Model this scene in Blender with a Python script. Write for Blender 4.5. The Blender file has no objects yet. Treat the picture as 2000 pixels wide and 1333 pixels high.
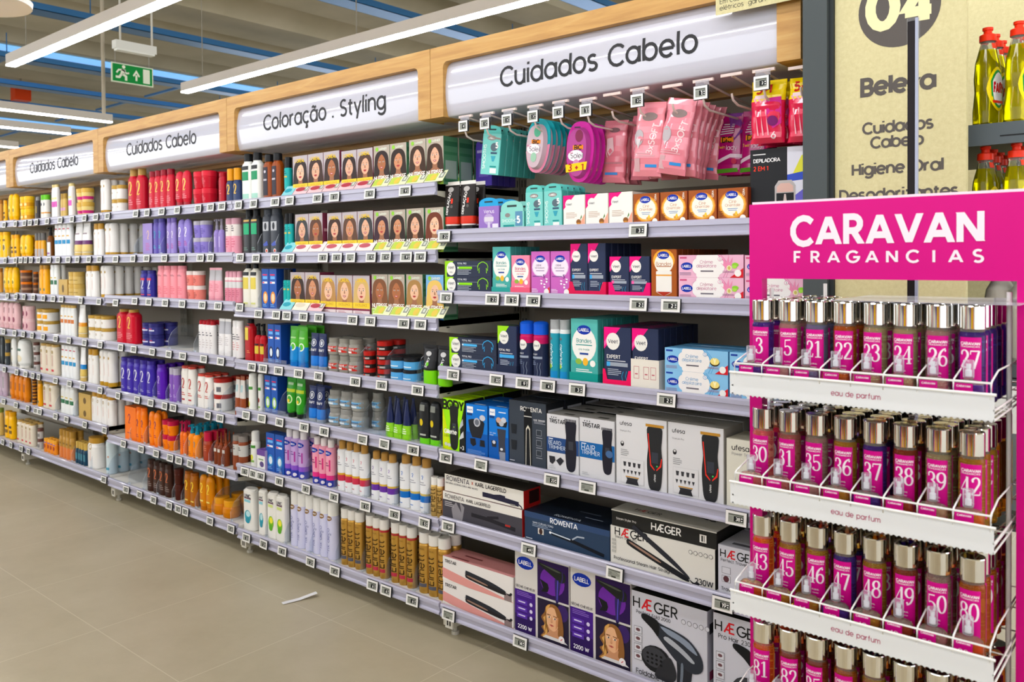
import bpy, math, random
from mathutils import Vector, Matrix
R = math.radians
random.seed(7)
SC = bpy.context.scene
COL = SC.collection
# ------------------------------------------------------------------ camera
CAM_H = 1.36
cd = bpy.data.cameras.new('camera')
cam = bpy.data.objects.new('camera', cd)
COL.objects.link(cam)
yaw, pitch, roll = R(40.36), R(1.10), R(-0.449)
F0 = Vector((-math.sin(yaw), math.cos(yaw), 0))
R0 = Vector((math.cos(yaw), math.sin(yaw), 0))
U0 = Vector((0, 0, 1))
F1 = F0 * math.cos(pitch) - U0 * math.sin(pitch)
U1 = U0 * math.cos(pitch) + F0 * math.sin(pitch)
R1 = R0 * math.cos(roll) + U1 * math.sin(roll)
U2 = U1 * math.cos(roll) - R0 * math.sin(roll)
mw = Matrix((R1, U2, -F1)).transposed().to_4x4()
mw.translation = (0, 0, CAM_H)
cam.matrix_world = mw
cd.sensor_width = 36
cd.lens = 36 * 1634 / 2000
cd.shift_y = -131.4 / 2000
cd.clip_end = 200
cd.dof.use_dof = True
cd.dof.focus_distance = 2.4
cd.dof.aperture_fstop = 7.5
SC.camera = cam
# ------------------------------------------------------------------ light and exposure
wd = bpy.data.worlds.new('store_ambient')  # even ambient light, standing in for the unseen surroundings of the store
SC.world = wd
wd.use_nodes = True
bg = wd.node_tree.nodes['Background']
bg.inputs[0].default_value = (0.93, 0.965, 1.0, 1)
bg.inputs[1].default_value = WORLD_STR = 2.1
LAMP_STR = 20.0
vs = SC.view_settings
vs.view_transform = 'Standard'
vs.look = 'None'
vs.gamma = 1
vs.use_curve_mapping = False
vs.exposure = 0.53
cy = SC.cycles
cy.max_bounces = 6
cy.diffuse_bounces = 3
cy.glossy_bounces = 3
cy.transmission_bounces = 6
cy.transparent_max_bounces = 12
cy.caustics_reflective = False
cy.caustics_refractive = False
cy.sample_clamp_indirect = 4
cy.use_denoising = True


# ------------------------------------------------------------------ materials
def lin(h):
    h = h.lstrip('#')
    o = []
    rgb = [int(h[i:i + 2], 16) / 255 for i in (0, 2, 4)]
    y = sum(rgb) / 3
    for c in rgb:
        c = min(max(y + (c - y) * 1.12, 0), 1)      # print inks a little richer
        o.append(c / 12.92 if c <= .04045 else ((c + .055) / 1.055) ** 2.4)
    return (*o, 1)


_M = {}


def M(hexc, rough=.42, metal=0., trans=0., emit=0., ior=1.45, coat=0., alpha=1.):
    key = (hexc, rough, metal, trans, emit, coat, alpha)
    if key in _M:
        return _M[key]
    m = bpy.data.materials.new('%s_%s' % ('metal' if metal else 'clear' if trans or alpha < 1 else 'light' if emit else 'paint', hexc.lstrip('#')))
    m.use_nodes = True
    b = m.node_tree.nodes['Principled BSDF']
    b.inputs['Base Color'].default_value = lin(hexc)
    b.inputs['Roughness'].default_value = rough
    b.inputs['Metallic'].default_value = metal
    b.inputs['Transmission Weight'].default_value = trans
    b.inputs['IOR'].default_value = ior
    b.inputs['Coat Weight'].default_value = coat
    b.inputs['Specular IOR Level'].default_value = .5 if (metal or trans or coat or rough < .2) else .22
    b.inputs['Alpha'].default_value = alpha
    if emit:
        b.inputs['Emission Color'].default_value = lin(hexc)
        b.inputs['Emission Strength'].default_value = emit
    _M[key] = m
    return m


def node_mat(name, build, rough=.5):
    m = bpy.data.materials.new(name)
    m.use_nodes = True
    nt = m.node_tree
    b = nt.nodes['Principled BSDF']
    b.inputs['Roughness'].default_value = rough
    build(nt, b)
    return m


def N(nt, typ, **kw):
    n = nt.nodes.new(typ)
    for k, v in kw.items():
        if k in n.inputs.keys():
            n.inputs[k].default_value = v
        else:
            setattr(n, k, v)
    return n


def coords(nt, scale):
    tc = N(nt, 'ShaderNodeTexCoord')
    mp = N(nt, 'ShaderNodeMapping')
    mp.inputs['Scale'].default_value = scale
    nt.links.new(tc.outputs['Object'], mp.inputs['Vector'])
    return mp.outputs[0]


def ramp(nt, fac, stops):
    r = N(nt, 'ShaderNodeValToRGB')
    while len(r.color_ramp.elements) < len(stops):
        r.color_ramp.elements.new(.5)
    for e, (p, c) in zip(r.color_ramp.elements, stops):
        e.position = p
        e.color = lin(c)
    nt.links.new(fac, r.inputs[0])
    return r.outputs[0]


def _wood(nt, b):
    v = coords(nt, (2.2, 9, 26))
    n = N(nt, 'ShaderNodeTexNoise', Scale=1.6, Detail=6.0, Roughness=.6, Distortion=.6)
    nt.links.new(v, n.inputs['Vector'])
    nt.links.new(ramp(nt, n.outputs['Fac'], [(.25, '#a67a40'), (.5, '#bd9354'), (.75, '#caa76c')]), b.inputs['Base Color'])


WOOD = node_mat('light_oak_board', _wood, .5)


def _floor(nt, b):
    tc = N(nt, 'ShaderNodeTexCoord')
    sx = N(nt, 'ShaderNodeSeparateXYZ')
    nt.links.new(tc.outputs['Object'], sx.inputs[0])

    def line(out, off):
        a = N(nt, 'ShaderNodeMath', operation='ADD')
        nt.links.new(out, a.inputs[0])
        a.inputs[1].default_value = off
        d = N(nt, 'ShaderNodeMath', operation='DIVIDE')
        nt.links.new(a.outputs[0], d.inputs[0])
        d.inputs[1].default_value = .6
        f = N(nt, 'ShaderNodeMath', operation='FRACT')
        nt.links.new(d.outputs[0], f.inputs[0])
        l = N(nt, 'ShaderNodeMath', operation='LESS_THAN')
        nt.links.new(f.outputs[0], l.inputs[0])
        l.inputs[1].default_value = .0055
        return l.outputs[0]
    mx = N(nt, 'ShaderNodeMath', operation='MAXIMUM')
    nt.links.new(line(sx.outputs[0], 60 + 1.955), mx.inputs[0])
    nt.links.new(line(sx.outputs[1], 60 - 1.932), mx.inputs[1])
    n = N(nt, 'ShaderNodeTexNoise', Scale=2.2, Detail=8.0, Roughness=.65)
    nt.links.new(tc.outputs['Object'], n.inputs['Vector'])
    base = ramp(nt, n.outputs['Fac'], [(.3, '#aaa189'), (.5, '#b4ab93'), (.72, '#bdb49d')])
    mix = N(nt, 'ShaderNodeMix', data_type='RGBA')
    nt.links.new(mx.outputs[0], mix.inputs[0])
    nt.links.new(base, mix.inputs[6])
    mix.inputs[7].default_value = lin('#c8c1ac')
    nt.links.new(mix.outputs[2], b.inputs['Base Color'])


FLOOR = node_mat('beige_stone_tile', _floor, .38)


def _kraft(nt, b):
    v = coords(nt, (1, 1, 1))
    n = N(nt, 'ShaderNodeTexNoise', Scale=90.0, Detail=5.0, Roughness=.7)
    nt.links.new(v, n.inputs['Vector'])
    nt.links.new(ramp(nt, n.outputs['Fac'], [(.3, '#c3ba8e'), (.55, '#cdc59a'), (.8, '#d6cfa8')]), b.inputs['Base Color'])


KRAFT = node_mat('cream_paper_board', _kraft, .7)


def _ceil(nt, b):
    v = coords(nt, (1, 1, 1))
    n = N(nt, 'ShaderNodeTexNoise', Scale=1.2, Detail=4.0)
    nt.links.new(v, n.inputs['Vector'])
    nt.links.new(ramp(nt, n.outputs['Fac'], [(.3, '#b0a78f'), (.7, '#c3b9a2')]), b.inputs['Base Color'])


CEIL = node_mat('beige_roof_deck', _ceil, .8)


def _clear(name, col, fac):
    m = bpy.data.materials.new(name)
    m.use_nodes = True
    nt = m.node_tree
    b = nt.nodes['Principled BSDF']
    b.inputs['Base Color'].default_value = lin(col)
    b.inputs['Roughness'].default_value = .08
    t = N(nt, 'ShaderNodeBsdfTransparent')
    t.inputs[0].default_value = (.93, .95, .97, 1)
    mx = N(nt, 'ShaderNodeMixShader')
    fr = N(nt, 'ShaderNodeLayerWeight', Blend=.14)
    ad = N(nt, 'ShaderNodeMath', operation='ADD')
    nt.links.new(fr.outputs['Fresnel'], ad.inputs[0])
    ad.inputs[1].default_value = fac
    ad.use_clamp = True
    nt.links.new(ad.outputs[0], mx.inputs[0])
    nt.links.new(t.outputs[0], mx.inputs[1])
    nt.links.new(b.outputs[0], mx.inputs[2])
    nt.links.new(mx.outputs[0], nt.nodes['Material Output'].inputs[0])
    return m


ACRYL = _clear('clear_acrylic', '#e6eaf0', .04)
FROST = _clear('clear_pump_plastic', '#f2eef4', .16)
CHROME = M('#e8e6e2', .06, 1.)
WHITE = M('#e9e9ea', .35)
RAIL = M('#b3b2c4', .3, coat=.25)
GREYM = M('#c7c2b4', .5)
DARK = M('#3b3f40', .55)
BLACK = M('#16171a', .35)


# ------------------------------------------------------------------ mesh building
class MB:
    def __init__(s):
        s.v, s.f, s.m, s.sm, s.mats = [], [], [], [], []

    def mi(s, mat):
        if isinstance(mat, str):
            mat = M(mat)
        if mat not in s.mats:
            s.mats.append(mat)
        return s.mats.index(mat)

    def add(s, vs, fs, mat, smooth=False):
        o = len(s.v)
        s.v.extend([tuple(p) for p in vs])
        k = s.mi(mat)
        for f in fs:
            s.f.append(tuple(i + o for i in f))
            s.m.append(k)
            s.sm.append(smooth)
        return s

    def box(s, x0, x1, y0, y1, z0, z1, mat, top=None, side=None, front=None):
        vs = [(x0, y0, z0), (x1, y0, z0), (x1, y1, z0), (x0, y1, z0), (x0, y0, z1), (x1, y0, z1), (x1, y1, z1), (x0, y1, z1)]
        s.add(vs, [(0, 3, 2, 1), (2, 3, 7, 6)], mat)
        s.add(vs, [(4, 5, 6, 7)], top or mat)
        s.add(vs, [(1, 2, 6, 5), (3, 0, 4, 7)], side or mat)
        s.add(vs, [(0, 1, 5, 4)], front or mat)
        return s

    def tube(s, pts, r, mat, n=8, closed=False):
        pts = [Vector(p) for p in pts]
        rings = []
        for i, p in enumerate(pts):
            a = pts[max(i - 1, 0)]
            b = pts[min(i + 1, len(pts) - 1)]
            t = (b - a).normalized()
            u = t.cross(Vector((0, 0, 1)))
            if u.length < .01:
                u = t.cross(Vector((0, 1, 0)))
            u.normalize()
            w = t.cross(u)
            rings.append([p + (u * math.cos(2 * math.pi * k / n) + w * math.sin(2 * math.pi * k / n)) * r for k in range(n)])
        vs = [q for g in rings for q in g]
        fs = []
        for i in range(len(pts) - 1):
            for k in range(n):
                fs.append((i * n + k, i * n + (k + 1) % n, (i + 1) * n + (k + 1) % n, (i + 1) * n + k))
        s.add(vs, fs, mat, True)
        s.add(rings[0], [tuple(range(n))[::-1]], mat)
        s.add(rings[-1], [tuple(range(n))], mat)
        return s

    def loft(s, rings, mats, n=18, caps=True):
        """rings: (z, rx, ry, exponent[, x offset]); mats: one material per gap between rings, or one for all"""
        L = []
        for g in rings:
            z, rx, ry, e = g[:4]
            ox = g[4] if len(g) > 4 else 0
            ring = []
            for k in range(n):
                a = 2 * math.pi * (k + .5) / n
                c, d = math.cos(a), math.sin(a)
                ring.append((ox + rx * math.copysign(abs(c) ** (2 / e), c), ry * math.copysign(abs(d) ** (2 / e), d), z))
            L.append(ring)
        for i in range(len(L) - 1):
            mat = mats[i] if isinstance(mats, (list, tuple)) else mats
            s.add(L[i] + L[i + 1], [(k, (k + 1) % n, n + (k + 1) % n, n + k) for k in range(n)], mat, True)
        if caps:
            m0 = mats[0] if isinstance(mats, (list, tuple)) else mats
            m1 = mats[-1] if isinstance(mats, (list, tuple)) else mats
            s.add(L[0], [tuple(range(n))[::-1]], m0)
            s.add(L[-1], [tuple(range(n))], m1)
        return s

    def prism(s, outline, y0, y1, mat, side=None):
        """outline of (x, z) points, extruded from y0 (front) to y1"""
        n = len(outline)
        vs = [(x, y0, z) for x, z in outline] + [(x, y1, z) for x, z in outline]
        s.add(vs, [tuple(range(n)), tuple(range(2 * n - 1, n - 1, -1))], mat)
        s.add(vs, [(k, n + k, n + (k + 1) % n, (k + 1) % n) for k in range(n)], side or mat)
        return s

    def mesh(s, name):
        me = bpy.data.meshes.new(name)
        me.from_pydata(s.v, [], s.f)
        for m in s.mats:
            me.materials.append(m)
        me.polygons.foreach_set('material_index', s.m)
        me.polygons.foreach_set('use_smooth', s.sm)
        me.update()
        return me

    def build(s, name, parent=None, loc=None):
        return link(name, s.mesh(name), parent, loc)


def link(name, me, parent=None, loc=None):
    o = bpy.data.objects.new(name, me)
    COL.objects.link(o)
    if parent is not None:
        o.parent = parent
    if loc is not None:
        o.location = loc
    return o


def tag(o, label=None, cat=None, group=None, kind=None):
    if label:
        o['label'] = label
    if cat:
        o['category'] = cat
    if group:
        o['group'] = group
    if kind:
        o['kind'] = kind
    return o


def empty(name, loc, label, cat, group=None, rz=0):
    o = bpy.data.objects.new(name, None)
    o.empty_display_size = .05
    COL.objects.link(o)
    o.location = loc
    o.rotation_euler.z = rz
    return tag(o, label, cat, group)


def copy_tree(o, parent=None):
    c = o.copy()
    COL.objects.link(c)
    if parent is not None:
        c.parent = parent
    for ch in o.children:
        copy_tree(ch, c)
    return c


# ------------------------------------------------------------------ stroke lettering
def arc(cx, cy, rx, ry, a0, a1, n=None):
    n = n or max(3, int(abs(a1 - a0) / 24))
    return [(cx + rx * math.cos(R(a0 + (a1 - a0) * i / n)), cy + ry * math.sin(R(a0 + (a1 - a0) * i / n))) for i in range(n + 1)]


X = .74
O = arc(.36, .37, .34, .36, 0, 360)
G = {
    'a': (.74, [O, [(.7, 0), (.7, X)]]), 'b': (.74, [arc(.38, .37, .34, .36, 0, 360), [(.04, 0), (.04, 1.05)]]),
    'c': (.64, [arc(.36, .37, .34, .36, 48, 312)]), 'd': (.74, [O, [(.7, 0), (.7, 1.05)]]),
    'e': (.72, [arc(.36, .37, .34, .36, 0, 318), [(.02, .37), (.7, .37)]]),
    'f': (.42, [[(.17, 0), (.17, .8)] + arc(.37, .8, .2, .24, 180, 95), [(0, .7), (.4, .7)]]),
    'g': (.74, [O, [(.7, X), (.7, -.02)] + arc(.36, -.02, .34, .28, 0, -150)]),
    'h': (.66, [[(.04, 0), (.04, 1.05)], [(.04, .42)] + arc(.33, .42, .29, .31, 180, 0) + [(.62, 0)]]),
    'i': (.12, [[(.06, 0), (.06, X)], [(.06, .92), (.06, 1.05)]]), 'j': (.16, [[(.08, X), (.08, -.2)], [(.08, .92), (.08, 1.05)]]),
    'k': (.6, [[(.04, 0), (.04, 1.05)], [(.06, .3), (.5, X)], [(.22, .44), (.56, 0)]]), 'l': (.12, [[(.06, 0), (.06, 1.05)]]),
    'm': (1.06, [[(.04, 0), (.04, X)], [(.04, .45)] + arc(.29, .47, .25, .26, 180, 0) + [(.54, 0)], [(.54, .45)] + arc(.78, .47, .24, .26, 180, 0) + [(1.02, 0)]]),
    'n': (.66, [[(.04, 0), (.04, X)], [(.04, .42)] + arc(.33, .42, .29, .31, 180, 0) + [(.62, 0)]]),
    'o': (.72, [O]), 'p': (.74, [arc(.38, .37, .34, .36, 0, 360), [(.04, -.3), (.04, X)]]), 'q': (.74, [O, [(.7, -.3), (.7, X)]]),
    'r': (.42, [[(.04, 0), (.04, X)], [(.04, .4)] + arc(.34, .4, .3, .32, 180, 85)]),
    's': (.54, [arc(.26, .55, .22, .18, 35, 270) + arc(.26, .19, .24, .18, 90, -145)]),
    't': (.42, [[(.17, .95), (.17, .18)] + arc(.36, .18, .19, .17, 180, 265), [(0, .7), (.4, .7)]]),
    'u': (.66, [[(.04, X), (.04, .32)] + arc(.33, .32, .29, .31, 180, 360) + [(.62, .32)], [(.62, 0), (.62, X)]]),
    'v': (.62, [[(.02, X), (.31, .02), (.6, X)]]), 'w': (.96, [[(.02, X), (.25, .02), (.48, .7), (.71, .02), (.94, X)]]),
    'x': (.58, [[(.03, 0), (.55, X)], [(.03, X), (.55, 0)]]), 'y': (.62, [[(.02, X), (.32, .02)], [(.6, X), (.2, -.3)]]),
    'z': (.56, [[(.04, .7), (.52, .7), (.04, .04), (.54, .04)]]),
    'A': (.86, [[(.02, 0), (.43, 1), (.84, 0)], [(.17, .3), (.69, .3)]]), 'B': (.68, [[(.05, .5), (.36, .5)] + arc(.36, .74, .24, .23, -90, 90)[1:] + [(.05, .97), (.05, .03), (.38, .03)] + arc(.38, .265, .25, .235, -90, 90)[1:]]),
    'C': (.86, [arc(.5, .5, .46, .48, 42, 318)]), 'D': (.8, [[(.05, .03), (.05, .97), (.3, .97)] + arc(.3, .5, .46, .47, 90, -90)[1:] + [(.05, .03)]]),
    'E': (.58, [[(.55, .97), (.05, .97), (.05, .03), (.56, .03)], [(.05, .51), (.5, .51)]]), 'F': (.54, [[(.53, .97), (.05, .97), (.05, 0)], [(.05, .5), (.47, .5)]]),
    'G': (.92, [arc(.5, .5, .46, .48, 42, 350) + [(.95, .46), (.52, .46)]]), 'H': (.76, [[(.05, 0), (.05, 1)], [(.71, 0), (.71, 1)], [(.05, .5), (.71, .5)]]),
    'I': (.14, [[(.07, 0), (.07, 1)]]), 'J': (.46, [[(.4, 1), (.4, .25)] + arc(.21, .25, .19, .24, 0, -160)]),
    'K': (.68, [[(.05, 0), (.05, 1)], [(.06, .42), (.6, 1)], [(.24, .6), (.64, 0)]]), 'L': (.52, [[(.05, 1), (.05, .03), (.5, .03)]]),
    'M': (.94, [[(.05, 0), (.05, .98), (.47, .3), (.89, .98), (.89, 0)]]), 'N': (.78, [[(.05, 0), (.05, .98), (.73, .02), (.73, 1)]]),
    'O': (.98, [arc(.49, .5, .46, .48, 0, 360)]), 'P': (.64, [[(.05, 0), (.05, .97), (.34, .97)] + arc(.34, .71, .25, .26, 90, -90)[1:] + [(.05, .45)]]),
    'Q': (.98, [arc(.49, .5, .46, .48, 0, 360), [(.55, .3), (.92, 0)]]), 'R': (.68, [[(.05, 0), (.05, .97), (.34, .97)] + arc(.34, .72, .25, .25, 90, -90)[1:] + [(.05, .47)], [(.32, .47), (.63, 0)]]),
    'S': (.66, [arc(.32, .745, .26, .235, 38, 270) + arc(.32, .265, .29, .245, 90, -145)]), 'T': (.66, [[(.02, .97), (.64, .97)], [(.33, 0), (.33, .97)]]),
    'U': (.74, [[(.05, 1), (.05, .36)] + arc(.37, .36, .32, .34, 180, 360) + [(.69, 1)]]), 'V': (.82, [[(.02, 1), (.41, .02), (.8, 1)]]),
    'W': (1.16, [[(.02, 1), (.3, .03), (.58, .95), (.86, .03), (1.14, 1)]]), 'X': (.72, [[(.03, 0), (.68, 1)], [(.03, 1), (.69, 0)]]),
    'Y': (.7, [[(.02, 1), (.35, .45), (.68, 1)], [(.35, 0), (.35, .45)]]), 'Z': (.64, [[(.05, .97), (.58, .97), (.05, .03), (.6, .03)]]),
    '0': (.68, [arc(.34, .5, .3, .48, 0, 360)]), '1': (.34, [[(.02, .8), (.24, .97), (.24, 0)]]), '2': (.62, [arc(.3, .71, .26, .27, 160, -35) + [(.04, .03), (.59, .03)]]),
    '3': (.62, [arc(.29, .74, .24, .24, 150, -90) + arc(.29, .26, .28, .24, 90, -150)]), '4': (.68, [[(.48, 0), (.48, .97), (.04, .26), (.65, .26)]]),
    '5': (.62, [[(.54, .97), (.13, .97), (.08, .52)] + arc(.29, .31, .28, .29, 130, -150)]), '6': (.64, [[(.44, .98), (.1, .5)] + arc(.32, .31, .28, .29, 150, 510)]),
    '7': (.58, [[(.03, .97), (.54, .97), (.2, 0)]]), '8': (.64, [arc(.32, .74, .24, .23, -90, 270), arc(.32, .26, .28, .24, 90, 450)]), '9': (.64, [arc(.32, .69, .28, .29, -30, 330) + [(.2, .02)]]),
    '.': (.14, [[(.07, 0), (.07, .13)]]), '-': (.36, [[(.03, .4), (.33, .4)]]), '+': (.6, [[(.04, .45), (.56, .45)], [(.3, .19), (.3, .71)]]), "'": (.12, [[(.06, .75), (.06, 1)]]), ' ': (.34, []),
}
G['\u00e7'] = (.64, G['c'][1] + [[(.38, 0), (.36, -.12)] + arc(.32, -.19, .1, .08, 60, -140)])
G['\u00e3'] = (.74, G['a'][1] + [[(.14, .9), (.25, .98), (.45, .88), (.56, .97)]])
G['\u00c3'] = (.86, G['A'][1] + [[(.2, 1.13), (.33, 1.2), (.53, 1.11), (.66, 1.19)]])
G['\u00c7'] = (.86, G['C'][1] + [[(.5, 0), (.48, -.14)] + arc(.43, -.2, .1, .08, 60, -140)])
G['\u00e8'] = (.72, G['e'][1] + [[(.25, 1.05), (.42, .88)]])
G['\u00e9'] = (.72, G['e'][1] + [[(.47, 1.05), (.3, .88)]])
G['\u00c8'] = (.58, G['E'][1] + [[(.18, 1.24), (.36, 1.08)]])
G['\u00c9'] = (.58, G['E'][1] + [[(.4, 1.24), (.22, 1.08)]])
G['\u00c6'] = (1.1, [[(.02, 0), (.55, .97), (1.08, .97)], [(.58, .97), (.58, .03), (1.09, .03)], [(.58, .5), (1.0, .5)], [(.2, .3), (.58, .3)]])


class Poly(list):
    lift = 0


def lf_(p, q):
    """give polygon q the stacking order of p"""
    q = Poly(q)
    q.lift = getattr(p, 'lift', 0)
    return q


def ribbon(pts, hw):
    """quads along a polyline; hw is the half width, a number or one per point"""
    n = len(pts)
    if n == 2 and not isinstance(hw, list):
        (x0, y0), (x1, y1) = pts
        dx, dy = x1 - x0, y1 - y0
        ln = math.hypot(dx, dy)
        if abs(dy) > .45 * ln:            # steep strokes end level
            w = hw * ln / abs(dy)
            return [Poly([(x0 - w, y0), (x0 + w, y0), (x1 + w, y1), (x1 - w, y1)][::1 if dy > 0 else -1])]
    closed = n > 3 and math.dist(pts[0], pts[-1]) < 1e-4
    Lf, Rt = [], []
    for i, p in enumerate(pts):
        if closed:
            a, b = pts[(i - 1) % (n - 1)], pts[(i + 1) % (n - 1)]
        else:
            a, b = pts[max(i - 1, 0)], pts[min(i + 1, n - 1)]
        d1 = Vector((p[0] - a[0], p[1] - a[1]))
        d2 = Vector((b[0] - p[0], b[1] - p[1]))
        if d1.length < 1e-6:
            d1 = d2.copy()
        if d2.length < 1e-6:
            d2 = d1.copy()
        d1.normalize()
        d2.normalize()
        t = d1 + d2
        if t.length < 1e-3:
            t = d1.copy()
        t.normalize()
        nn = Vector((-t.y, t.x))
        k = min(1 / max(abs(nn.dot(Vector((-d1.y, d1.x)))), .3), 1.5)
        w = (hw[i] if isinstance(hw, list) else hw) * k
        Lf.append((p[0] + nn.x * w, p[1] + nn.y * w))
        Rt.append((p[0] - nn.x * w, p[1] - nn.y * w))
    return [Poly([Rt[i], Rt[i + 1], Lf[i + 1], Lf[i]]) for i in range(n - 1)]


def corners(p):
    """cut a stroke where it turns back sharply"""
    out, cur = [], [p[0]]
    for i in range(1, len(p)):
        cur.append(p[i])
        if i < len(p) - 1:
            a = Vector((p[i][0] - p[i - 1][0], p[i][1] - p[i - 1][1]))
            b = Vector((p[i + 1][0] - p[i][0], p[i + 1][1] - p[i][1]))
            if a.length > 1e-6 and b.length > 1e-6 and a.angle(b) > R(100):
                out.append(cur)
                cur = [p[i]]
    return out + [cur]


def text_polys(txt, wt=.06, sp=.14):
    """unit-height lettering: list of quads and the total width"""
    x, out = 0, []
    for ch in txt:
        adv, paths = G.get(ch, G[' '])
        for path in paths:
            for p in corners(path):
                for q in ribbon([(q[0] + x, q[1]) for q in p], wt):
                    q.lift = len(out) % 12
                    out.append(q)
        x += adv + sp
    return out, max(x - sp, .01)


DD = {
    '0': [arc(.3, .5, .24, .47, 0, 360, 20)], '1': [[(.3, 1), (.3, .02)], 't', [(.1, .86), (.3, .97)], [(.1, .02), (.5, .02)]],
    '2': [arc(.3, .74, .21, .24, 165, -35, 10) + [(.08, .05)], [(.06, .05), (.54, .05)], 't', [(.54, .02), (.57, .24)]],
    '3': [arc(.28, .76, .2, .22, 160, -90, 12), arc(.28, .28, .24, .26, 90, -160, 12)],
    '4': [[(.42, 1), (.42, .02)], 't', [(.42, .98), (.03, .28)], [(.02, .28), (.6, .28)], [(.26, .02), (.56, .02)]],
    '5': [[(.12, .93), (.5, .96)], arc(.28, .3, .24, .28, 130, -160, 12), 't', [(.12, .97), (.11, .5)]],
    '6': [arc(.52, .4, .44, .57, 95, 180, 8), arc(.31, .29, .23, .27, 0, 360, 18)],
    '7': [[(.06, .94), (.56, .94)], [(.55, .96), (.24, 0)], 't', [(.06, .97), (.04, .76)]],
    '8': [arc(.3, .75, .19, .22, 0, 360, 18), arc(.3, .27, .24, .26, 0, 360, 18)],
    '9': [arc(.08, .6, .44, .57, -85, 0, 8), arc(.29, .71, .23, .27, 0, 360, 18)],
}


BALL = {'2': [(.12, .78)], '3': [(.12, .8), (.1, .22)], '5': [(.1, .2)], '6': [(.46, .86)], '9': [(.14, .14)]}


def numeral_polys(txt, thin=.026, thick=.072):
    x, out = 0, []
    for ch in txt:
        forced = False
        for p in DD[ch]:
            if p == 't':
                forced = True
                continue
            ws = []
            for i in range(len(p)):
                a, b = p[max(i - 1, 0)], p[min(i + 1, len(p) - 1)]
                if math.dist(p[0], p[-1]) < 1e-4 and i in (0, len(p) - 1):
                    a, b = p[-2], p[1]
                d = math.hypot(b[0] - a[0], b[1] - a[1]) or 1
                ws.append(thin if forced else thin + (thick - thin) * abs((b[1] - a[1]) / d) ** 1.4)
            if not forced and abs(p[0][1] - p[-1][1]) < .05 and len(p) == 2:
                ws = [.035, .035]
            for q in ribbon([(q[0] + x, q[1]) for q in p], ws):
                q.lift = len(out) % 12
                out.append(q)
        for bx, by in BALL.get(ch, ()):
            q = Poly(ell(bx + x, by, .065, .06, 10))
            q.lift = 11
            out.append(q)
        x += .62
    return out, x


# ------------------------------------------------------------------ printed fronts
def ell(cx, cy, rx, ry, n=20):
    return [(cx + rx * math.cos(2 * math.pi * k / n), cy + ry * math.sin(2 * math.pi * k / n)) for k in range(n)]


def split_poly(p, mx):
    """cut a polygon into vertical strips no wider than mx, so that it can follow a curved front"""
    x0, x1 = min(q[0] for q in p), max(q[0] for q in p)
    k = int((x1 - x0) / mx) + 1
    if k < 2:
        return [p]

    def clip(p, c, s):
        o = []
        for i in range(len(p)):
            a, b = p[i], p[(i + 1) % len(p)]
            ia, ib = s * (a[0] - c) >= -1e-9, s * (b[0] - c) >= -1e-9
            if ia:
                o.append(a)
            if ia != ib:
                t = (c - a[0]) / (b[0] - a[0])
                o.append((c, a[1] + t * (b[1] - a[1])))
        return o
    out = []
    for i in range(k):
        q = clip(clip(p, x0 + (x1 - x0) * i / k, 1), x0 + (x1 - x0) * (i + 1) / k, -1)
        if len(q) > 2:
            out.append(lf_(p, q))
    return out


def smooth(pts, k=4):
    """closed Catmull-Rom outline through the points"""
    n, o = len(pts), []
    for i in range(n):
        a, b, c, d = (pts[(i + j) % n] for j in (-1, 0, 1, 2))
        for q in range(k):
            t = q / k
            o.append(tuple(.5 * (2 * b[j] + (c[j] - a[j]) * t + (2 * a[j] - 5 * b[j] + 4 * c[j] - d[j]) * t * t + (3 * b[j] - a[j] - 3 * c[j] + d[j]) * t ** 3) for j in (0, 1)))
    return o


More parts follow.
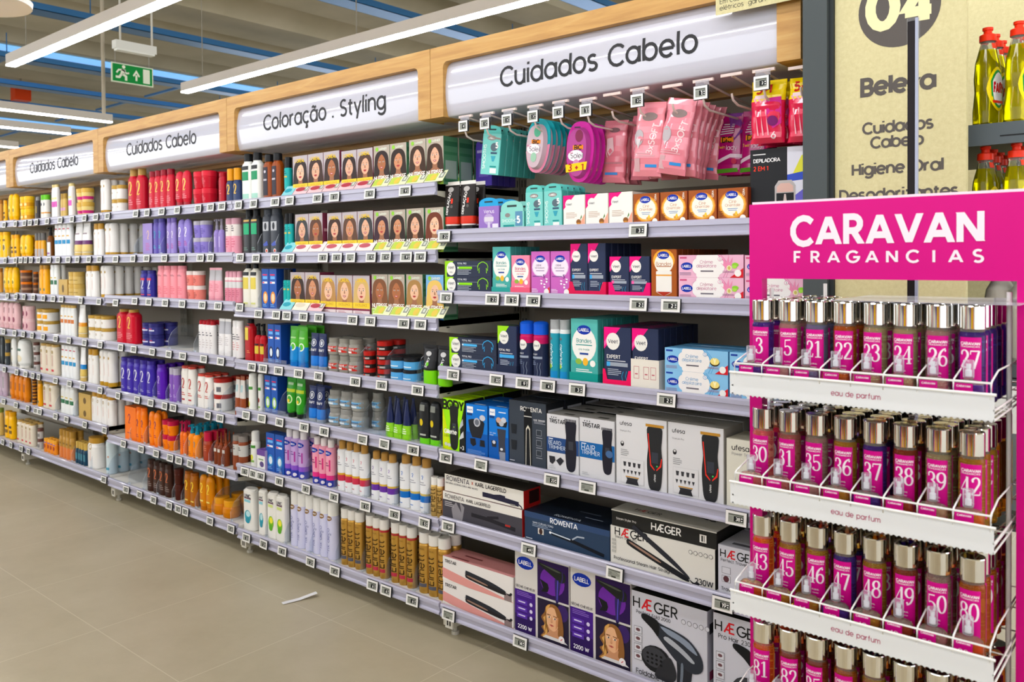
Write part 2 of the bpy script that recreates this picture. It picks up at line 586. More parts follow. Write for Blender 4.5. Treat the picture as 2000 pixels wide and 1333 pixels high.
def face_ops(u, v, s, hair, skin, shade=None, style=0):
    """a plain portrait: u, v centre and s half face width, in front-width units (v offsets are in the same unit)"""
    e = lambda cx, cy, rx, ry, c: ('E', u, v, cx * s, cy * s, rx * s, ry * s, c)
    P = lambda pts, c: ('P', u, v, [(a * s, b * s) for a, b in pts], c)
    S = lambda pts, c: ('P', u, v, [(a * s, b * s) for a, b in smooth(pts, 3)], c)
    dk = shade or '#9a6b50'
    o = [S([(0, 1.75), (-.9, 1.55), (-1.45, .9), (-1.6, -.2), (-1.72, -1.2), (-1.7, -2.5), (-.6, -2.7), (.6, -2.7), (1.72, -2.5), (1.72, -1.2), (1.6, -.2), (1.45, .9), (.9, 1.55)], hair),
         P([(-.45, -.9), (.45, -.9), (.5, -1.7), (1.4, -2.3), (1.5, -2.75), (-1.5, -2.75), (-1.4, -2.3), (-.5, -1.7)], dk),
         S([(0, 1.3), (-.62, 1.12), (-.9, .55), (-.9, -.2), (-.68, -.85), (-.25, -1.22), (.25, -1.22), (.68, -.85), (.9, -.2), (.9, .55), (.62, 1.12)], skin)]
    if style == 0:
        o.append(S([(-.95, -.6), (-1.0, .6), (-.6, 1.35), (.1, 1.5), (.9, 1.2), (1.05, .1), (.9, -.5), (.8, .4), (.3, 1.05), (-.4, .85), (-.82, .2)], hair))
    else:
        o.append(S([(-1.0, -.7), (-1.05, .6), (-.6, 1.35), (0, 1.55), (.6, 1.35), (1.05, .6), (1.0, -.7), (.8, .3), (.4, .95), (0, 1.2), (-.4, .95), (-.8, .3)], hair))
    for sx in (-1, 1):
        o += [e(sx * .4, .12, .19, .09, '#efe6dc'), e(sx * .4, .12, .095, .09, '#2c1c14'), P([(sx * .4 - .24, .34), (sx * .4, .42), (sx * .4 + .24, .34), (sx * .4, .35)], '#4a3122')]
    o += [P([(-.03, .1), (.06, .1), (.17, -.36), (-.13, -.36)], dk), S([(-.36, -.68), (-.1, -.6), (.1, -.6), (.36, -.68), (.12, -.86), (-.12, -.86)], '#a8383c')]
    if style == 1:
        o.append(P([(-.26, -.68), (.26, -.68), (.1, -.76), (-.1, -.76)], '#f2e9e4'))
    return o


def LAB(u, v, w, c='#14359c', tc='#f4f4f4'):
    return [('E', u, v, 0, 0, w / 2, w * .29, c), ('t', 'LABELL', u, v, w * .76, tc, .085, 0, .1)]


def VEET(u, v, w, men=False):
    return [('E', u, v, 0, 0, w / 2, w * .54, '#eeece6'), ('T', 'Veet', u, v, 0, (.12 if men else .0) * w, w * .72, '#2b3440', .075)] + ([('T', 'MEN', u, v, 0, -.27 * w, w * .3, '#2b3440', .06)] if men else [])


def QL(u, v, w, c):
    """looping ribbon flourish"""
    k = w
    pts = [(-.38, .25), (-.36, .62), (-.08, .95), (.26, .9), (.38, .5), (.26, .05), (.0, -.4), (-.34, -.78), (-.16, -.62), (.14, -.74), (.46, -.62)]
    return [('K', u, v, [(a * k, b * k) for a, b in pts], [q * k for q in (.04, .08, .1, .09, .13, .15, .12, .05, .07, .09, .03)], c)]


def bars(u0, v0, n, w, c, dv=.022):
    return [('r', u0, v0 - i * dv, u0 + w * (1 if i % 3 else .8), v0 - i * dv + dv * .42, c) for i in range(n)]


def compile_prints(ops, w, h):
    """ops -> list of (polygon in metres (x, z), colour), in painting order"""
    out = []
    for o in ops:
        k = o[0]
        if k == 'r':
            _, a, b, c, d, col = o
            out.append(([[(a * w, b * h), (c * w, b * h), (c * w, d * h), (a * w, d * h)]], col))
        elif k == 'e':
            _, a, b, ru, rv, col = o
            out.append(([ell(a * w, b * h, ru * w, rv * h)], col))
        elif k == 'E':
            _, a, b, dx, dy, rx, ry, col = o
            out.append(([ell(a * w + dx * w, b * h + dy * w, rx * w, ry * w, 16)], col))
        elif k == 'p':
            out.append(([[(a * w, b * h) for a, b in o[1]]], o[2]))
        elif k == 'P':
            _, a, b, pts, col = o
            out.append(([[(a * w + p * w, b * h + q * w) for p, q in pts]], col))
        elif k == 'K':
            _, a, b, pts, hw, col = o
            out.append((ribbon([(a * w + p * w, b * h + q * w) for p, q in pts], [q * w for q in hw] if isinstance(hw, list) else hw * w), col))
        elif k == 'k':
            _, pts, hw, col = o
            out.append((ribbon([(p * w, q * h) for p, q in pts], hw * w), col))
        elif k in 'tTs':
            if k == 'T':
                _, txt, a, b, dx, dy, wid, col, wt = o[:9]
                rot, sp = 0, .14
                cx, cz = a * w + dx * w, b * h + dy * w
            else:
                _, txt, a, b, wid, col = o[:6]
                wt = o[6] if len(o) > 6 else .07
                rot = o[7] if len(o) > 7 else 0
                sp = o[8] if len(o) > 8 else .14
                cx, cz = a * w, b * h
            if k == 's':
                ps, tw = numeral_polys(txt)
            else:
                ps, tw = text_polys(txt, wt, sp)
            s = wid * (h if rot else w) / tw
            ca, sa = math.cos(R(rot)), math.sin(R(rot))
            mid = .37 if txt.islower() else .5
            q2 = []
            for p in ps:
                q2.append(lf_(p, [(cx + ((x - tw / 2) * ca - (y - mid) * sa) * s, cz + ((x - tw / 2) * sa + (y - mid) * ca) * s) for x, y in p]))
            out.append((q2, col))
    return out


def stamp(mb, ops, w, h, front, curved=False, eps=.0004, z0=0., flat=None):
    """lay printed shapes on a front; front(x, z) gives the y of the surface"""
    for i, (polys, col) in enumerate(compile_prints(ops, w, h)):
        for p in polys:
            for q in (split_poly(p, w * .09) if curved else [p]):
                mb.add([(x, front(x, z) - eps - i * 6e-5 - getattr(q, 'lift', 0) * 9e-6, z + z0) for x, z in q], [tuple(range(len(q)))], col)


# ------------------------------------------------------------------ product shapes: each returns (depth, [(part name, mesh)])
def box_shape(w, h, d, front, side=None, top=None, ops=(), sops=(), tab=None, tops=()):
    mb = MB()
    f = front
    c = min(.0015, w * .03)
    ht = h - (tab[0] * h if tab else 0)
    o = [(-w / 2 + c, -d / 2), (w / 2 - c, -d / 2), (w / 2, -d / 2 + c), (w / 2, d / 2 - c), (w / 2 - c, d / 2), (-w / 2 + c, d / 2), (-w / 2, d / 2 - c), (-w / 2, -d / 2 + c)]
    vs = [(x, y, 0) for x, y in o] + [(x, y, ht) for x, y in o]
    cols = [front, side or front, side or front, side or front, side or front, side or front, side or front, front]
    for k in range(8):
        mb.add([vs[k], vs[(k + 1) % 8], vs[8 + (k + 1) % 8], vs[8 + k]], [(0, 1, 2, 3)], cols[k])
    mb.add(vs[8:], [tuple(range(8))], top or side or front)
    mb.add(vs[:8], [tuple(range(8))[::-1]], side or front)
    if tab:
        # cardboard hanging tab: an arch with a slot
        tc = tab[1]
        a = w * .46
        n = 8
        outl = [(-a, ht), (a, ht)] + [(a * math.cos(R(90 * i / n)) if i else a, ht + (h - ht) * (.35 + .65 * math.sin(R(90 * i / n)))) for i in range(n + 1)] + [(-a * math.sin(R(90 * i / n)), ht + (h - ht) * (.35 + .65 * math.cos(R(90 * i / n)))) for i in range(1, n + 1)]
        mb.prism(outl, -d / 2, -d / 2 + .0012, tc)
        stamp(mb, [('r', -.2, (ht + (h - ht) * .42) / h, .2, (ht + (h - ht) * .6) / h, '#2c3a3c')], w, h, lambda x, z: -d / 2)
    stamp(mb, ops, w, h, lambda x, z: -d / 2)
    for u0, v0, u1, v1, col in sops:      # printing on the right-hand side, u along the depth
        e = .0004
        mb.add([(w / 2 + e, d * (u0 - .5), v0 * h), (w / 2 + e, d * (u1 - .5), v0 * h), (w / 2 + e, d * (u1 - .5), v1 * h), (w / 2 + e, d * (u0 - .5), v1 * h)], [(0, 1, 2, 3)], col)
    for polys, col in compile_prints(tops, w, d):
        for p in polys:
            mb.add([(x, y - d / 2, ht + .0004) for x, y in p], [tuple(range(len(p)))], col)
    return d, [('carton', mb)]


def front_of(rings):
    def f(x, z):
        for i in range(len(rings) - 1):
            a, b = rings[i], rings[i + 1]
            if a[0] <= z <= b[0] or i == len(rings) - 2:
                t = 0 if b[0] == a[0] else min(max((z - a[0]) / (b[0] - a[0]), 0), 1)
                rx, ry, e = (a[k] + (b[k] - a[k]) * t for k in (1, 2, 3))
                return -ry * max(1 - min(abs(x) / max(rx, 1e-6), 1) ** e, 0) ** (1 / e) - .0005
        return 0
    return f


def body_mesh(rings, col, bands, h, ops, w, n=18, rough=.3, mat=None):
    """bands: (fraction from, fraction to, colour) painted round the body"""
    zs = sorted({b[0] * h for b in bands} | {b[1] * h for b in bands})
    full = list(rings)
    for z in zs:
        if rings[0][0] < z < rings[-1][0] and not any(abs(r[0] - z) < 1e-5 for r in full):
            for i in range(len(full) - 1):
                a, b = full[i], full[i + 1]
                if a[0] < z < b[0]:
                    t = (z - a[0]) / (b[0] - a[0])
                    full.insert(i + 1, tuple(a[k] + (b[k] - a[k]) * t for k in range(4)))
                    break
    mats = []
    for a, b in zip(full, full[1:]):
        m = (a[0] + b[0]) / 2 / h
        c = col
        for f0, f1, bc in bands:
            if f0 <= m <= f1:
                c = bc
        mats.append(mat if (mat and c == col) else M(c, rough))
    mb = MB().loft(full, mats, n)
    stamp(mb, ops, w, h, front_of(full), True)
    return mb


def can(w, h, col, cap, bands=(), ops=(), cf=.16, cw=.86, dome=True, n=18, capmat=None, metal=False):
    r = w / 2
    hb = h * (1 - cf)
    ru = [(0, r * .94, r * .94, 2), (h * .012, r, r, 2), (hb - r * .35, r, r, 2), (hb - r * .12, r * .93, r * .93, 2), (hb, r * max(cw, .8) * .98, r * max(cw, .8) * .98, 2)]
    b = body_mesh(ru, col, bands, h, ops, w, n, .28, M(col, .3, .55) if metal else None)
    rc = r * cw
    cm = capmat or M(cap, .35)
    c = MB().loft([(hb, rc, rc, 2), (h - rc * (.35 if dome else .06), rc, rc, 2), (h - rc * .1, rc * (.8 if dome else .98), rc * (.8 if dome else .98), 2), (h, rc * (.35 if dome else .92), rc * (.35 if dome else .92), 2)], cm, n)
    return w, [('body', b), ('cap', c)]


def bot(w, h, col, cap, bands=(), ops=(), cf=.13, cw=.5, flat=.6, e=2.6, sh=.12, taper=1., n=18, trans=None):
    rx, ry = w / 2, w / 2 * flat
    hb = h * (1 - cf)
    hs = hb - sh * h
    ru = [(0, rx * .9 * taper, ry * .9, e), (h * .015, rx * taper, ry, e), (hs * .5, rx * (1 + taper) / 2 * 1., ry, e), (hs, rx, ry, e), (hs + sh * h * .45, rx * .9, ry * .92, e), (hs + sh * h * .8, rx * max(cw * 1.1, .62), ry * .85, 2.2), (hb, rx * max(cw, .3), ry * min(cw / flat, 1) if cw < .8 else ry * .9, 2)]
    b = body_mesh(ru, col, bands, h, ops, w, n, .28, trans)
    rc = rx * cw
    rcy = min(rc, ry) if cw > .7 else min(rc, ry * 1.02)
    c = MB().loft([(hb - .001, rc, rcy, 2.2), (h - .002, rc * .97, rcy * .97, 2.2), (h, rc * .88, rcy * .88, 2.2)], M(cap, .35), n)
    return w * flat, [('body', b), ('cap', c)]


def tot(w, h, col, cap, bands=(), ops=(), cf=.15, cw=.8, flat=.6, e=2.4, n=18):
    """bottle standing on its cap, rounded top"""
    rx, ry = w / 2, w / 2 * flat
    z0 = h * cf
    c = MB().loft([(0, rx * cw * .96, ry * cw * .96, 2.2), (.002, rx * cw, ry * cw, 2.2), (z0, rx * cw * .97, ry * cw * .97, 2.2)], M(cap, .35), n)
    ru = [(z0, rx * cw * .92, ry * cw * .92, e), (z0 + h * .1, rx * .93, ry * .97, e), (h * .6, rx, ry, e), (h * .86, rx * .93, ry * .9, e), (h * .95, rx * .74, ry * .7, e), (h * .99, rx * .4, ry * .4, 2), (h, rx * .1, ry * .1, 2)]
    b = body_mesh(ru, col, bands, h, ops, w, n)
    return w * flat, [('body', b), ('cap', c)]


def tube(w, h, col, cap, bands=(), ops=(), cf=.14, cw=.72, n=18, point=1.0, crimp=None, flat=.62):
    """squeeze tube standing on its cap, crimped flat at the top"""
    rx, ry = w / 2, w / 2 * flat
    z0 = h * cf
    c = MB().loft([(0, rx * cw * .96, ry * min(1, cw * 1.3) * .96, 2.2), (.002, rx * cw, ry * min(1, cw * 1.3), 2.2), (z0, rx * cw, ry * min(1, cw * 1.3), 2.2)], M(cap, .35), n)
    ru = [(z0, rx * cw * .96, ry * .95, 2), (z0 + h * .05, rx * (cw + 1) / 2 if point >= 1 else rx, ry, 2.1), (h * .6, rx * (1 if point >= 1 else (1 + point) / 2), ry * .66, 2.2), (h * .9, rx * point, ry * .2, 2.6), (h * .93, rx * point, .0016, 4), (h, rx * point, .0013, 4)]
    b = body_mesh(ru, col, bands + ((.93, 1, crimp or col),), h, ops, w, n)
    return w * flat, [('body', b), ('cap', c)]


def jar(w, h, col, lid, bands=(), ops=(), lf=.3, taper=1., flat=1., e=2.2, n=20, trans=None, lw=1., belly=False):
    r = w / 2
    ry = r * flat
    hb = h * (1 - lf)
    if belly:
        ru = [(0, r * .8, ry * .8, e), (h * .05, r * .92, ry * .92, e), (hb * .5, r, ry, e), (hb * .85, r * .94, ry * .94, e), (hb, r * .8, ry * .8, e)]
    else:
        ru = [(0, r * .92 * taper, ry * .92 * taper, e), (h * .04, r * taper * .98, ry * taper * .98, e), (hb * .92, r * .98, ry * .98, e), (hb, r * .94, ry * .94, e)]
    b = body_mesh(ru, col, bands, h, ops, w, n, .3, trans)
    q = r * lw
    l = MB().loft([(hb - .0005, q * .99, q * flat, e), (h - h * .03, q, q * flat, e), (h, q * .94, q * flat * .94, e)], M(lid, .35), n)
    return w * flat, [('body', b), ('lid', l)]


def spr(w, h, col, cap, bands=(), ops=(), bf=.68, flat=.8, noz=None, n=16):
    """bottle with a slim spray or pump head"""
    rx, ry = w / 2, w / 2 * flat
    hb = h * bf
    ru = [(0, rx * .92, ry * .92, 2.4), (h * .015, rx, ry, 2.4), (hb * .86, rx, ry, 2.4), (hb * .96, rx * .72, ry * .78, 2.2), (hb, rx * .46, ry * .5, 2)]
    b = body_mesh(ru, col, bands, h, ops, w, n)
    rc = rx * .46
    p = MB().loft([(hb - .001, rc, rc, 2), (hb + (h - hb) * .35, rc, rc, 2), (hb + (h - hb) * .4, rc * .7, rc * .7, 2), (hb + (h - hb) * .7, rc * .75, rc * .75, 2), (h, rc * .8, rc * .9, 2)], M(noz or cap, .35), 14)
    p.box(-rc * .3, rc * .3, -rc * 1.9, 0, h - (h - hb) * .22, h - (h - hb) * .06, M(noz or cap, .35))
    return w * flat, [('body', b), ('spray_head', p)]


def dro(w, h, col, cap, bands=(), ops=(), n=14):
    r = w / 2
    hb = h * .62
    b = body_mesh([(0, r * .95, r * .95, 2), (h * .015, r, r, 2), (hb * .86, r, r, 2), (hb * .95, r * .7, r * .7, 2), (hb, r * .5, r * .5, 2)], col, bands, h, ops, w, n)
    c = MB().loft([(hb - .001, r * .55, r * .55, 2), (hb + h * .06, r * .5, r * .5, 2), (hb + h * .07, r * .3, r * .3, 2), (h, r * .13, r * .13, 2)], M(cap, .35), n)
    return w, [('body', b), ('nozzle', c)]


def dye(hair, skin, style, brand, hd=0, blue=False):
    def f(w, h):
        if brand == 'L':
            ops = [('r', -.5, .2, .5, 1, '#b9b0b4')] + face_ops(.01, .6, .285, hair, skin, None, hd)
            ops += [('t', "L'OR\u00c9AL", -.02, .88, .66, '#e7c53a', .1), ('r', -.5, 0, .5, .3, '#e8d9da'), ('r', -.5, .17, .5, .315, '#e9c93c'), ('t', 'EXCELLENCE', 0, .255, .7, '#b88a2a', .07), ('r', -.5, .115, .5, .165, '#7d2340'), ('r', -.5, 0, .5, .113, '#e8d9da')] + bars(-.38, .075, 2, .5, '#b27a86', .03)
            return box_shape(w, h, .075, '#d9cdd0', '#7c3a4e', '#8d5665', ops, [(.1, .05, .9, .2, '#d8c7b8'), (.1, .55, .9, .62, '#c9a0a8')])
        bgc = '#7fb2dc' if blue else '#b4a99c'
        ops = [('r', -.5, .22, .5, 1, bgc)] + face_ops(.0, .61, .285, hair, skin, None, hd)
        ops += [('E', -.28, .92, 0, 0, .09, .09, '#8cc63f'), ('t', 'GARNIER', .08, .92, .5, '#e9efe0', .09), ('t', 'NUTRISSE', 0, .26, .94, '#f7f5ef', .1, 0, .08), ('r', -.5, 0, .5, .2, '#3f78bd' if blue else '#a8cb54'), ('p', [(-.5, .165), (.5, .165), (.5, .2), (-.5, .185)], '#dfe9c2'), ('E', .32, .09, 0, 0, .12, .11, '#5d7a24'), ('E', .32, .09, 0, -.01, .07, .07, '#c98a3c')] + bars(-.44, .11, 3, .5, '#eef3dc', .035)
        return box_shape(w, h, .075, '#e5e2d8', '#4d7a5c', '#9fb79f', ops, [(.05, .8, .95, .9, '#2f5d42'), (.05, .62, .95, .68, '#3a6b4b'), (.12, .12, .88, .5, '#8f9c93'), (.05, .05, .95, .1, '#2f5d42')])
    return f


def navy_wax(pro=False, hot='#e5107f', acc='#4aa6dd', txt='EXPERT'):
    def f(w, h):
        g = '#9ad51f'
        k = g if pro else hot
        ops = [('p', [(-.5, .62), (-.5, 1), (.12, 1)], k), ('p', [(-.5, .74), (-.28, .9), (-.2, .86), (-.5, .66)], '#f06aae' if not pro else '#b6e24f')] + VEET(-.16, .76, .5, pro)
        ops += [('t', 'TOTAL PRO' if pro else txt, -.14, .50, .5 if not pro else .6, '#f0efec', .08), ('r', -.38, .425, .3, .44, '#c9ccd4'), ('r', -.38, .34, .38, .405, '#9ea6b2' if not pro else acc), ('r', -.4, .335, -.27, .41, acc)] + bars(-.36, .28, 4, .5, '#aeb6c4', .03)
        ops += [('k', [(.22, .26), (.16, .18), (.2, .1), (.18, .02)], .008, '#39a0c8'), ('k', [(.34, .27), (.3, .18), (.36, .1), (.33, .02)], .008, '#39a0c8')]
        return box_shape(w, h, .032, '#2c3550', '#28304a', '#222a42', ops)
    return f


def men_box(acc):
    def f(w, h):
        g = '#9ad51f'
        ops = [('p', [(-.5, 0), (-.5, 1), (-.3, 1), (-.33, .9), (-.41, .6), (-.46, .2), (-.45, 0)], g)] + VEET(-.36, .5, .2, True)
        ops += [('t', 'TOTAL PRO', -.12, .84, .2, '#d8dce4', .09), ('r', -.22, .68, .22, .7, '#8f98a8'), ('r', -.22, .5, .1, .64, acc), ('r', -.22, .52, -.19, .62, '#dfe4e8')] + [('r', -.22, .42 - i * .09, .08 - (i % 2) * .05, .45 - i * .09, '#b9c0cc') for i in range(4)]
        body = [(-.13, -.5), (-.12, .1), (-.17, -.2), (-.18, .3), (-.14, .62), (-.03, .85), (.03, .85), (.14, .62), (.18, .3), (.17, -.2), (.12, .1), (.13, -.5)]
        ops += [('k', [(.33 + a * .6, .5 + b * .85 * .6) for a, b in body], .006, acc if acc != '#58b6ea' else '#3fa9e0')]
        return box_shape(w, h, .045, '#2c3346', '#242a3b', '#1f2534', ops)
    return f


def strips(c1, c2, dark, txt, tray=None):
    def f(w, h):
        ops = [('e', 0, .6, .45, .27, '#f2f1ec'), ('r', -.5, .0, .5, .34, c2)] + LAB(0, .83, .5)
        ops += [('t', 'Bandes', 0, .66, .56, dark, .07), ('r', -.3, .585, .3, .6, dark), ('t', txt, 0, .52, .4, dark, .06), ('r', -.16, .44, .16, .47, '#28468f'), ('E', -.2, .33, 0, 0, .12, .09, '#8fb24a'), ('E', .05, .33, 0, 0, .1, .12, '#e9b43c'), ('E', .32, .31, 0, 0, .1, .1, '#f4f2ec')] + bars(-.3, .2, 4, .6, '#f0f4f0', .03)
        return box_shape(w, h, .024, c1, c2, c2, ops)
    return f


def creme(c1, c2, sub, berry):
    def f(w, h):
        ops = [('e', -.03, .5, .27, .5, '#f2efec'), ('r', -.22, 0, .14, 1, '#f2efec')] + [('p', [(-.5, 0), (-.2, 0), (-.27, .25), (-.285, .5), (-.27, .75), (-.2, 1), (-.5, 1)], c1), ('p', [(.5, 0), (.5, 1), (.12, 1), (.2, .75), (.225, .5), (.2, .25), (.12, 0)], c1), ('k', [(.2, 0), (.26, .35), (.22, .7), (.12, 1)], .008, c2), ('k', [(.24, 0), (.29, .35), (.25, .7), (.16, 1)], .006, c2), ('r', -.48, .84, -.37, .92, '#c6587f' if berry == 'f' else '#1d3f94')]
        ops += LAB(-.37, .5, .19) + [('t', 'Cr\u00e8me', -.06, .69, .2, '#c06a92' if berry == 'f' else '#3c93c4', .045), ('t', 'd\u00e9pilatoire', -.06, .5, .31, '#c06a92' if berry == 'f' else '#3c93c4', .045), ('r', -.15, .25, .05, .31, '#6d6870')]
        ops += [('E', .15, .82, 0, 0, .032, .032, '#d98fb0' if berry == 'f' else '#3c93c4'), ('E', .15, .82, 0, 0, .026, .026, '#f6f2f2'), ('T', '3' if berry == 'f' else '5', .15, .82, 0, 0, .02, '#8a5a72' if berry == 'f' else '#3c93c4', .08)]
        if berry == 'f':
            ops += [('P', .26, .5, [(0, -.05), (-.1, .05), (-.06, .02), (-.05, .12), (-.01, .04), (.02, .15), (.03, .04), (.08, .12), (.06, .0)], '#e58fb0'), ('E', .29, .42, 0, 0, .04, .04, '#e9e2b8'), ('E', .29, .42, 0, 0, .022, .026, '#c9bb6a'), ('E', .38, .56, 0, 0, .05, .03, '#8ec63f'), ('E', .37, .47, 0, 0, .035, .025, '#a4d24f')]
        else:
            ops += [('E', .3, .52, 0, -.01, .075, .055, '#4a3a22'), ('E', .3, .54, 0, 0, .07, .05, '#f0dd86'), ('P', .3, .54, [(0, -.045), (-.03, .05), (0, .03), (.03, .05)], '#fff3c0')]
        ops += [('p', [(.5, .42), (.5, 0), (.3, 0)], '#c8202c'), ('E', .42, .2, 0, 0, .05, .05, '#f4f2ee')] + [('r', -.48, .1 + i * .05, -.3, .12 + i * .05, '#9a86a0') for i in range(3)] + [('r', .19, .22 + i * .05, .36, .24 + i * .05, '#a88898') for i in range(2)]
        return box_shape(w, h, .05, c1, c2, c2, ops)
    return f


def trimmer(u, v, s, c='#23252c', hot=None, tooth=True):
    """drawing of a hair clipper, s = height in front widths"""
    P = lambda p, col: ('P', u, v, [(a * s, b * s) for a, b in p], col)
    o = [('P', u, v, [(a * s, b * s) for a, b in smooth([(-.12, .44), (0, .45), (.12, .44), (.125, .3), (.11, .15), (.13, -.05), (.12, -.28), (.09, -.45), (.0, -.5), (-.09, -.45), (-.12, -.28), (-.13, -.05), (-.11, .15), (-.125, .3)], 3)], c)]
    if tooth:
        o += [P([(-.14 + i * .035, .44), (-.12 + i * .035, .44), (-.12 + i * .035, .5), (-.14 + i * .035, .5)], c) for i in range(8)]
    if hot:
        o += [P([(-.15, .45), (.15, .45), (.15, .49), (-.15, .49)], '#b98a3a'), P([(-.115, .35), (-.1, .35), (-.06, -.1), (.0, -.17), (0, -.19), (-.075, -.12)], hot), P([(.125, 0), (.11, 0), (.09, -.1), (.03, -.17), (.03, -.19), (.11, -.12)], hot), ('E', u, v, .04 * s, -.12 * s, .012 * s, .012 * s, '#41d36a')]
    o += [P([(-.05, .08), (.06, .08), (.06, -.08), (-.05, -.08)], '#3a3d46')]
    return o


def dryer_ops(u, v, s, body='#1b1d1b', grip='#2b2340', hi='#4a4f48', flip=1):
    P = lambda p, col: ('P', u, v, [(a * s * flip, b * s) for a, b in smooth(p, 3)], col)
    return [P([(.12, .0), (.32, .02), (.3, -.2), (.25, -.45), (.24, -.66), (.2, -.72), (.13, -.7), (.12, -.5), (.1, -.2)], grip), P([(.17, -.7), (.2, -.7), (.2, -.85), (.17, -1.0), (.14, -1.0), (.16, -.85)], '#15161a'),
            P([(-.52, .3), (-.5, .36), (-.3, .34), (0, .3), (.3, .27), (.46, .2), (.5, .08), (.46, -.04), (.32, -.08), (.16, -.02), (-.1, .1), (-.4, .24)], body),
            P([(-.46, .33), (-.2, .31), (.1, .27), (.32, .22), (.2, .2), (-.1, .25)], hi), P([(.36, .25), (.39, .24), (.41, .1), (.37, -.07), (.33, -.07), (.37, .1)], grip), P([(.2, -.05), (.23, -.05), (.21, -.3), (.2, -.6), (.17, -.6), (.18, -.3)], '#5a50b8')]


def straightener(u, v, s, ang=0, c='#1c1d22', open_=0.):
    ca, sa = math.cos(R(ang)), math.sin(R(ang))

    def P(p, col, r=0):
        c2, s2 = math.cos(R(ang + r)), math.sin(R(ang + r))
        return ('P', u, v, [((a - .5) * s * c2 - b * s * s2 + .5 * s * ca, (a - .5) * s * s2 + b * s * c2 + .5 * s * sa) for a, b in p], col)
    P0 = P
    P = lambda p, col, r=0: P0(smooth([(a, b * .72) for a, b in p], 3), col, r)
    return [P([(-.5, -.06), (-.5, .0), (-.46, .02), (.4, .02), (.5, -.01), (.5, -.06), (.3, -.09), (-.4, -.1)], c, open_), P([(-.5, .02), (-.5, .08), (-.45, .1), (.1, .1), (.4, .06), (.5, .03), (.42, .0), (-.4, .01)], '#2a2c33', -open_), P([(-.42, -.045), (-.42, -.01), (.02, -.015), (.02, -.05)], '#9a7d6e', open_), P([(.5, 0), (.6, -.04), (.66, .03), (.62, .06), (.58, .0)], c)]


def haeger(u, v, w):
    return [('t', 'H', u - w * .40, v, w * .15, '#1b1b1d', .075), ('t', '\u00c6', u - w * .17, v, w * .22, '#c8242c', .085), ('t', 'GER', u + w * .24, v, w * .5, '#1b1b1d', .075)]


def smooth_tab(w, h):
    ops = [('E', 0, .745, 0, 0, .24, .1, '#8d8a88'), ('t', 'LABELL', 0, .745, .34, '#f0eeea', .1), ('t', 'SMOOTH5', -.33, .36, .5, '#d9efe9', .09, 90), ('E', .16, .56, 0, 0, .19, .17, '#5a6a74'), ('t', '5', .3, .6, .13, '#f4f4f2', .13), ('r', 0, .42, .34, .46, '#39506a'), ('P', .15, .33, [(-.13, .1), (.13, .1), (.05, -.12), (-.05, -.12)], '#3f9fb0'), ('r', .0, .15, .34, .18, '#1f8f8c'), ('r', .02, .03, .36, .13, '#eef2ee')]
    return box_shape(w, h, .03, '#7fcac3', '#4da39b', '#5fb3ab', ops, tab=(.17, '#62bdb5'))


def venus(w, h):
    ops = [('t', 'Venus', .02, .58, .5, '#efe8f4', .06), ('E', 0, .34, 0, 0, .24, .2, '#b9a5cf'), ('r', -.2, .27, .24, .41, '#d9d4dd'), ('p', [(-.07, .0), (.1, .0), (.06, .25), (-.03, .25)], '#d5cbe0'), ('r', .18, .06, .46, .2, '#e8e2ee')]
    return box_shape(w, h, .05, '#9777bd', '#8463ab', '#3aa7d6', ops, tab=(.26, '#2d9fd2'))


def mini5(w, h):
    ops = [('E', -.18, .5, 0, 0, .11, .07, '#8d8a88'), ('t', 'SMOOTH5', -.12, .31, .6, '#d9efe9', .08), ('r', .14, .12, .44, .62, '#5f8fae'), ('t', '5', .27, .34, .12, '#f6f6f4', .14), ('r', -.36, .1, .1, .17, '#1f8f8c')]
    return box_shape(w, h, .05, '#8fd0c6', '#62b6ab', '#8fd0c6', ops, tab=(.38, '#8fd0c6'))


def veet_white(w, h):
    ops = [('p', [(-.5, .55), (-.5, 1), (.05, 1)], '#d7127c'), ('p', [(.5, .42), (.5, 0), (.2, 0)], '#f0a98f')] + VEET(-.22, .72, .36) + bars(-.36, .44, 4, .5, '#c8b6a6', .05) + [('E', .22, .16, 0, 0, .11, .1, '#8a5a2c'), ('E', .22, .1, 0, 0, .09, .05, '#c98a3c'), ('P', .32, .3, [(-.04, -.1), (.05, 0), (.03, .1)], '#4a7a2c')]
    return box_shape(w, h, .05, '#f1ede6', '#e9e3d6', '#efe9dc', ops)


def wax_pot(w, h):
    ops = [('E', 0, .5, 0, 0, .46, .44, '#d98a28'), ('E', 0, .5, 0, 0, .42, .40, '#efb85a'), ('E', 0, .5, 0, 0, .37, .35, '#f6efe2')] + LAB(-.03, .80, .42) + [('t', 'Cire', .0, .595, .24, '#b5763a', .05), ('t', 'Orientale', 0, .49, .5, '#b5763a', .05), ('r', -.17, .375, .17, .395, '#7d9bc0'), ('r', -.14, .325, .14, .345, '#7d9bc0'), ('E', .1, .2, 0, 0, .09, .05, '#d9a24c'), ('E', .12, .24, 0, 0, .04, .07, '#f3c64a'), ('E', .34, .1, 0, 0, .1, .1, '#f4f2ee'), ('t', 'CERA', .37, .86, .2, '#f2e6d6', .1, 90)] + bars(-.46, .3, 4, .16, '#6a3a1c', .05) + [('t', "\u00e0 l'huile d'argan".replace('\u00e0', 'a'), -.05, .055, .5, '#f2e0c4', .06)]
    return box_shape(w, h, .085, '#9a5424', '#8a3a1c', '#7a3418', ops)


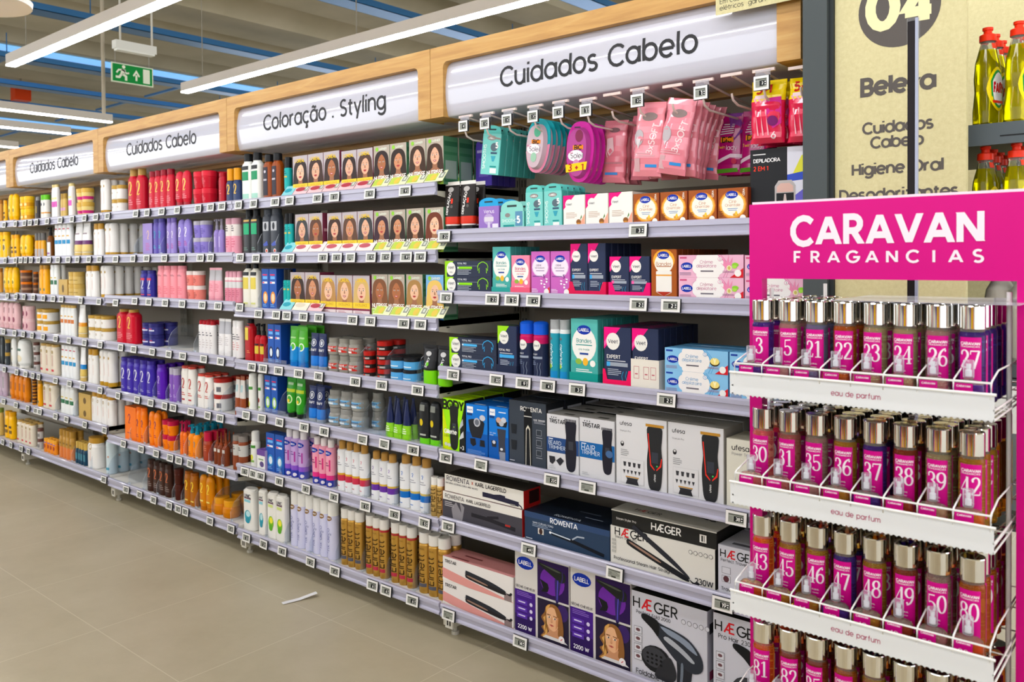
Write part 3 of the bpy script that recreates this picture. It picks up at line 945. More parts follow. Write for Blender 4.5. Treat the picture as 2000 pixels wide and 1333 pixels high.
def epilator(w, h):
    ops = [('p', [(.2, 0), (.5, 0), (.5, 1), (.2, 1)], '#dfe0ea'), ('P', .46, .72, [(-.2, -.2), (.1, -.2), (.1, .2), (0, .2)], '#d9d84a'), ('P', .4, .62, [(-.2, 0), (.15, .05), (.15, -.1), (-.2, -.12)], '#3a54b8'), ('p', [(.28, 0), (.5, 0), (.5, .42), (.28, .3)], '#6a64c0'), ('p', [(.3, 0), (.5, 0), (.5, .2), (.3, .12)], '#e6a9b4'), ('r', -.44, .92, -.2, .935, '#d8d8d8'), ('t', 'DEPILADORA', -.18, .84, .5, '#efefef', .09, 0, .1), ('t', '2 EM 1', -.29, .73, .28, '#d8402c', .09, 0, .1),
           ('P', .16, .3, [(-.19, -.3), (-.13, -.36), (.13, -.36), (.19, -.3), (.19, .22), (.12, .32), (-.12, .32), (-.19, .22)], '#b9b4b2'), ('P', .16, .28, [(-.16, -.28), (-.11, -.33), (.11, -.33), (.16, -.28), (.16, .12), (-.16, .12)], '#1a1b1e'), ('P', .16, .43, [(-.15, -.06), (.15, -.06), (.15, .04), (.08, .1), (-.08, .1), (-.15, .04)], '#d7b3a8'), ('P', .16, .28, [(-.015, .1), (.015, .1), (.035, -.05), (.01, -.28), (-.01, -.28), (-.035, -.05)], '#c9b8b2')]
    return box_shape(w, h, .09, '#202124', '#cfd0dc', '#191a1c', ops)


def decolor(w, h):
    ops = [('E', 0, .64, 0, 0, .44, .42, '#e3c3e4'), ('E', 0, .64, 0, 0, .40, .38, '#f1e6f2')] + LAB(0, .83, .5) + [('t', 'CR\u00c8ME', -.08, .68, .28, '#5a3f6c', .07), ('t', 'D\u00c9COLORANTE', -.02, .62, .5, '#5a3f6c', .07), ('r', -.22, .55, .22, .565, '#8a6a9c'), ('r', -.4, .42, .1, .44, '#7a4a8c'), ('t', '5', .2, .43, .09, '#6a3a7c', .1)]
    for dx, dy in ((.06, .3), (.22, .22), (.34, .34)):
        ops += [('P', dx, dy, [(-.05, .09), (.06, .07), (.04, -.1), (-.04, -.1)], '#f4f0f6'), ('P', dx, dy, [(-.05, .03), (.055, .02), (.05, -.02), (-.05, -.02)], '#b04a9c')]
    ops += [('p', [(.5, .2), (.5, 0), (.1, 0)], '#d23c34'), ('E', .33, .08, 0, 0, .13, .13, '#f2eeee')] + bars(-.46, .13, 4, .34, '#f1dff3', .03)
    return box_shape(w, h, .045, '#c56bb8', '#b75aab', '#a84f9e', ops)


def waxbox(w, h):
    ops = [('e', 0, .78, .42, .22, '#e9a83c'), ('e', 0, .72, .36, .2, '#f4efe4')] + LAB(-.02, .88, .46) + [('t', 'Bandes', 0, .705, .6, '#a5622c', .05), ('r', -.28, .645, .28, .66, '#a5622c'), ('p', [(-.3, .55), (-.3, .13), (0, .05), (.3, .13), (.3, .55), (.2, .57), (-.2, .57)], '#eeebe4'), ('p', [(-.3, .14), (.3, .14), (0, .05)], '#a8321c'), ('r', -.3, .46, .3, .49, '#e0a24c')]
    return box_shape(w, h, .03, '#a0561f', '#7a3a1a', '#6a3216', ops)


def body_box(w, h):
    ops = [('p', [(-.5, 0), (-.1, 0), (-.5, .85)], '#c9de16'), ('p', [(.24, 0), (.5, 0), (.5, .95), (.3, .5)], '#1d1f1c'), ('t', 'BODY', -.02, .885, .94, '#1d2410', .12, 0, .06), ('r', -.46, .79, -.2, .805, '#1d2410')] + trimmer(.02, .47, 1.5, '#1f211f') + [('E', .02, .47, 0, 0, .02, .02, '#9ad51f'), ('t', 'Gillette', -.14, .37, .56, '#f0f2ea', .11, 0, .1), ('t', 'Labs', -.3, .29, .24, '#3a4a1c', .05), ('E', -.34, .12, 0, 0, .07, .06, '#c9cfc0'), ('E', -.2, .11, 0, 0, .07, .06, '#c9cfc0'), ('P', .34, .42, [(-.1, 0), (.1, .2), (.08, .4), (-.02, .25)], '#b9bcc0'), ('P', .36, .3, [(-.12, -.1), (.1, .0), (.08, .2), (-.02, .1)], '#cfd2d4'), ('t', '+3', .38, .1, .16, '#f2f2ee', .1)]
    return box_shape(w, h, .1, '#9be01a', '#20221f', '#b5d80f', ops, tops=[('r', -.3, .1, .3, .35, '#7fa80e'), ('r', -.2, .5, .25, .6, '#7fa80e')])


def shaver(kind):
    def f(w, h):
        P = lambda u, v, p, c: ('P', u, v, p, c)
        ops = [('r', -.5, 0, .5, .45, '#0f57a4'), ('r', -.44, .83, -.16, .955, '#f2f4f6'), ('t', 'PHILIPS', -.3, .89, .22, '#2a5ea8', .09), ('r', -.44, .78, -.2, .82, '#123a74'), ('r', .02, .9, .38, .92, '#cfe0f2')]
        if kind == 0:
            ops += [P(.0, .6, [(-.38, .15), (-.2, .2), (.25, .22), (.36, .1), (.3, -.2), (.2, -.42), (-.2, -.42), (-.32, -.2)], '#22242a'), ('E', .02, .66, 0, 0, .15, .15, '#b9bcc4'), ('E', .02, .66, 0, 0, .1, .1, '#6a6e78'), ('E', .27, .76, 0, 0, .13, .1, '#c9ccd4'), P(-.16, .26, [(-.14, .12), (.1, .14), (.14, -.06), (0, -.14), (-.12, -.06)], '#1d1f26'), P(.26, .26, [(-.1, .12), (.1, .12), (.12, -.1), (-.12, -.1)], '#1d1f26')] + bars(-.42, .1, 4, .8, '#6f9bd4', .022)
        else:
            ops += [P(.16, .72, [(-.3, .06), (.3, .06), (.24, -.16), (-.22, -.16)], '#1d1f26'), ('E', .02, .76, 0, 0, .13, .11, '#c9a898'), ('E', .27, .77, 0, 0, .13, .11, '#c9ccd4'), ('E', .16, .7, 0, 0, .12, .1, '#b9bcc4'), P(.16, .35, [(-.22, .5), (.22, .5), (.17, 0), (.2, -.45), (.1, -.55), (-.06, -.55), (-.14, -.45), (-.15, 0)], '#3a3d48'), P(.18, .12, [(-.14, .1), (.16, .1), (.17, -.28), (.1, -.36), (-.04, -.36), (-.11, -.28)], '#8a8f9c'), ('E', .16, .22, 0, 0, .07, .05, '#e8eaee'), ('t', 'fast, clean', -.28, .5, .3, '#d8e8f6', .08), ('t', 'shave', -.34, .46, .18, '#d8e8f6', .08), P(-.22, .3, [(-.14, .12), (.12, .12), (.1, -.12), (-.1, -.12)], '#2a2c34'), ('E', -.22, .33, 0, 0, .08, .07, '#c9ccd4')]
        return box_shape(w, h, .09, '#1a78cc', '#0b4c94', '#1160b0', ops, tops=[('r', -.2, .1, .3, .2, '#cfe0f2')])
    return f


def rowenta_trim(w, h):
    ops = [('t', 'ROWENTA', .1, .885, .56, '#e9e8e4', .085), ('P', .02, .47, [(-.1, .58), (.1, .58), (.11, .2), (.1, -.6), (-.1, -.6), (-.11, .2)], '#101216'), ('P', .02, .36, [(-.055, .3), (0, .38), (.055, .3), (.07, -.5), (-.07, -.5)], '#d9d6c8'), ('P', .02, .35, [(-.04, .28), (0, .34), (.04, .28), (.055, -.46), (-.055, -.46)], '#181a1e'), ('r', -.09, .765, .12, .78, '#c9c8c4'), ('t', 'HAIR TRIMMER', .32, .735, .3, '#d9dade', .09)] + bars(.18, .705, 2, .3, '#9a9ea8', .02)
    for i in range(3):
        ops += [('r', .24, .5 - i * .155, .38, .59 - i * .155, '#8a8f98'), ('r', .25, .507 - i * .155, .37, .583 - i * .155, '#343a42'), ('r', .24, .465 - i * .155, .4, .475 - i * .155, '#9a9ea8')]
    ops += [('P', -.36, .55, [(-.08, .1), (.08, .1), (.06, -.1), (-.06, -.1)], '#20242a'), ('P', -.36, .3, [(-.08, .1), (.08, .1), (.06, -.1), (-.06, -.1)], '#20242a'), ('r', -.48, .05, -.34, .06, '#c9ccd4')]
    return box_shape(w, h, .1, '#3a414b', '#22252a', '#2a2d32', ops, [(.1, .82, .9, .9, '#b9bcc2')], tops=[('r', -.1, .2, .4, .3, '#6a6e76')])


def tristar_box(txt, c, u, s):
    def f(w, h):
        ops = [('r', -.5, .34, .5, .6, c), ('t', 'TRISTAR', -.16, .885, .5, '#26262a', .1), ('E', -.34, .95, 0, 0, .015, .015, '#26262a'), ('E', -.27, .95, 0, 0, .015, .015, '#26262a'), ('E', -.2, .95, 0, 0, .015, .015, '#26262a'), ('r', -.44, .565, -.3, .58, '#e8edf4'), ('t', txt, -.24, .51, .4, '#cfdcec', .06), ('t', 'TRIMMER', -.17, .43, .52, '#cfdcec', .06)]
        ops += trimmer(u, .5, s, '#22222c')
        ops += [('P', -.32, .2, [(-.1, .1), (.08, .1), (.1, 0), (0, -.1), (-.08, -.06)], '#2c2c32'), ('P', -.08, .19, [(-.12, .02), (.02, .12), (.13, .04), (.0, -.1)], '#2c2c32')] if u < .3 else [('e', .36, .46, .1, .06, '#4a6a94')]
        ops += bars(-.42, .09, 2, .2, '#b9babe', .03)
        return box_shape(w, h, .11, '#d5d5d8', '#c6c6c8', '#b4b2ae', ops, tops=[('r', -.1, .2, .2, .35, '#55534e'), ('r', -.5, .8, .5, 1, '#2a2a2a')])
    return f


def ufesa_box(w, h):
    ops = [('t', 'ufesa', -.3, .885, .23, '#3a3a3c', .075), ('t', 'Titanium Pro', -.31, .785, .22, '#8a8a8c', .06), ('E', -.37, .6, 0, 0, .035, .045, '#2c2c30'), ('E', -.37, .615, 0, 0, .02, .02, '#d6d6d6')] + bars(-.4, .51, 4, .16, '#9a9a9c', .025)
    ops += [('r', -.4, .05, .06, .40, '#c2c2c4'), ('r', -.395, .053, .055, .397, '#dcdcde')] + [('P', -.32 + i * .095, .32, [(-.03, .035), (.03, .035), (.02, -.04), (-.02, -.04)], '#3a3a3e') for i in range(4)] + [('P', -.33 + i * .075, .21, [(-.025, .03), (.025, .03), (0, -.04)], '#3a3a3e') for i in range(5)] + [('P', -.17, .08, [(-.12, .06), (.12, .06), (.1, .03), (.13, -.05), (-.13, -.05), (-.1, .03)], '#2c2c30'), ('r', -.3, .135, -.04, .15, '#b98a3a')]
    ops += trimmer(.27, .47, 1.14, '#2a2b2d', '#d8382c', False) + [('t', 'ufesa', .275, .19, .1, '#e9e9e9', .08, 90)]
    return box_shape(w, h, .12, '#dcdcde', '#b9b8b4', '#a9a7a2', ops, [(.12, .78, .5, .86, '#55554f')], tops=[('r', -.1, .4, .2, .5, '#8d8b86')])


def ufesa_small(w, h):
    ops = [('t', 'ufesa', -.2, .87, .36, '#3a3a3c', .075), ('t', 'Power Trim', -.18, .79, .4, '#8a8a8c', .06), ('P', .2, .62, [(-.1, .1), (.3, .12), (.3, -.12), (-.06, -.1)], '#33343a')] + bars(-.4, .2, 3, .3, '#b5b1a4', .03)
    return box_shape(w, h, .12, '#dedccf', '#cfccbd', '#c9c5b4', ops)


def kl_box(dark):
    def f(w, h):
        fc = '#e4e1da'
        ops = []
        if dark:
            ops += [('r', -.5, 0, .5, .7, '#45434a'), ('P', -.3, .32, [(-.06, -.08), (.06, -.08), (.09, .06), (.03, .1), (.05, .0), (-.02, .09), (-.08, .02)], '#8a878c')] + bars(-.47, .6, 3, .12, '#b9b6ba', .07) + [('k', [(-.12, .36), (.1, .34), (.42, .22)], .018, '#232228'), ('k', [(.08, .4), (.22, .5)], .012, '#232228'), ('r', .3, .26, .36, .33, '#a8322c')]
            ops += [('t', 'ROWENTA', -.34, .85, .25, '#6a6668', .08), ('t', 'KARL LAGERFELD', -.03, .85, .3, '#3a383a', .09)]
        else:
            ops += [('t', 'ROWENTA', -.32, .78, .3, '#55525a', .08), ('t', 'x', -.13, .78, .02, '#c05a4a', .1), ('t', 'KARL LAGERFELD', .1, .78, .38, '#2c2b2e', .1), ('t', 'NATURAL LOOKING CURLS AND WAVES', -.27, .5, .42, '#55525a', .08), ('k', [(.0, .3), (.1, .3), (.28, .26), (.44, .2)], .022, '#26253a'), ('k', [(.14, .34), (.22, .42), (.28, .4)], .014, '#26253a'), ('k', [(.44, .2), (.47, .1), (.48, -.0)], .006, '#26253a'), ('r', .34, .05, .4, .14, '#8d8a86')]
        return box_shape(w, h, .09, fc, '#a3201f', '#3a3632' if not dark else '#e4e1da', ops, [(.3, .2, .9, .9, '#2a1414')])
    return f


def tong_box(w, h):
    ops = [('r', -.5, .8, .5, 1, '#33486a'), ('t', 'ROWENTA', -.02, .86, .32, '#e6e9ee', .09), ('t', '16MM CURLING TONG', -.27, .66, .25, '#c5cedb', .08)] + bars(-.4, .58, 2, .24, '#93a3b8', .05) + [('r', -.33, .3, -.26, .5, '#d9d6d0'), ('E', -.295, .4, 0, 0, .022, .03, '#3a2420'), ('k', [(-.16, .44), (.1, .34), (.44, .14)], .016, '#10141c'), ('k', [(-.17, .46), (.06, .38)], .006, '#c9d2de'), ('k', [(.08, .4), (.14, .54), (.22, .56)], .007, '#aab4c0'), ('E', -.18, .45, 0, 0, .012, .012, '#ffffff'), ('r', -.48, .06, -.4, .09, '#d0d6de')]
    return box_shape(w, h, .2, '#2b3d55', '#22324a', '#1a2230', ops, tops=[('t', 'ROWENTA', -.02, .12, .3, '#c9d2de', .08), ('r', .1, .3, .3, .33, '#8a96a8'), ('r', -.05, .5, .2, .54, '#6a768a')])


def haeger_straight(w, h):
    ops = haeger(-.29, .88, .34) + [('t', 'Steam Styler Pro', -.34, .735, .22, '#5a5a5e', .07)] + straightener(-.02, .5, .62, -24, '#1d1e22', 5) + [('E', .28 + i * .045, .8, 0, 0, .018, .018, '#6a6a6e') for i in range(5)] + [('E', .28 + i * .045, .8, 0, 0, .014, .014, '#dcdbd4') for i in range(5)] + [('r', -.48, .3 + i * .1, -.44, .37 + i * .1, '#b5b4ae') for i in range(4)]
    ops += [('t', 'Professional Steam Hair Straightner', -.14, .17, .64, '#2c2c30', .07), ('t', '230W', .4, .12, .16, '#2c2c30', .08)]
    return box_shape(w, h, .1, '#dcdad3', '#2a2a2a', '#c5c2ba', ops)


def haeger_flat(w, h):
    ops = [('t', 'H\u00c6GER', .04, .5, .28, '#e9e8e4', .09), ('t', 'Steam Styler Pro', -.35, .5, .2, '#cfcdc8', .07), ('r', .35, .22, .41, .68, '#e4e2dc'), ('r', .365, .28, .38, .62, '#35332f'), ('r', .388, .28, .393, .62, '#35332f'), ('r', -.5, .93, .5, 1, '#cfccc4')]
    top = haeger(-.2, .2, .26) + straightener(.08, .62, .5, -28, '#1d1e22', 4)
    return box_shape(w, h, .21, '#232322', '#232322', '#c9c6bd', ops, tops=top)


def haeger_dry(txt, sub, u=-.0):
    def f(w, h):
        P = lambda a, b, p, c: ('P', a, b, smooth(p, 3), c)
        ops = haeger(-.18, .87, .62) + [('t', txt, -.2, .76, .46, '#3a3a3e', .07)] + [('E', .2 + i * .075, .8, 0, 0, .03, .03, '#77777c') for i in range(5)] + [('E', .2 + i * .075, .8, 0, 0, .024, .024, '#cfcfd6') for i in range(5)]
        for i in range(4):
            ops += [('r', -.46, .5 - i * .105, -.35, .585 - i * .105, '#77777c'), ('r', -.455, .505 - i * .105, -.355, .58 - i * .105, '#d3d3da'), ('E', -.405, .545 - i * .105, 0, 0, .03, .02, '#6a4a4e')]
        ops += [P(u, .36, [(.12, .06), (.3, .02), (.3, -.2), (.24, -.4), (.2, -.58), (.12, -.64), (.02, -.62), (.02, -.52), (.1, -.36), (.12, -.15)], '#26282e'), P(u, .5, [(-.35, .2), (-.34, .26), (-.22, .25), (-.1, .2), (.08, .17), (.26, .12), (.4, .0), (.45, -.12), (.42, -.22), (.3, -.26), (.14, -.2), (0, -.09), (-.12, .02), (-.24, .13)], '#2e323a'), P(u, .53, [(-.1, .14), (.08, .12), (.28, .05), (.38, -.06), (.3, -.04), (.15, .03), (0, .07)], '#8a94a4'), P(u, .5, [(-.05, .03), (.15, -.06), (.3, -.14), (.34, -.12), (.2, -.02), (0, .07)], '#aeb2ba'), P(u, .5, [(-.345, .2), (-.335, .255), (-.22, .25), (-.12, .2), (-.13, .04), (-.2, .1)], '#17181b'), P(u, .36, [(.17, -.05), (.2, -.06), (.19, -.25), (.14, -.42), (.1, -.54), (.08, -.53), (.13, -.4), (.16, -.22)], '#6f7884')]
        ops += [('E', u - .16, .26, 0, 0, .2, .16, '#1b1c1f'), ('E', u - .17, .27, -.01, .01, .165, .12, '#3c3d42'), P(u - .02, .2, [(-.16, -.12), (.02, .14), (.12, .02), (.12, -.1), (.02, -.16)], '#2c2d31')] + [('E', u - .17 + dx, .27, 0, dy, .018, .014, '#101113') for dx in (-.1, -.04, .02, .08) for dy in (-.06, -.01, .04)]
        ops += [('t', sub, -.18, .055, .5, '#2c2c30', .07)]
        return box_shape(w, h, .12, '#cbcbd4', '#b2b2bc', '#1c1c1d', ops, [(.1, .72, .5, .84, '#2c2c30'), (.1, .2, .3, .3, '#7a2a4a')], tops=[('r', -.44, .3, -.1, .7, '#8a8884'), ('t', 'HÆGER', .1, .5, .5, '#8d8b86', .08)])
    return f


def haeger_travel(w, h):
    ops = haeger(-.1, .84, .74) + [('t', 'Perfect Travel', -.18, .7, .52, '#5a5a5e', .07), ('r', -.42, .42, -.24, .56, '#8a8a90'), ('r', -.41, .43, -.25, .55, '#d0d0d8'), ('r', -.42, .24, -.24, .38, '#8a8a90'), ('r', -.41, .25, -.25, .37, '#d0d0d8'), ('E', -.33, .31, 0, 0, .06, .06, '#55343a'), ('P', .35, .3, [(-.2, .1), (.2, .2), (.2, -.1), (-.15, 0)], '#26282e'), ('t', 'Travel', -.3, .1, .26, '#2c2c30', .07)]
    return box_shape(w, h, .16, '#ccccd5', '#b4b4bf', '#c2c2cb', ops, tops=[('r', .0, .5, .45, .7, '#6a2430'), ('r', -.3, .15, .1, .25, '#55555c')])


def labell_dryer(w, h):
    ops = LAB(-.3, .88, .32) + [('t', 'S\u00c8CHE-CHEVEUX', -.3, .57, .36, '#2c2636', .08), ('r', -.5, 0, -.11, .53, '#2c1654'), ('r', -.5, .22, -.11, .53, '#43217c'), ('r', -.07, .53, .49, .985, '#2a1348'), ('e', .2, .75, .22, .17, '#6a2f96'), ('r', -.07, 0, .49, .505, '#241d33'), ('e', .38, .4, .1, .1, '#3a2560')] + bars(-.46, .5, 3, .28, '#8a6ac0', .02)
    ops += dryer_ops(.2, .8, .48, '#1f211f', '#33285c', '#4d5148') + [('P', .06, .66, [(-.08, .1), (.06, .06), (.08, 0), (.06, -.06), (-.06, -.08), (-.02, -.02)], '#15171a')]
    for i in range(3):
        ops += [('r', -.46, .35 - i * .085, -.26, .41 - i * .085, '#5a36a0'), ('r', -.43, .375 - i * .085, -.3, .39 - i * .085, '#d9d0ee'), ('E', -.19, .38 - i * .085, 0, 0, .028, .028, '#d9d0ee')]
    ops += [('t', '2200 W', -.31, .07, .26, '#eeeaf4', .1)]
    u, v, s = .2, .29, .125
    P = lambda p, c: ('P', u, v, [(a * s, b * s) for a, b in (smooth(p, 3) if len(p) > 4 else p)], c)
    e = lambda cx, cy, rx, ry, c: ('E', u, v, cx * s, cy * s, rx * s, ry * s, c)
    ops += [P([(-.9, 1.3), (-.2, 1.75), (.6, 1.7), (1.2, 1.1), (1.5, 0), (1.6, -1.2), (1.3, -2.2), (.7, -2.2), (.6, -1.2), (-.5, -1.2), (-.8, -2.3), (-1.7, -2.3), (-1.2, -1.7), (-1.6, -1.2), (-1.1, -.8), (-1.6, -.1), (-1.1, .6)], '#8a5f36'),
            P([(-.9, 1.2), (-.3, 1.7), (-.6, .9), (-1.0, .2), (-1.3, -.1), (-1.0, -.6), (-1.3, -1.2), (-1.0, -1.8), (-1.5, -2.2), (-1.1, -2.2), (-.7, -1.6), (-.9, -1.0), (-.6, -.4), (-.8, .3)], '#d2a35f'),
            P([(-.55, -.8), (.75, -.8), (.8, -1.6), (1.2, -2.2), (-1.0, -2.2), (-.5, -1.5)], '#c18f6c'), P([(-.95, -2.0), (1.6, -2.0), (2.2, -2.35), (-1.4, -2.35)], '#d9d6d6'),
            e(0, .15, .88, 1.28, '#dfb08a'), P([(-.75, -.2), (-.55, -.95), (0, -1.3), (.45, -1.2), (.8, -.5)], '#dfb08a'), P([(.3, 1.55), (.95, .95), (1.05, -.3), (.85, -.9), (.75, .2), (.55, .9)], '#8a5f36'), P([(.55, .5), (.9, .4), (.8, -.6), (.5, -1.1)], '#c98f66'),
            P([(-.72, .52), (-.2, .5), (-.2, .42), (-.7, .4)], '#6a4426'), P([(.15, .5), (.7, .46), (.68, .36), (.15, .42)], '#6a4426'), e(-.42, .2, .2, .09, '#efe4da'), e(.4, .17, .22, .09, '#efe4da'), e(-.4, .2, .1, .1, '#3a3a3c'), e(.42, .17, .1, .1, '#3a3a3c'), P([(-.1, .3), (.0, .3), (.12, -.3), (-.22, -.3)], '#cf9b76'), P([(-.22, -.3), (.12, -.3), (-.05, -.38)], '#a86c4e'), P([(-.42, -.66), (-.05, -.58), (.3, -.68), (-.05, -.82)], '#b55a52'), P([(-.42, -.66), (.3, -.68), (-.05, -.7)], '#7a3030'),
            e(1.35, -1.95, .42, .42, '#ece6e6'), P([(1.2, -2.0), (1.45, -1.8), (1.5, -1.85), (1.25, -2.1)], '#c0323a')]
    return box_shape(w, h, .13, '#d3cfcb', '#bcb7b4', '#aba6a0', ops)


def tristar_pink(w, h):
    ops = [('p', [(-.5, .08), (-.5, .52), (.5, .02), (.5, 0), (-.1, 0)], '#d99a94'), ('p', [(-.5, 0), (-.5, .12), (-.26, 0)], '#e8e4e0'), ('t', 'TRISTAR', -.38, .82, .17, '#26262a', .1), ('r', .38, .0, .48, .3, '#8d7d7c')] + straightener(.12, .42, .56, -6, '#221f22', 0)
    return box_shape(w, h, .1, '#e6e2df', '#d8d2ce', '#cf9290', ops, tops=[('r', -.4, .1, -.15, .2, '#7a3a3c'), ('r', -.3, .45, -.05, .55, '#7a3a3c')])


def blue_carton(pic):
    def f(w, h):
        ops = [('r', -.34, .84, .28, .87, '#d8345c'), ('r', -.3, .75, .3, .82, '#6fb0e8'), ('r', -.34, .64, .3, .69, '#eceff4'), ('r', -.34, .65, -.1, .68, '#d8345c'), ('e', .02, .3, .32, .15, pic), ('e', .02, .3, .2, .1, '#f0d8b0' if pic[1] == 'd' else '#dfeaf2')] + bars(-.3, .12, 2, .5, '#7fb4e4', .04)
        return box_shape(w, h, .05, '#2457a8', '#173f86', '#1a4690', ops)
    return f


def linic(pic):
    def f(w, h):
        ops = [('t', 'LINIC', 0, .83, .6, '#2c2836', .09), ('r', -.32, .76, .32, .79, '#6a4a5a'), ('r', -.3, .68, .26, .74, '#8fc9d4' if pic == '#3f9fb0' else '#cfdc8a'), ('e', .02, .35, .3, .14, pic), ('e', .05, .4, .2, .07, '#bfe0e4' if pic == '#3f9fb0' else '#e9e04a'), ('e', .0, .24, .22, .07, '#2f8fa4' if pic == '#3f9fb0' else '#5ea62c')]
        return bot(w, h, '#eceae4', '#eceae4', (), ops, .02, .9, .55, 5, .04)
    return f


# key: (object name, description, category, shape(w, h))
K = {}


def kd(key, name, desc, cat, fn):
    K[key] = (name, desc, cat, fn)


S = lambda w, h, *a, **k: None
B, C = 'bottle', 'can'
# --- white-bottle bay
kd('tan', 'lotion_bottle', 'tan bottle with brown cap', B, lambda w, h: bot(w, h, '#c58f3e', '#a8702a', (), [('r', -.3, .2, .3, .5, '#e0b45c')], .16, .7))
kd('tan2', 'lotion_bottle', 'beige bottle', B, lambda w, h: bot(w, h, '#c9a860', '#7a8a3a', (), [('r', -.3, .2, .3, .5, '#e0c890')], .16, .7))
kd('ylw', 'shampoo_bottle', 'yellow bottle', B, lambda w, h: tot(w, h, '#f2bd14', '#e0a50e', (), [('e', 0, .45, .3, .14, '#f8dc6a'), ('e', 0, .42, .2, .07, '#9a8420')], .12))
kd('ylwx', 'shampoo_bottle', 'yellow bottle with round emblem', B, lambda w, h: bot(w, h, '#f3c11a', '#efb810', (), [('e', 0, .4, .34, .15, '#ead9a0'), ('e', 0, .4, .24, .11, '#6a5a2a'), ('r', -.3, .64, .3, .72, '#8a6a1c')], .12, .8))
kd('ylws', 'shampoo_bottle', 'small yellow bottle with dark label', B, lambda w, h: bot(w, h, '#f0b81a', '#e3a412', (), [('r', -.36, .2, .36, .32, '#7a5a1e'), ('r', -.3, .4, .3, .48, '#3a2a14')], .15, .8))
kd('ylwj', 'hair_mask_jar', 'yellow jar', 'jar', lambda w, h: jar(w, h, '#efbb22', '#f4c832', ((.2, .5, '#d99a1c'),), [('r', -.3, .25, .3, .45, '#f6e49a')], .28))
kd('dkcan', 'hairspray_can', 'dark grey spray can', C, lambda w, h: can(w, h, '#4a4648', '#9a9896', (), [('r', -.3, .3, .3, .6, '#a89458')]))
kd('grncap', 'dry_shampoo_can', 'white can with green cap', C, lambda w, h: can(w, h, '#f0efe8', '#6cc02c', ((.25, .3, '#d99a3c'),), [('e', 0, .62, .2, .07, '#1c2c4a')], .2, .98, False))
kd('wmag', 'shampoo_bottle', 'tall white bottle with magenta patch', B, lambda w, h: bot(w, h, '#f1f0ee', '#d8c68a', (), [('r', -.5, .34, .5, .5, '#d660b8'), ('r', -.4, .56, .4, .62, '#efe0a0')], .08, .9, .6, 3.4))
kd('goldsl', 'hair_oil_bottle', 'slim gold bottle', B, lambda w, h: bot(w, h, '#c9ab62', '#b08f44', (), [('r', -.4, .3, .4, .42, '#d3a0c0')], .2, .6))
kd('goldj', 'hair_mask_jar', 'gold jar with magenta band', 'jar', lambda w, h: jar(w, h, '#e6cf8a', '#d1ab52', ((.2, .42, '#c83a80'),), (), .3, .82))
kd('wgoldb', 'shampoo_bottle', 'white tottle with gold base', B, lambda w, h: can(w, h, '#f1efec', '#f1efec', ((0, .12, '#b88f2e'),), [('e', 0, .8, .16, .04, '#b99a5a'), ('r', -.03, .3, .04, .66, '#e9c9c0')], .04, .94))
kd('wgoldj', 'hair_mask_jar', 'white jar with gold lid', 'jar', lambda w, h: jar(w, h, '#f0eeea', '#b99648', (), [('E', 0, .45, 0, 0, .1, .08, '#a98d50'), ('E', 0, .45, 0, 0, .06, .05, '#f0eeea')], .26))
kd('wyelj', 'hair_mask_jar', 'white jar with orange label', 'jar', lambda w, h: jar(w, h, '#f0eeea', '#b99648', (), [('r', -.5, .2, .34, .55, '#eda820')], .26))
kd('wgoldc', 'shampoo_bottle', 'white bottle with gold cap', B, lambda w, h: bot(w, h, '#f2f0ed', '#bd9038', (), [('E', 0, .7, 0, 0, .13, .13, '#b0924a'), ('E', 0, .7, 0, 0, .08, .08, '#f2f0ed'), ('r', -.05, .25, .05, .55, '#efd8d0')], .17, .92, .6, 3))
kd('pant', 'shampoo_bottle', 'white bottle with blue label', B, lambda w, h: bot(w, h, '#eff1f2', '#f2f2f2', (), [('r', -.42, .4, .42, .52, '#2a8fc0'), ('r', -.3, .62, .3, .66, '#d8b060'), ('r', -.3, .84, .3, .87, '#c03a4a')], .1, .86, .6, 3))
kd('pano', 'shampoo_bottle', 'white bottle with orange label', B, lambda w, h: bot(w, h, '#eff1f0', '#c9a860', (), [('r', -.42, .42, .42, .54, '#c9783a'), ('r', -.3, .62, .3, .66, '#d8b060')], .08, .86, .6, 3))
kd('pang', 'shampoo_bottle', 'white bottle with green label', B, lambda w, h: bot(w, h, '#eff1f0', '#eeeeee', (), [('r', -.42, .36, .42, .5, '#2c6a4a'), ('r', -.3, .56, .3, .6, '#d8c060')], .08, .86, .6, 3))
kd('pantu', 'conditioner_tube', 'white and gold tube with plum band', 'tube', lambda w, h: tube(w, h, '#f0efee', '#d9bd78', ((.14, .36, '#e3cb86'), (.36, .48, '#6a3a6c')), [('r', -.3, .66, .3, .7, '#9a8a90')], .12, .8))
kd('panto', 'conditioner_tube', 'white and gold tube with orange band', 'tube', lambda w, h: tube(w, h, '#f0efee', '#d9bd78', ((.14, .34, '#e3cb86'), (.34, .46, '#dd962c')), (), .12, .8))
kd('pantb', 'conditioner_tube', 'white and gold tube with blue band', 'tube', lambda w, h: tube(w, h, '#f0efee', '#d9bd78', ((.14, .36, '#dcc06c'), (.36, .5, '#2a86c8')), (), .12, .8))
kd('honey', 'hair_oil_bottle', 'honey bottle with grey cap', B, lambda w, h: bot(w, h, '#e0a42a', '#6a6866', (), [('r', -.5, .05, .5, .35, '#b4b0b0')], .3, .7))
kd('ambp', 'pump_bottle', 'amber pump bottle with white label', B, lambda w, h: spr(w, h, '#7a4a1c', '#1c1b1b', (), [('r', -.45, .05, .45, .5, '#ece9e6'), ('r', -.4, .1, .4, .16, '#a86ab0')], .72))
kd('brnj', 'hair_mask_jar', 'patterned brown jar with orange lid', 'jar', lambda w, h: jar(w, h, '#6a4a3a', '#dd7a1c', ((.3, .5, '#a8846a'),), (), .2))
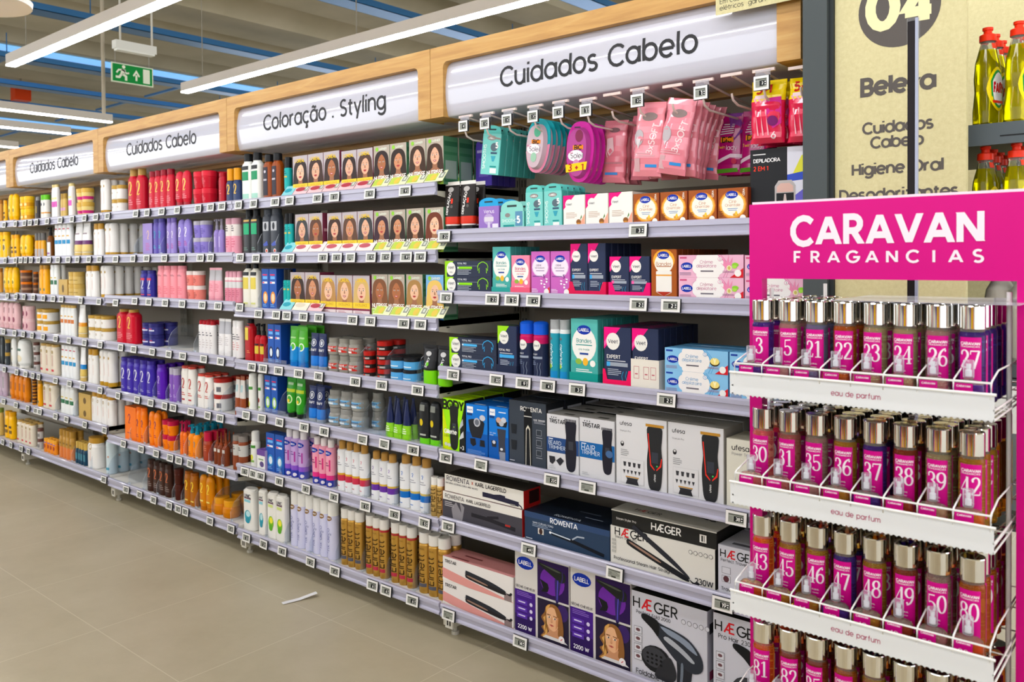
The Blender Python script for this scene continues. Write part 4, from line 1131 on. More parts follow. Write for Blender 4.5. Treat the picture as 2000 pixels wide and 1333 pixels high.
kd('ytot', 'shampoo_bottle', 'amber-yellow bottle with gold top', B, lambda w, h: bot(w, h, '#f0aa18', '#b98a30', (), [('e', 0, .68, .14, .05, '#d8983c'), ('e', .0, .18, .18, .05, '#6a7a5a')], .13, .8, .6, 3))
kd('goldbx', 'serum_carton', 'gold carton', 'box', lambda w, h: box_shape(w, h, .06, '#c7a65e', '#ab8a44', '#d3b878', [('e', 0, .45, .12, .25, '#6a5020')]))
kd('goldjj', 'hair_mask_jar', 'plain gold jar', 'jar', lambda w, h: jar(w, h, '#d6ba74', '#cfae60', (), [('r', -.4, .3, .4, .36, '#a98a44')], .35))
kd('pinkb', 'shampoo_bottle', 'pale pink bottle with plum print', B, lambda w, h: tot(w, h, '#e6bfc2', '#ddb0b4', (), [('e', .0, .36, .2, .1, '#8a3a54'), ('r', -.1, .6, .1, .8, '#a87a80')], .1, .85))
kd('pinkj', 'hair_mask_jar', 'pale pink tub with plum print', 'jar', lambda w, h: jar(w, h, '#e4bcc0', '#e8c6c8', (), [('e', 0, .4, .22, .22, '#8a3a54')], .28))
kd('drkb', 'shampoo_bottle', 'charcoal bottle', B, lambda w, h: tot(w, h, '#3a4044', '#2a2c30', (), [('r', -.3, .3, .3, .7, '#6a7074')], .1))
kd('drkj', 'hair_mask_jar', 'charcoal jar with gold lid', 'jar', lambda w, h: jar(w, h, '#42474c', '#b99648', (), [('r', -.3, .2, .3, .5, '#7a8084')], .26))
kd('wht', 'shampoo_bottle', 'plain white bottle', B, lambda w, h: tot(w, h, '#eeefec', '#e8e6de', (), [('r', -.22, .6, .22, .66, '#7a8a7a'), ('e', 0, .3, .2, .1, '#e9e2cc')], .1))
kd('whtbig', 'shampoo_bottle', 'large white bottle', B, lambda w, h: tot(w, h, '#f0f1ee', '#e8e6de', (), [('r', -.22, .6, .22, .68, '#4a6a5a'), ('e', 0, .34, .28, .12, '#ebe0c4')], .08))
kd('gryj', 'hair_mask_jar', 'grey jar with brown lid', 'jar', lambda w, h: jar(w, h, '#c9c6c4', '#6a4a44', (), [('r', -.4, .2, .4, .5, '#8a8684')], .3))
kd('crm', 'shampoo_bottle', 'cream bottle with red mark', B, lambda w, h: bot(w, h, '#e6dccb', '#c0a060', (), [('E', 0, .76, 0, 0, .14, .14, '#a89058'), ('r', -.1, .3, .1, .66, '#d4b4a4'), ('r', -.22, .12, .22, .19, '#c83a44')], .07, .8))
kd('lil0', 'shampoo_bottle', 'greyish lilac bottle', B, lambda w, h: tot(w, h, '#c9b6c6', '#bfa9bc', (), [('r', -.26, .3, .26, .7, '#a9a0a8')], .1))
kd('ortot', 'shampoo_bottle', 'amber-orange bottle', B, lambda w, h: tot(w, h, '#dd8418', '#c47012', (), [('r', -.2, .4, .2, .7, '#a8601a')], .1))
kd('orj', 'hair_mask_jar', 'amber jar with brown lid', 'jar', lambda w, h: jar(w, h, '#d8922c', '#5a3420', ((.25, .5, '#5a3a24'),), (), .3))
kd('ornb', 'spray_bottle', 'small orange bottle', B, lambda w, h: bot(w, h, '#e8902c', '#f0b040', (), [('e', 0, .45, .3, .16, '#a8421c'), ('r', -.36, .68, .36, .74, '#6a54a0')], .2, .7))
kd('goldt', 'hair_oil_bottle', 'tall gold bottle', B, lambda w, h: bot(w, h, '#b88f48', '#a9823c', ((0, .4, '#d9844c'),), [('r', -.3, .5, .3, .56, '#8a6a30')], .22, .9, .8))
kd('nvyb', 'serum_bottle', 'navy bottle with gold top', B, lambda w, h: bot(w, h, '#1d4058', '#c9a95a', (), [('r', -.36, .2, .36, .5, '#4a8090')], .3, .7, .8))
kd('lbcan', 'dry_shampoo_can', 'pale blue can', C, lambda w, h: can(w, h, '#cfdde2', '#e4e9ea', (), [('r', -.4, .12, .3, .19, '#1f93ae'), ('e', .2, .5, .1, .03, '#c9a090')], .06, .92))
# --- orange-bottle bay
kd('redg', 'shampoo_bottle', 'red bottle with gold cap', B, lambda w, h: bot(w, h, '#b8152e', '#bd9a58', (), QL(0, .52, .5, '#e9bd5a') + bars(-.3, .26, 3, .6, '#e08a90', .05), .16, .5, .6))
kd('redr', 'conditioner_bottle', 'red bottle with dark red cap', B, lambda w, h: bot(w, h, '#c01f36', '#8a1428', (), QL(0, .56, .5, '#eec46a') + bars(-.3, .3, 4, .6, '#e08a90', .05), .14, .7, .6))
kd('redt', 'conditioner_bottle', 'red bottle standing on cap', B, lambda w, h: tot(w, h, '#c4243a', '#9c182c', (), QL(0, .6, .5, '#eec46a') + bars(-.3, .34, 3, .6, '#e08a90', .05), .14))
kd('redj', 'hair_mask_jar', 'red tub', 'jar', lambda w, h: jar(w, h, '#bc1a30', '#cc2238', (), bars(-.3, .5, 4, .5, '#dd6a76', .08), .3, .86))
kd('redp', 'shampoo_bottle', 'plain red bottle at end', B, lambda w, h: bot(w, h, '#a81228', '#a01024', (), bars(-.2, .4, 2, .4, '#d05a66', .08), .12, .8, .7))
kd('oil', 'hair_oil_bottle', 'navy oil bottle with amber top', B, lambda w, h: bot(w, h, '#2e3c60', '#dd9a1c', (), QL(0, .38, .46, '#eec050'), .34, .66, .6))
kd('pbox', 'shampoo_carton', 'lilac carton', 'box', lambda w, h: box_shape(w, h, .06, '#9d8bc6', '#5a4c8a', '#8a78b8', QL(.05, .62, .24, '#e3c3a4') + bars(-.2, .36, 5, .44, '#b86aa8', .05)))
kd('pblue', 'shampoo_bottle', 'violet bottle with teal flourish', B, lambda w, h: bot(w, h, '#6458a8', '#4d4590', (), QL(0, .55, .36, '#3aa0c0') + bars(-.2, .24, 2, .4, '#49b0c4', .05), .1, .8))
kd('lil', 'shampoo_bottle', 'lilac bottle', B, lambda w, h: bot(w, h, '#9a8ac8', '#7d6cb4', (), QL(0, .54, .45, '#e8e0f0') + bars(-.24, .28, 3, .48, '#b04a9c', .05), .12, .78))
kd('lilt', 'conditioner_bottle', 'lilac bottle standing on cap', B, lambda w, h: tot(w, h, '#9384cc', '#8474bc', (), QL(0, .62, .45, '#e8e4f4') + bars(-.24, .36, 3, .48, '#b04a9c', .05), .12))
kd('lilj', 'hair_mask_jar', 'lilac tub with grey lid', 'jar', lambda w, h: jar(w, h, '#9284cc', '#b4b0bc', (), bars(-.3, .5, 4, .6, '#6a5aa8', .09), .24, .84))
kd('lilsp', 'hair_spray_bottle', 'slim lilac spray with grey top', B, lambda w, h: spr(w, h, '#9886c4', '#8f8a98', (), [('r', -.2, .2, .2, .5, '#b8a8d8')], .7))
kd('pkcan', 'hair_spray_can', 'pink and white can', C, lambda w, h: can(w, h, '#e8a3b4', '#c99aa8', ((.5, .86, '#e6dfda'),), bars(-.2, .76, 3, .4, '#5a5056', .06) + bars(-.3, .4, 4, .6, '#d87a90', .07), .17, .98, False))
kd('indig', 'shampoo_bottle', 'indigo bottle', B, lambda w, h: bot(w, h, '#35308a', '#2b2678', (), QL(0, .5, .46, '#e4e4f0') + [('r', -.34, .64, .34, .72, '#c83a5a'), ('r', -.3, .1, .3, .14, '#c83a5a')] + bars(-.3, .3, 3, .6, '#8a86c8', .05), .1, .86))
kd('pnk', 'shampoo_bottle', 'blush pink bottle', B, lambda w, h: bot(w, h, '#ec9aa4', '#dd8e9a', (), bars(-.3, .72, 2, .6, '#8a5058', .03) + bars(-.3, .36, 5, .6, '#e2707e', .05), .1, .84))
kd('pnkj', 'hair_mask_jar', 'coral tub with white lid', 'jar', lambda w, h: jar(w, h, '#e78a80', '#e9dcd8', (), bars(-.3, .5, 4, .5, '#a8504c', .1), .26, .9))
kd('pnkt', 'hair_tube', 'pink tube with silver top', 'tube', lambda w, h: tube(w, h, '#e8a8b4', '#d898a6', ((.62, .93, '#b9b6ba'),), bars(-.3, .5, 5, .6, '#d8808e', .05), .1, .9))
kd('pnks', 'hair_spray_bottle', 'small pink and white spray', B, lambda w, h: can(w, h, '#dd92a4', '#d9a4b2', ((.46, .66, '#d8d8d8'), (.7, .82, '#efe6e2')), bars(-.3, .36, 4, .6, '#c06a80', .06), .2, .8))
kd('redbig', 'pump_bottle', 'large red bottle with gold cap', B, lambda w, h: bot(w, h, '#c21a32', '#b4904a', (), QL(0, .6, .34, '#eebc58') + bars(-.3, .3, 4, .6, '#e28a8e', .05), .08, .5, .6, 3))
kd('nvj', 'hair_mask_jar', 'navy jar', 'jar', lambda w, h: jar(w, h, '#3a3a7c', '#2e2c6a', (), [('r', -.36, .34, .36, .46, '#d8d8ec'), ('r', -.2, .5, .2, .56, '#c83a5a')], .28))
kd('wred', 'hair_serum_bottle', 'small white bottle with red cap', B, lambda w, h: can(w, h, '#eceaea', '#a31f2c', ((.72, .88, '#f1f0f0'),), bars(-.3, .62, 2, .6, '#6a6a70', .07) + bars(-.3, .4, 4, .6, '#cfc9c9', .07), .13, .8))
kd('wtub', 'hair_tube', 'white tube with silver top', 'tube', lambda w, h: tube(w, h, '#eae8e8', '#e0dede', ((.6, .93, '#b4b4ba'),), bars(-.3, .5, 5, .6, '#c9c4c6', .05), .1, .9))
kd('wcan', 'hair_mousse_can', 'white can with grey print', C, lambda w, h: can(w, h, '#ece9e8', '#efeeee', (), bars(-.36, .62, 3, .72, '#7a7a80', .06) + bars(-.3, .4, 4, .6, '#d8a8a8', .06), .16, .9, False))
kd('indg2', 'shampoo_bottle', 'royal purple bottle', B, lambda w, h: bot(w, h, '#41309c', '#372886', (), QL(.02, .52, .46, '#dcdcec') + bars(-.26, .16, 2, .5, '#b8b4dc', .04), .1, .88))
kd('purp', 'shampoo_bottle', 'bright purple bottle', B, lambda w, h: bot(w, h, '#5a22a8', '#4a1a92', (), QL(.0, .55, .3, '#c8b8e4') + bars(-.2, .2, 2, .4, '#b090d8', .05), .08, .88))
kd('lilc', 'hair_spray_can', 'lilac can with grey cap', C, lambda w, h: can(w, h, '#8a64b8', '#b9b4c4', (), QL(0, .45, .3, '#e0d8ec') + bars(-.3, .2, 2, .6, '#c8b4e0', .05), .2, .98, False))
kd('wq', 'shampoo_bottle', 'white bottle with red flourish', B, lambda w, h: bot(w, h, '#ece9e4', '#b4483c', (), QL(0, .54, .46, '#b83a34') + bars(-.3, .3, 2, .6, '#c0504a', .05) + [('r', -.2, .12, .25, .16, '#a82a30')], .06, .86))
kd('wq2', 'conditioner_bottle', 'shorter white bottle with red flourish', B, lambda w, h: bot(w, h, '#ece9e4', '#c04a3c', (), QL(0, .62, .46, '#b83a34') + bars(-.3, .36, 2, .6, '#c0504a', .05), .06, .9))
kd('wqj', 'hair_mask_jar', 'white jar with red lid', 'jar', lambda w, h: jar(w, h, '#eeeae4', '#a02a24', (), [('r', .1, .2, .36, .5, '#6a6a70')] + bars(-.4, .4, 3, .3, '#c0504a', .08), .24))
kd('brwt', 'hair_tube', 'brown tube with white top', 'tube', lambda w, h: tube(w, h, '#8f4a2c', '#8a4426', ((.46, .93, '#d8d4d0'),), [('r', -.2, .62, .2, .8, '#a8c4c8')], .12, .9, point=.8))
kd('orbx', 'shampoo_carton', 'orange carton', 'box', lambda w, h: box_shape(w, h, .06, '#f07a1c', '#d86210', '#e06c14', QL(-.12, .62, .22, '#8a2a44') + bars(-.3, .2, 1, .4, '#8a2a44', .05)))
kd('orbt', 'shampoo_bottle', 'orange bottle', B, lambda w, h: bot(w, h, '#f0801c', '#e87014', (), QL(0, .54, .4, '#7a2a5c') + bars(-.26, .2, 2, .5, '#a83a4c', .05), .08, .9))
kd('orbt2', 'conditioner_bottle', 'shorter orange bottle', B, lambda w, h: tot(w, h, '#f2861e', '#e57414', (), QL(0, .62, .4, '#7a2a5c') + bars(-.26, .32, 2, .5, '#a83a4c', .05), .08, .9))
kd('ormj', 'hair_mask_jar', 'orange tub with magenta lid', 'jar', lambda w, h: jar(w, h, '#ee8418', '#b81c48', (), bars(-.3, .4, 3, .5, '#c05a2c', .1), .3, .86))
kd('orms', 'spray_bottle', 'orange bottle with magenta top', B, lambda w, h: spr(w, h, '#e8762a', '#a81c4a', (), bars(-.3, .4, 4, .5, '#b84a3c', .06), .68))
kd('ortl', 'spray_bottle', 'orange bottle with teal top', B, lambda w, h: spr(w, h, '#f09020', '#1f8aa4', (), QL(0, .42, .3, '#3a8a9c') + bars(-.26, .14, 2, .5, '#b8602c', .05), .72))
kd('brrd', 'lotion_bottle', 'brown bottle with magenta cap', B, lambda w, h: bot(w, h, '#9a3c20', '#b41c40', (), bars(-.3, .5, 3, .5, '#c87a5c', .07), .3, .8))
kd('brdr', 'serum_bottle', 'brown bottle with pointed nozzle', B, lambda w, h: dro(w, h, '#7a3c22', '#8a4426', (), [('r', -.3, .4, .3, .5, '#d8d0c8')]))
kd('brgc', 'hair_spray_can', 'brown and silver can', C, lambda w, h: can(w, h, '#8a4a30', '#8d8680', ((.42, .74, '#c8c6c2'),), bars(-.2, .66, 2, .4, '#5a5a5a', .06), .16, .98, False))
kd('dkbr', 'shampoo_bottle', 'dark brown bottle with copper flourish', B, lambda w, h: bot(w, h, '#3c241c', '#33201a', (), QL(0, .58, .46, '#c4704a') + bars(-.36, .3, 3, .72, '#8a7a74', .06), .12, .84))
kd('dkbj', 'hair_mask_jar', 'dark brown tub', 'jar', lambda w, h: jar(w, h, '#4a2118', '#4a2018', (), (), .3, .84))
kd('amb', 'shampoo_bottle', 'dark amber bottle with gold flourish', B, lambda w, h: bot(w, h, '#a5620e', '#8a4c0a', (), QL(.0, .57, .46, '#f0cc40') + [('r', -.25, .13, .25, .17, '#e8d070')], .08, .88))
kd('amb2', 'conditioner_bottle', 'amber bottle with gold flourish', B, lambda w, h: tot(w, h, '#cf8412', '#b06a0c', (), QL(0, .62, .45, '#f4d850') + [('r', -.25, .26, .25, .3, '#eedc80')], .12, .86))
kd('ambj', 'hair_mask_jar', 'golden amber jar', 'jar', lambda w, h: jar(w, h, '#c87c0e', '#dc9a24', (), (), .34, 1., 1., 2.2, belly=True, lw=.84))
# --- styling bay
kd('wgrn', 'shampoo_bottle', 'white bottle with green label', B, lambda w, h: bot(w, h, '#e9ebe6', '#1c1d1f', (), [('r', -.34, .44, .34, .62, '#1d8a5c'), ('r', -.34, .66, .34, .74, '#26282a'), ('r', -.3, .06, .36, .16, '#a8d4c4')], .16, .56, .6, 3))
kd('ambd', 'shampoo_bottle', 'amber bottle with dark label', B, lambda w, h: bot(w, h, '#8a4312', '#1a1a1c', (), [('r', -.4, .1, .2, .72, '#2a2430'), ('E', -.1, .62, 0, 0, .12, .1, '#c9c4cc'), ('r', -.3, .42, .1, .46, '#b9b4bc')], .16, .6, .6, 3))
kd('teal', 'hairspray_can', 'teal can with black cap', C, lambda w, h: can(w, h, '#1fa8a6', '#17181a', ((0, .1, '#e8e6e0'), (.1, .22, '#6a4430')), [('r', -.3, .5, .3, .54, '#c9b860')] + bars(-.36, .64, 2, .6, '#0d6a70', .05), .26, .8, False))
kd('blkg', 'shampoo_bottle', 'black bottle with green label', B, lambda w, h: bot(w, h, '#2a2c2e', '#17181a', (), [('r', -.36, .44, .36, .68, '#22a070'), ('r', -.36, .72, .36, .76, '#c9a860')] + bars(-.3, .14, 2, .5, '#6a8a7c', .04), .16, .5, .6, 4))
kd('blkp', 'shampoo_bottle', 'charcoal bottle with portrait', B, lambda w, h: bot(w, h, '#363a42', '#33373e', (), [('r', -.3, .52, .36, .72, '#b9bcc0'), ('e', .02, .62, .14, .08, '#22252c'), ('p', [(-.3, .22), (.2, .3), (.3, .2), (-.1, .18)], '#4a5aa8'), ('E', .14, .08, 0, 0, .16, .16, '#e8e2dc'), ('E', .14, .08, 0, 0, .1, .1, '#c8503c')], .1, .8, .6, 4))
kd('crmy', 'shampoo_bottle', 'cream bottle with yellow label', B, lambda w, h: bot(w, h, '#e9e6da', '#1a1b1d', (), [('r', -.36, .44, .36, .7, '#d8c65a'), ('r', -.4, .74, .4, .82, '#25262a'), ('r', -.3, .1, .3, .14, '#d8d890')], .1, .4, .6, 4))
kd('bluw', 'hair_carton', 'blue carton with orange portrait', 'box', blue_carton('#dd9440'))
kd('bluo', 'hair_carton', 'blue carton with dark oval', 'box', blue_carton('#1d2c58'))
kd('blul', 'hair_carton', 'blue carton with lime oval', 'box', blue_carton('#9cc83c'))
kd('blus', 'hair_carton', 'blue carton with pale swirl', 'box', blue_carton('#3f8ac0'))
kd('reds', 'pump_bottle', 'red bottle with yellow label', B, lambda w, h: bot(w, h, '#a81d26', '#1a1a1c', (), [('r', -.34, .5, .1, .8, '#dcc455'), ('r', -.36, .84, .3, .88, '#22252a')] + bars(-.1, .24, 2, .4, '#d88a5a', .04), .1, .5, .6, 4))
kd('redsp', 'hair_spray_bottle', 'small red spray with black top', B, lambda w, h: spr(w, h, '#b0202a', '#1a1a1c', (), [('r', -.4, .22, .4, .42, '#d8c04c'), ('r', -.4, .44, .4, .48, '#2a2628')], .7, .9))
kd('grtu', 'hair_gel_tube', 'green and blue gel tube', 'tube', lambda w, h: tube(w, h, '#4fa82c', '#1470b8', ((.1, .5, '#1d84c4'),), [('E', .05, .5, 0, 0, .28, .28, '#e4eee0'), ('E', .05, .5, 0, 0, .2, .2, '#55b030'), ('e', -.1, .46, .1, .05, '#2a86d0'), ('r', -.3, .7, .3, .74, '#a8d890')], .12, .84))
kd('craft', 'hair_paste_tube', 'navy paste tube with blue base', 'tube', lambda w, h: tube(w, h, '#25305a', '#9aa0a8', ((.1, .38, '#2a78c8'),), [('E', .02, .74, 0, 0, .3, .3, '#e4e6ea'), ('E', .02, .74, 0, 0, .25, .25, '#25305a'), ('e', .02, .74, .14, .06, '#c8ccd4'), ('t', 'CRAFT', 0, .54, .74, '#e9ebef', .1)], .1, .9, point=1.0))
kd('crjr', 'hair_gel_jar', 'clear gel jar with red label', 'jar', lambda w, h: jar(w, h, '#b3b0a6', '#8f8c84', (), [('r', -.46, .2, .46, .52, '#c42c20'), ('t', 'EXTREME', -.02, .43, .6, '#f0dcd8', .09), ('r', -.32, .22, .1, .32, '#f1efec')], .26, 1., 1., 2.2, 20, M('#b3b0a6', .12, trans=.35), .84, True))
kd('crjb', 'hair_gel_jar', 'clear gel jar with blue label', 'jar', lambda w, h: jar(w, h, '#b3b2ac', '#8f8e8a', (), [('r', -.46, .2, .46, .52, '#7fb4d8'), ('r', -.3, .4, .3, .45, '#3a6a98'), ('r', -.32, .22, .2, .32, '#e6ecf0'), ('E', -.4, .36, 0, 0, .1, .1, '#1d4a9c')], .26, 1., 1., 2.2, 20, M('#b3b2ac', .12, trans=.35), .84, True))
kd('redtin', 'hair_wax_tin', 'flat red and black tin', 'tin', lambda w, h: jar(w, h, '#26211f', '#a8221c', (), [('r', -.3, .1, .36, .3, '#b9b4b0'), ('r', -.3, .1, 0, .3, '#c0483c')], .5))
kd('bluj', 'hair_gel_jar', 'sky blue jar with black lid', 'jar', lambda w, h: jar(w, h, '#5ea8da', '#202226', (), [('r', -.4, .2, .3, .3, '#d8e8f2')], .28))
kd('gatb', 'hair_glue_tube', 'black tube on lime pot', 'tube', lambda w, h: tube(w, h, '#232326', '#7ccc1c', ((.3, .34, '#e4f0d0'),), [('E', .0, .78, 0, 0, .2, .13, '#c9c9c9'), ('t', 'SPIKY', -.02, .56, .26, '#e6e6e6', .1, 70), ('e', -.0, .52, .1, .05, '#6cc02c')], .36, .86, point=1.05))
kd('grtb', 'hair_gel_tube', 'green gel tube with black cap', 'tube', lambda w, h: tube(w, h, '#2f8a24', '#1c2420', (), [('r', -.5, .64, .5, .72, '#b8c832'), ('E', .0, .46, 0, 0, .3, .3, '#cfe4b0'), ('E', .0, .46, 0, 0, .22, .22, '#3a982c'), ('E', -.06, .42, 0, 0, .12, .12, '#e0b82c'), ('r', -.3, .82, .3, .88, '#a8c8a0')], .12, .6))
kd('nvgr', 'hair_paste_tube', 'pointed navy tube with lime base', 'tube', lambda w, h: tube(w, h, '#232c52', '#8cc832', ((.1, .36, '#8cc832'),), bars(-.3, .26, 3, .5, '#e6f0d8', .05), .1, .96, point=.3))
kd('blkgr', 'hair_gel_bottle', 'black bottle with lime base', B, lambda w, h: tot(w, h, '#26282a', '#6cc428', (), [('e', -.1, .5, .16, .08, '#d8c028'), ('r', -.3, .2, .3, .24, '#b8bcb4'), ('r', -.3, .76, .2, .9, '#8a8e88')], .14, .95))
kd('wherb', 'dry_shampoo_can', 'white can with herb print', C, lambda w, h: can(w, h, '#ecedE6'.lower(), '#e6e6e2', (), [('r', -.4, .52, .4, .6, '#4a8a3c'), ('e', .0, .26, .2, .08, '#d8d84a'), ('r', -.3, .12, .3, .18, '#88b060')], .3, .86))
kd('wlavb', 'dry_shampoo_carton', 'small white carton with purple print', 'box', lambda w, h: box_shape(w, h, .04, '#e8e9e4', '#b8a8c8', '#6a4a94', [('r', -.5, .72, .5, 1, '#6a4a94'), ('e', .1, .3, .26, .14, '#5a4a7c'), ('r', -.3, .5, .3, .56, '#7a9a6a')]))
kd('wplain', 'dry_shampoo_can', 'white can with green print', C, lambda w, h: can(w, h, '#eeeee8', '#f0f0ec', (), [('r', -.4, .56, .4, .64, '#4a8a3c'), ('e', -.1, .16, .16, .07, '#c8d04a')], .1, .9))
kd('wfruit', 'dry_shampoo_can', 'white can with berry print', C, lambda w, h: can(w, h, '#ebebe6', '#f0f0ec', (), [('r', -.4, .56, .4, .64, '#4a8a3c'), ('e', .0, .3, .22, .06, '#8a3c34'), ('r', -.3, .1, .3, .14, '#88b060')], .06, .9))
kd('lablil', 'hairspray_can', 'lilac can with blue oval', C, lambda w, h: can(w, h, '#bfa3d3', '#ece9ec', ((0, .16, '#3440a4'), (.16, .26, '#8a5ac0')), LAB(0, .72, .82) + bars(-.3, .54, 2, .5, '#6a4a8a', .05) + [('r', .22, .34, .34, .56, '#a84a9c'), ('E', .26, .07, 0, 0, .16, .16, '#ebe6ea')], .17, .62))
kd('labpnk', 'hairspray_can', 'pink can with blue oval', C, lambda w, h: can(w, h, '#eaa3b6', '#ece6e6', ((0, .15, '#34409c'), (.15, .25, '#d83a84')), LAB(0, .72, .82) + bars(-.3, .5, 2, .5, '#8a4a6a', .05) + [('r', .22, .34, .34, .58, '#d03a7c'), ('E', .26, .07, 0, 0, .16, .16, '#ebe6ea')], .17, .62))
for key, c1, c2, nm in (('wpk', '#c03a54', '#d2a63a', 'raspberry'), ('wpu', '#6a3a9c', '#cfae4c', 'purple'), ('wbl', '#1d6fbc', '#c9b468', 'blue')):
    kd(key, 'hairspray_can', 'white can with %s band, gold cap' % nm, C, lambda w, h, c1=c1, c2=c2: can(w, h, '#e9eaec', '#b38a4c', ((.2, .32, c1), (.32, .36, c2)), QL(.05, .66, .16, c1) + bars(-.3, .56, 2, .6, '#a8a8b0', .04) + bars(-.3, .1, 1, .5, c1, .03), .17, .66))
kd('goldsm', 'hairspray_can', 'small gold can with white cap', C, lambda w, h: can(w, h, '#c9a968', '#eceae6', (), [('t', 'Elnett', 0, .42, .6, '#5a4420', .06, 90)], .2, .9, False, metal=True))
kd('lin1', 'shampoo_bottle', 'white bottle with teal drop', B, linic('#3f9fb0'))
kd('lin2', 'shampoo_bottle', 'white bottle with lime drop', B, linic('#7cb82c'))
kd('lavc', 'hairspray_can', 'tall lavender can with white cap', C, lambda w, h: can(w, h, '#d3d3ea', '#efeeea', (), [('E', .0, .72, 0, 0, .3, .2, '#8a6a42'), ('T', 'LABELL', 0, .72, 0, 0, .4, '#efe6d8', .1), ('t', 'fix deco', -.05, .35, .4, '#5a64a0', .05, 90), ('e', .2, .45, .06, .02, '#a8aac8'), ('e', -.2, .12, .04, .015, '#4a54a0')], .24, .92, False))
for key, c1, nm in (('elg', '#5a5a64', 'grey'), ('elr', '#b03a4c', 'red')):
    kd(key, 'hairspray_can', 'gold can with %s band, white cap' % nm, C, lambda w, h, c1=c1: can(w, h, '#c49a4c', '#efece6', () if c1[1] == '5' else ((.79, .82, '#a82a34'),), [('t', 'Elnett', -.02, .42, .47, '#3f2c12', .06, 90), ('r', -.4, .11, .4, .17, c1), ('t', "L'OREAL", 0, .74, .6, '#7a5c28', .06)], .17, .96, False, metal=True))
# hair dye
SK = ['#dcae92', '#c98f6c', '#a86c48', '#e6bda0']
for key, hair, sk, st, br, nm, bl in (
        ('L0', '#2a1c18', 3, 0, 'L', 'black-haired', 0), ('L1', '#3a241c', 0, 0, 'L', 'dark brown-haired', 0), ('L2', '#33221c', 2, 1, 'L', 'brown-eyed', 0), ('L3', '#2c1c1a', 0, 1, 'L', 'dark wavy-haired', 0), ('L4', '#4a3024', 0, 0, 'L', 'chestnut-haired', 0),
        ('L5', '#3c3c3e', 0, 1, 'L', 'grey-haired', 0), ('L6', '#5a3a2a', 2, 0, 'L', 'auburn-haired', 0), ('L7', '#5c4030', 1, 1, 'L', 'mid-brown-haired', 0), ('L8', '#b58a52', 3, 1, 'L', 'blonde', 0), ('L9', '#d0b070', 3, 0, 'L', 'light blonde', 0),
        ('N0', '#2a1c1a', 2, 1, 'N', 'smiling black-haired', 0), ('N1', '#2c1e18', 1, 0, 'N', 'laughing dark-haired', 0), ('N2', '#3a2430', 1, 0, 'N', 'plum-haired', 0), ('N3', '#3a2618', 0, 1, 'N', 'curly dark-haired', 0), ('N4', '#6a3420', 3, 0, 'N', 'copper-haired', 0),
        ('N5', '#7a5034', 2, 1, 'N', 'curly brown-haired', 0), ('N6', '#a5804e', 3, 0, 'N', 'dark blonde', 0), ('N7', '#e0be6c', 3, 0, 'N', 'platinum blonde', 1)):
    kd(key, 'hair_dye_box', 'hair dye box with %s woman' % nm, 'box', dye(hair, SK[sk], st, br, st, bl))
kd('swp', 'swatch_card', 'pink hair swatch card', 'card', None)
kd('sww', 'swatch_card', 'pale pink hair swatch card', 'card', None)
kd('swg', 'swatch_card', 'green hair swatch card', 'card', None)
kd('swt', 'swatch_card', 'teal hair swatch card', 'card', None)
kd('swc', 'swatch_card', 'cream hair swatch card', 'card', None)
# --- razor bay
kd('dptu', 'depilatory_tube', 'black and red tube', 'tube', lambda w, h: tube(w, h, '#26211f', '#1b1a1a', ((.12, .3, '#c9341c'), (.12, .15, '#e8e2de')), [('E', -.02, .84, 0, 0, .2, .13, '#b4b0ae'), ('t', 'DEPILA\u00c7\u00c3O', -.1, .56, .44, '#efece8', .1, 82), ('E', .14, .5, 0, 0, .08, .08, '#5a5654'), ('r', .08, .56, .2, .66, '#d03a24')], .12, .8, crimp='#e9e4df'))
kd('venus', 'razor_blade_box', 'purple carton with blue tab', 'box', venus)
kd('mini5', 'razor_blade_box', 'small mint carton', 'box', mini5)
kd('sm5', 'razor_box', 'tall mint razor carton', 'box', smooth_tab)
kd('vwh', 'wax_strip_box', 'white carton with pink corner', 'box', veet_white)
kd('cire', 'wax_box', 'brown and orange wax carton', 'box', wax_pot)
kd('depi', 'epilator_box', 'black epilator carton with white side', 'box', epilator)
kd('men', 'cream_box', 'navy carton with green corner', 'box', men_box('#8ed41c'))
kd('menb', 'cream_box', 'navy carton with green corner, blue print', 'box', men_box('#58b6ea'))
kd('stt', 'wax_strip_box', 'turquoise carton with white oval', 'box', strips('#5db3ad', '#4ba59f', '#2f8f8c', 'cire froide'))
kd('stp', 'wax_strip_box', 'pink carton with white oval', 'box', strips('#ee8fa8', '#e57a98', '#c83a6c', 'cire froide'))
kd('dec', 'bleach_cream_box', 'lilac cream carton', 'box', decolor)
kd('nvx', 'wax_strip_box', 'navy carton with pink corner', 'box', navy_wax())
kd('nvs', 'wax_strip_box', 'short navy carton with pink corner', 'box', navy_wax(False, '#e5107f', '#e86aa8'))
kd('menx', 'wax_strip_box', 'tall navy carton with lime corner', 'box', navy_wax(True))
kd('wxb', 'wax_strip_box', 'brown carton with arrow window', 'box', waxbox)
kd('crp', 'cream_box', 'pink cream carton', 'box', creme('#e8b7cd', '#d995b4', '', 'f'))
kd('crb', 'cream_box', 'light blue cream carton', 'box', creme('#8ec3e6', '#6aa9d6', '', 'b'))
kd('vcan', 'depilatory_can', 'navy can with blue cap', C, lambda w, h: can(w, h, '#28304a', '#1d5fd0', ((.6, .76, '#c01f62'),), VEET(-.02, .57, .6) + [('t', 'EXPERT', -.1, .41, .4, '#dfe2e8', .08), ('r', -.36, .33, .36, .37, '#9aa4b4'), ('k', [(.1, .26), (.04, .18), (.1, .1), (.06, .02)], .012, '#8a96a8'), ('k', [(.28, .26), (.22, .18), (.28, .1), (.24, .02)], .012, '#8a96a8')] + bars(-.36, .28, 3, .34, '#7a86a0', .03), .24, .98))
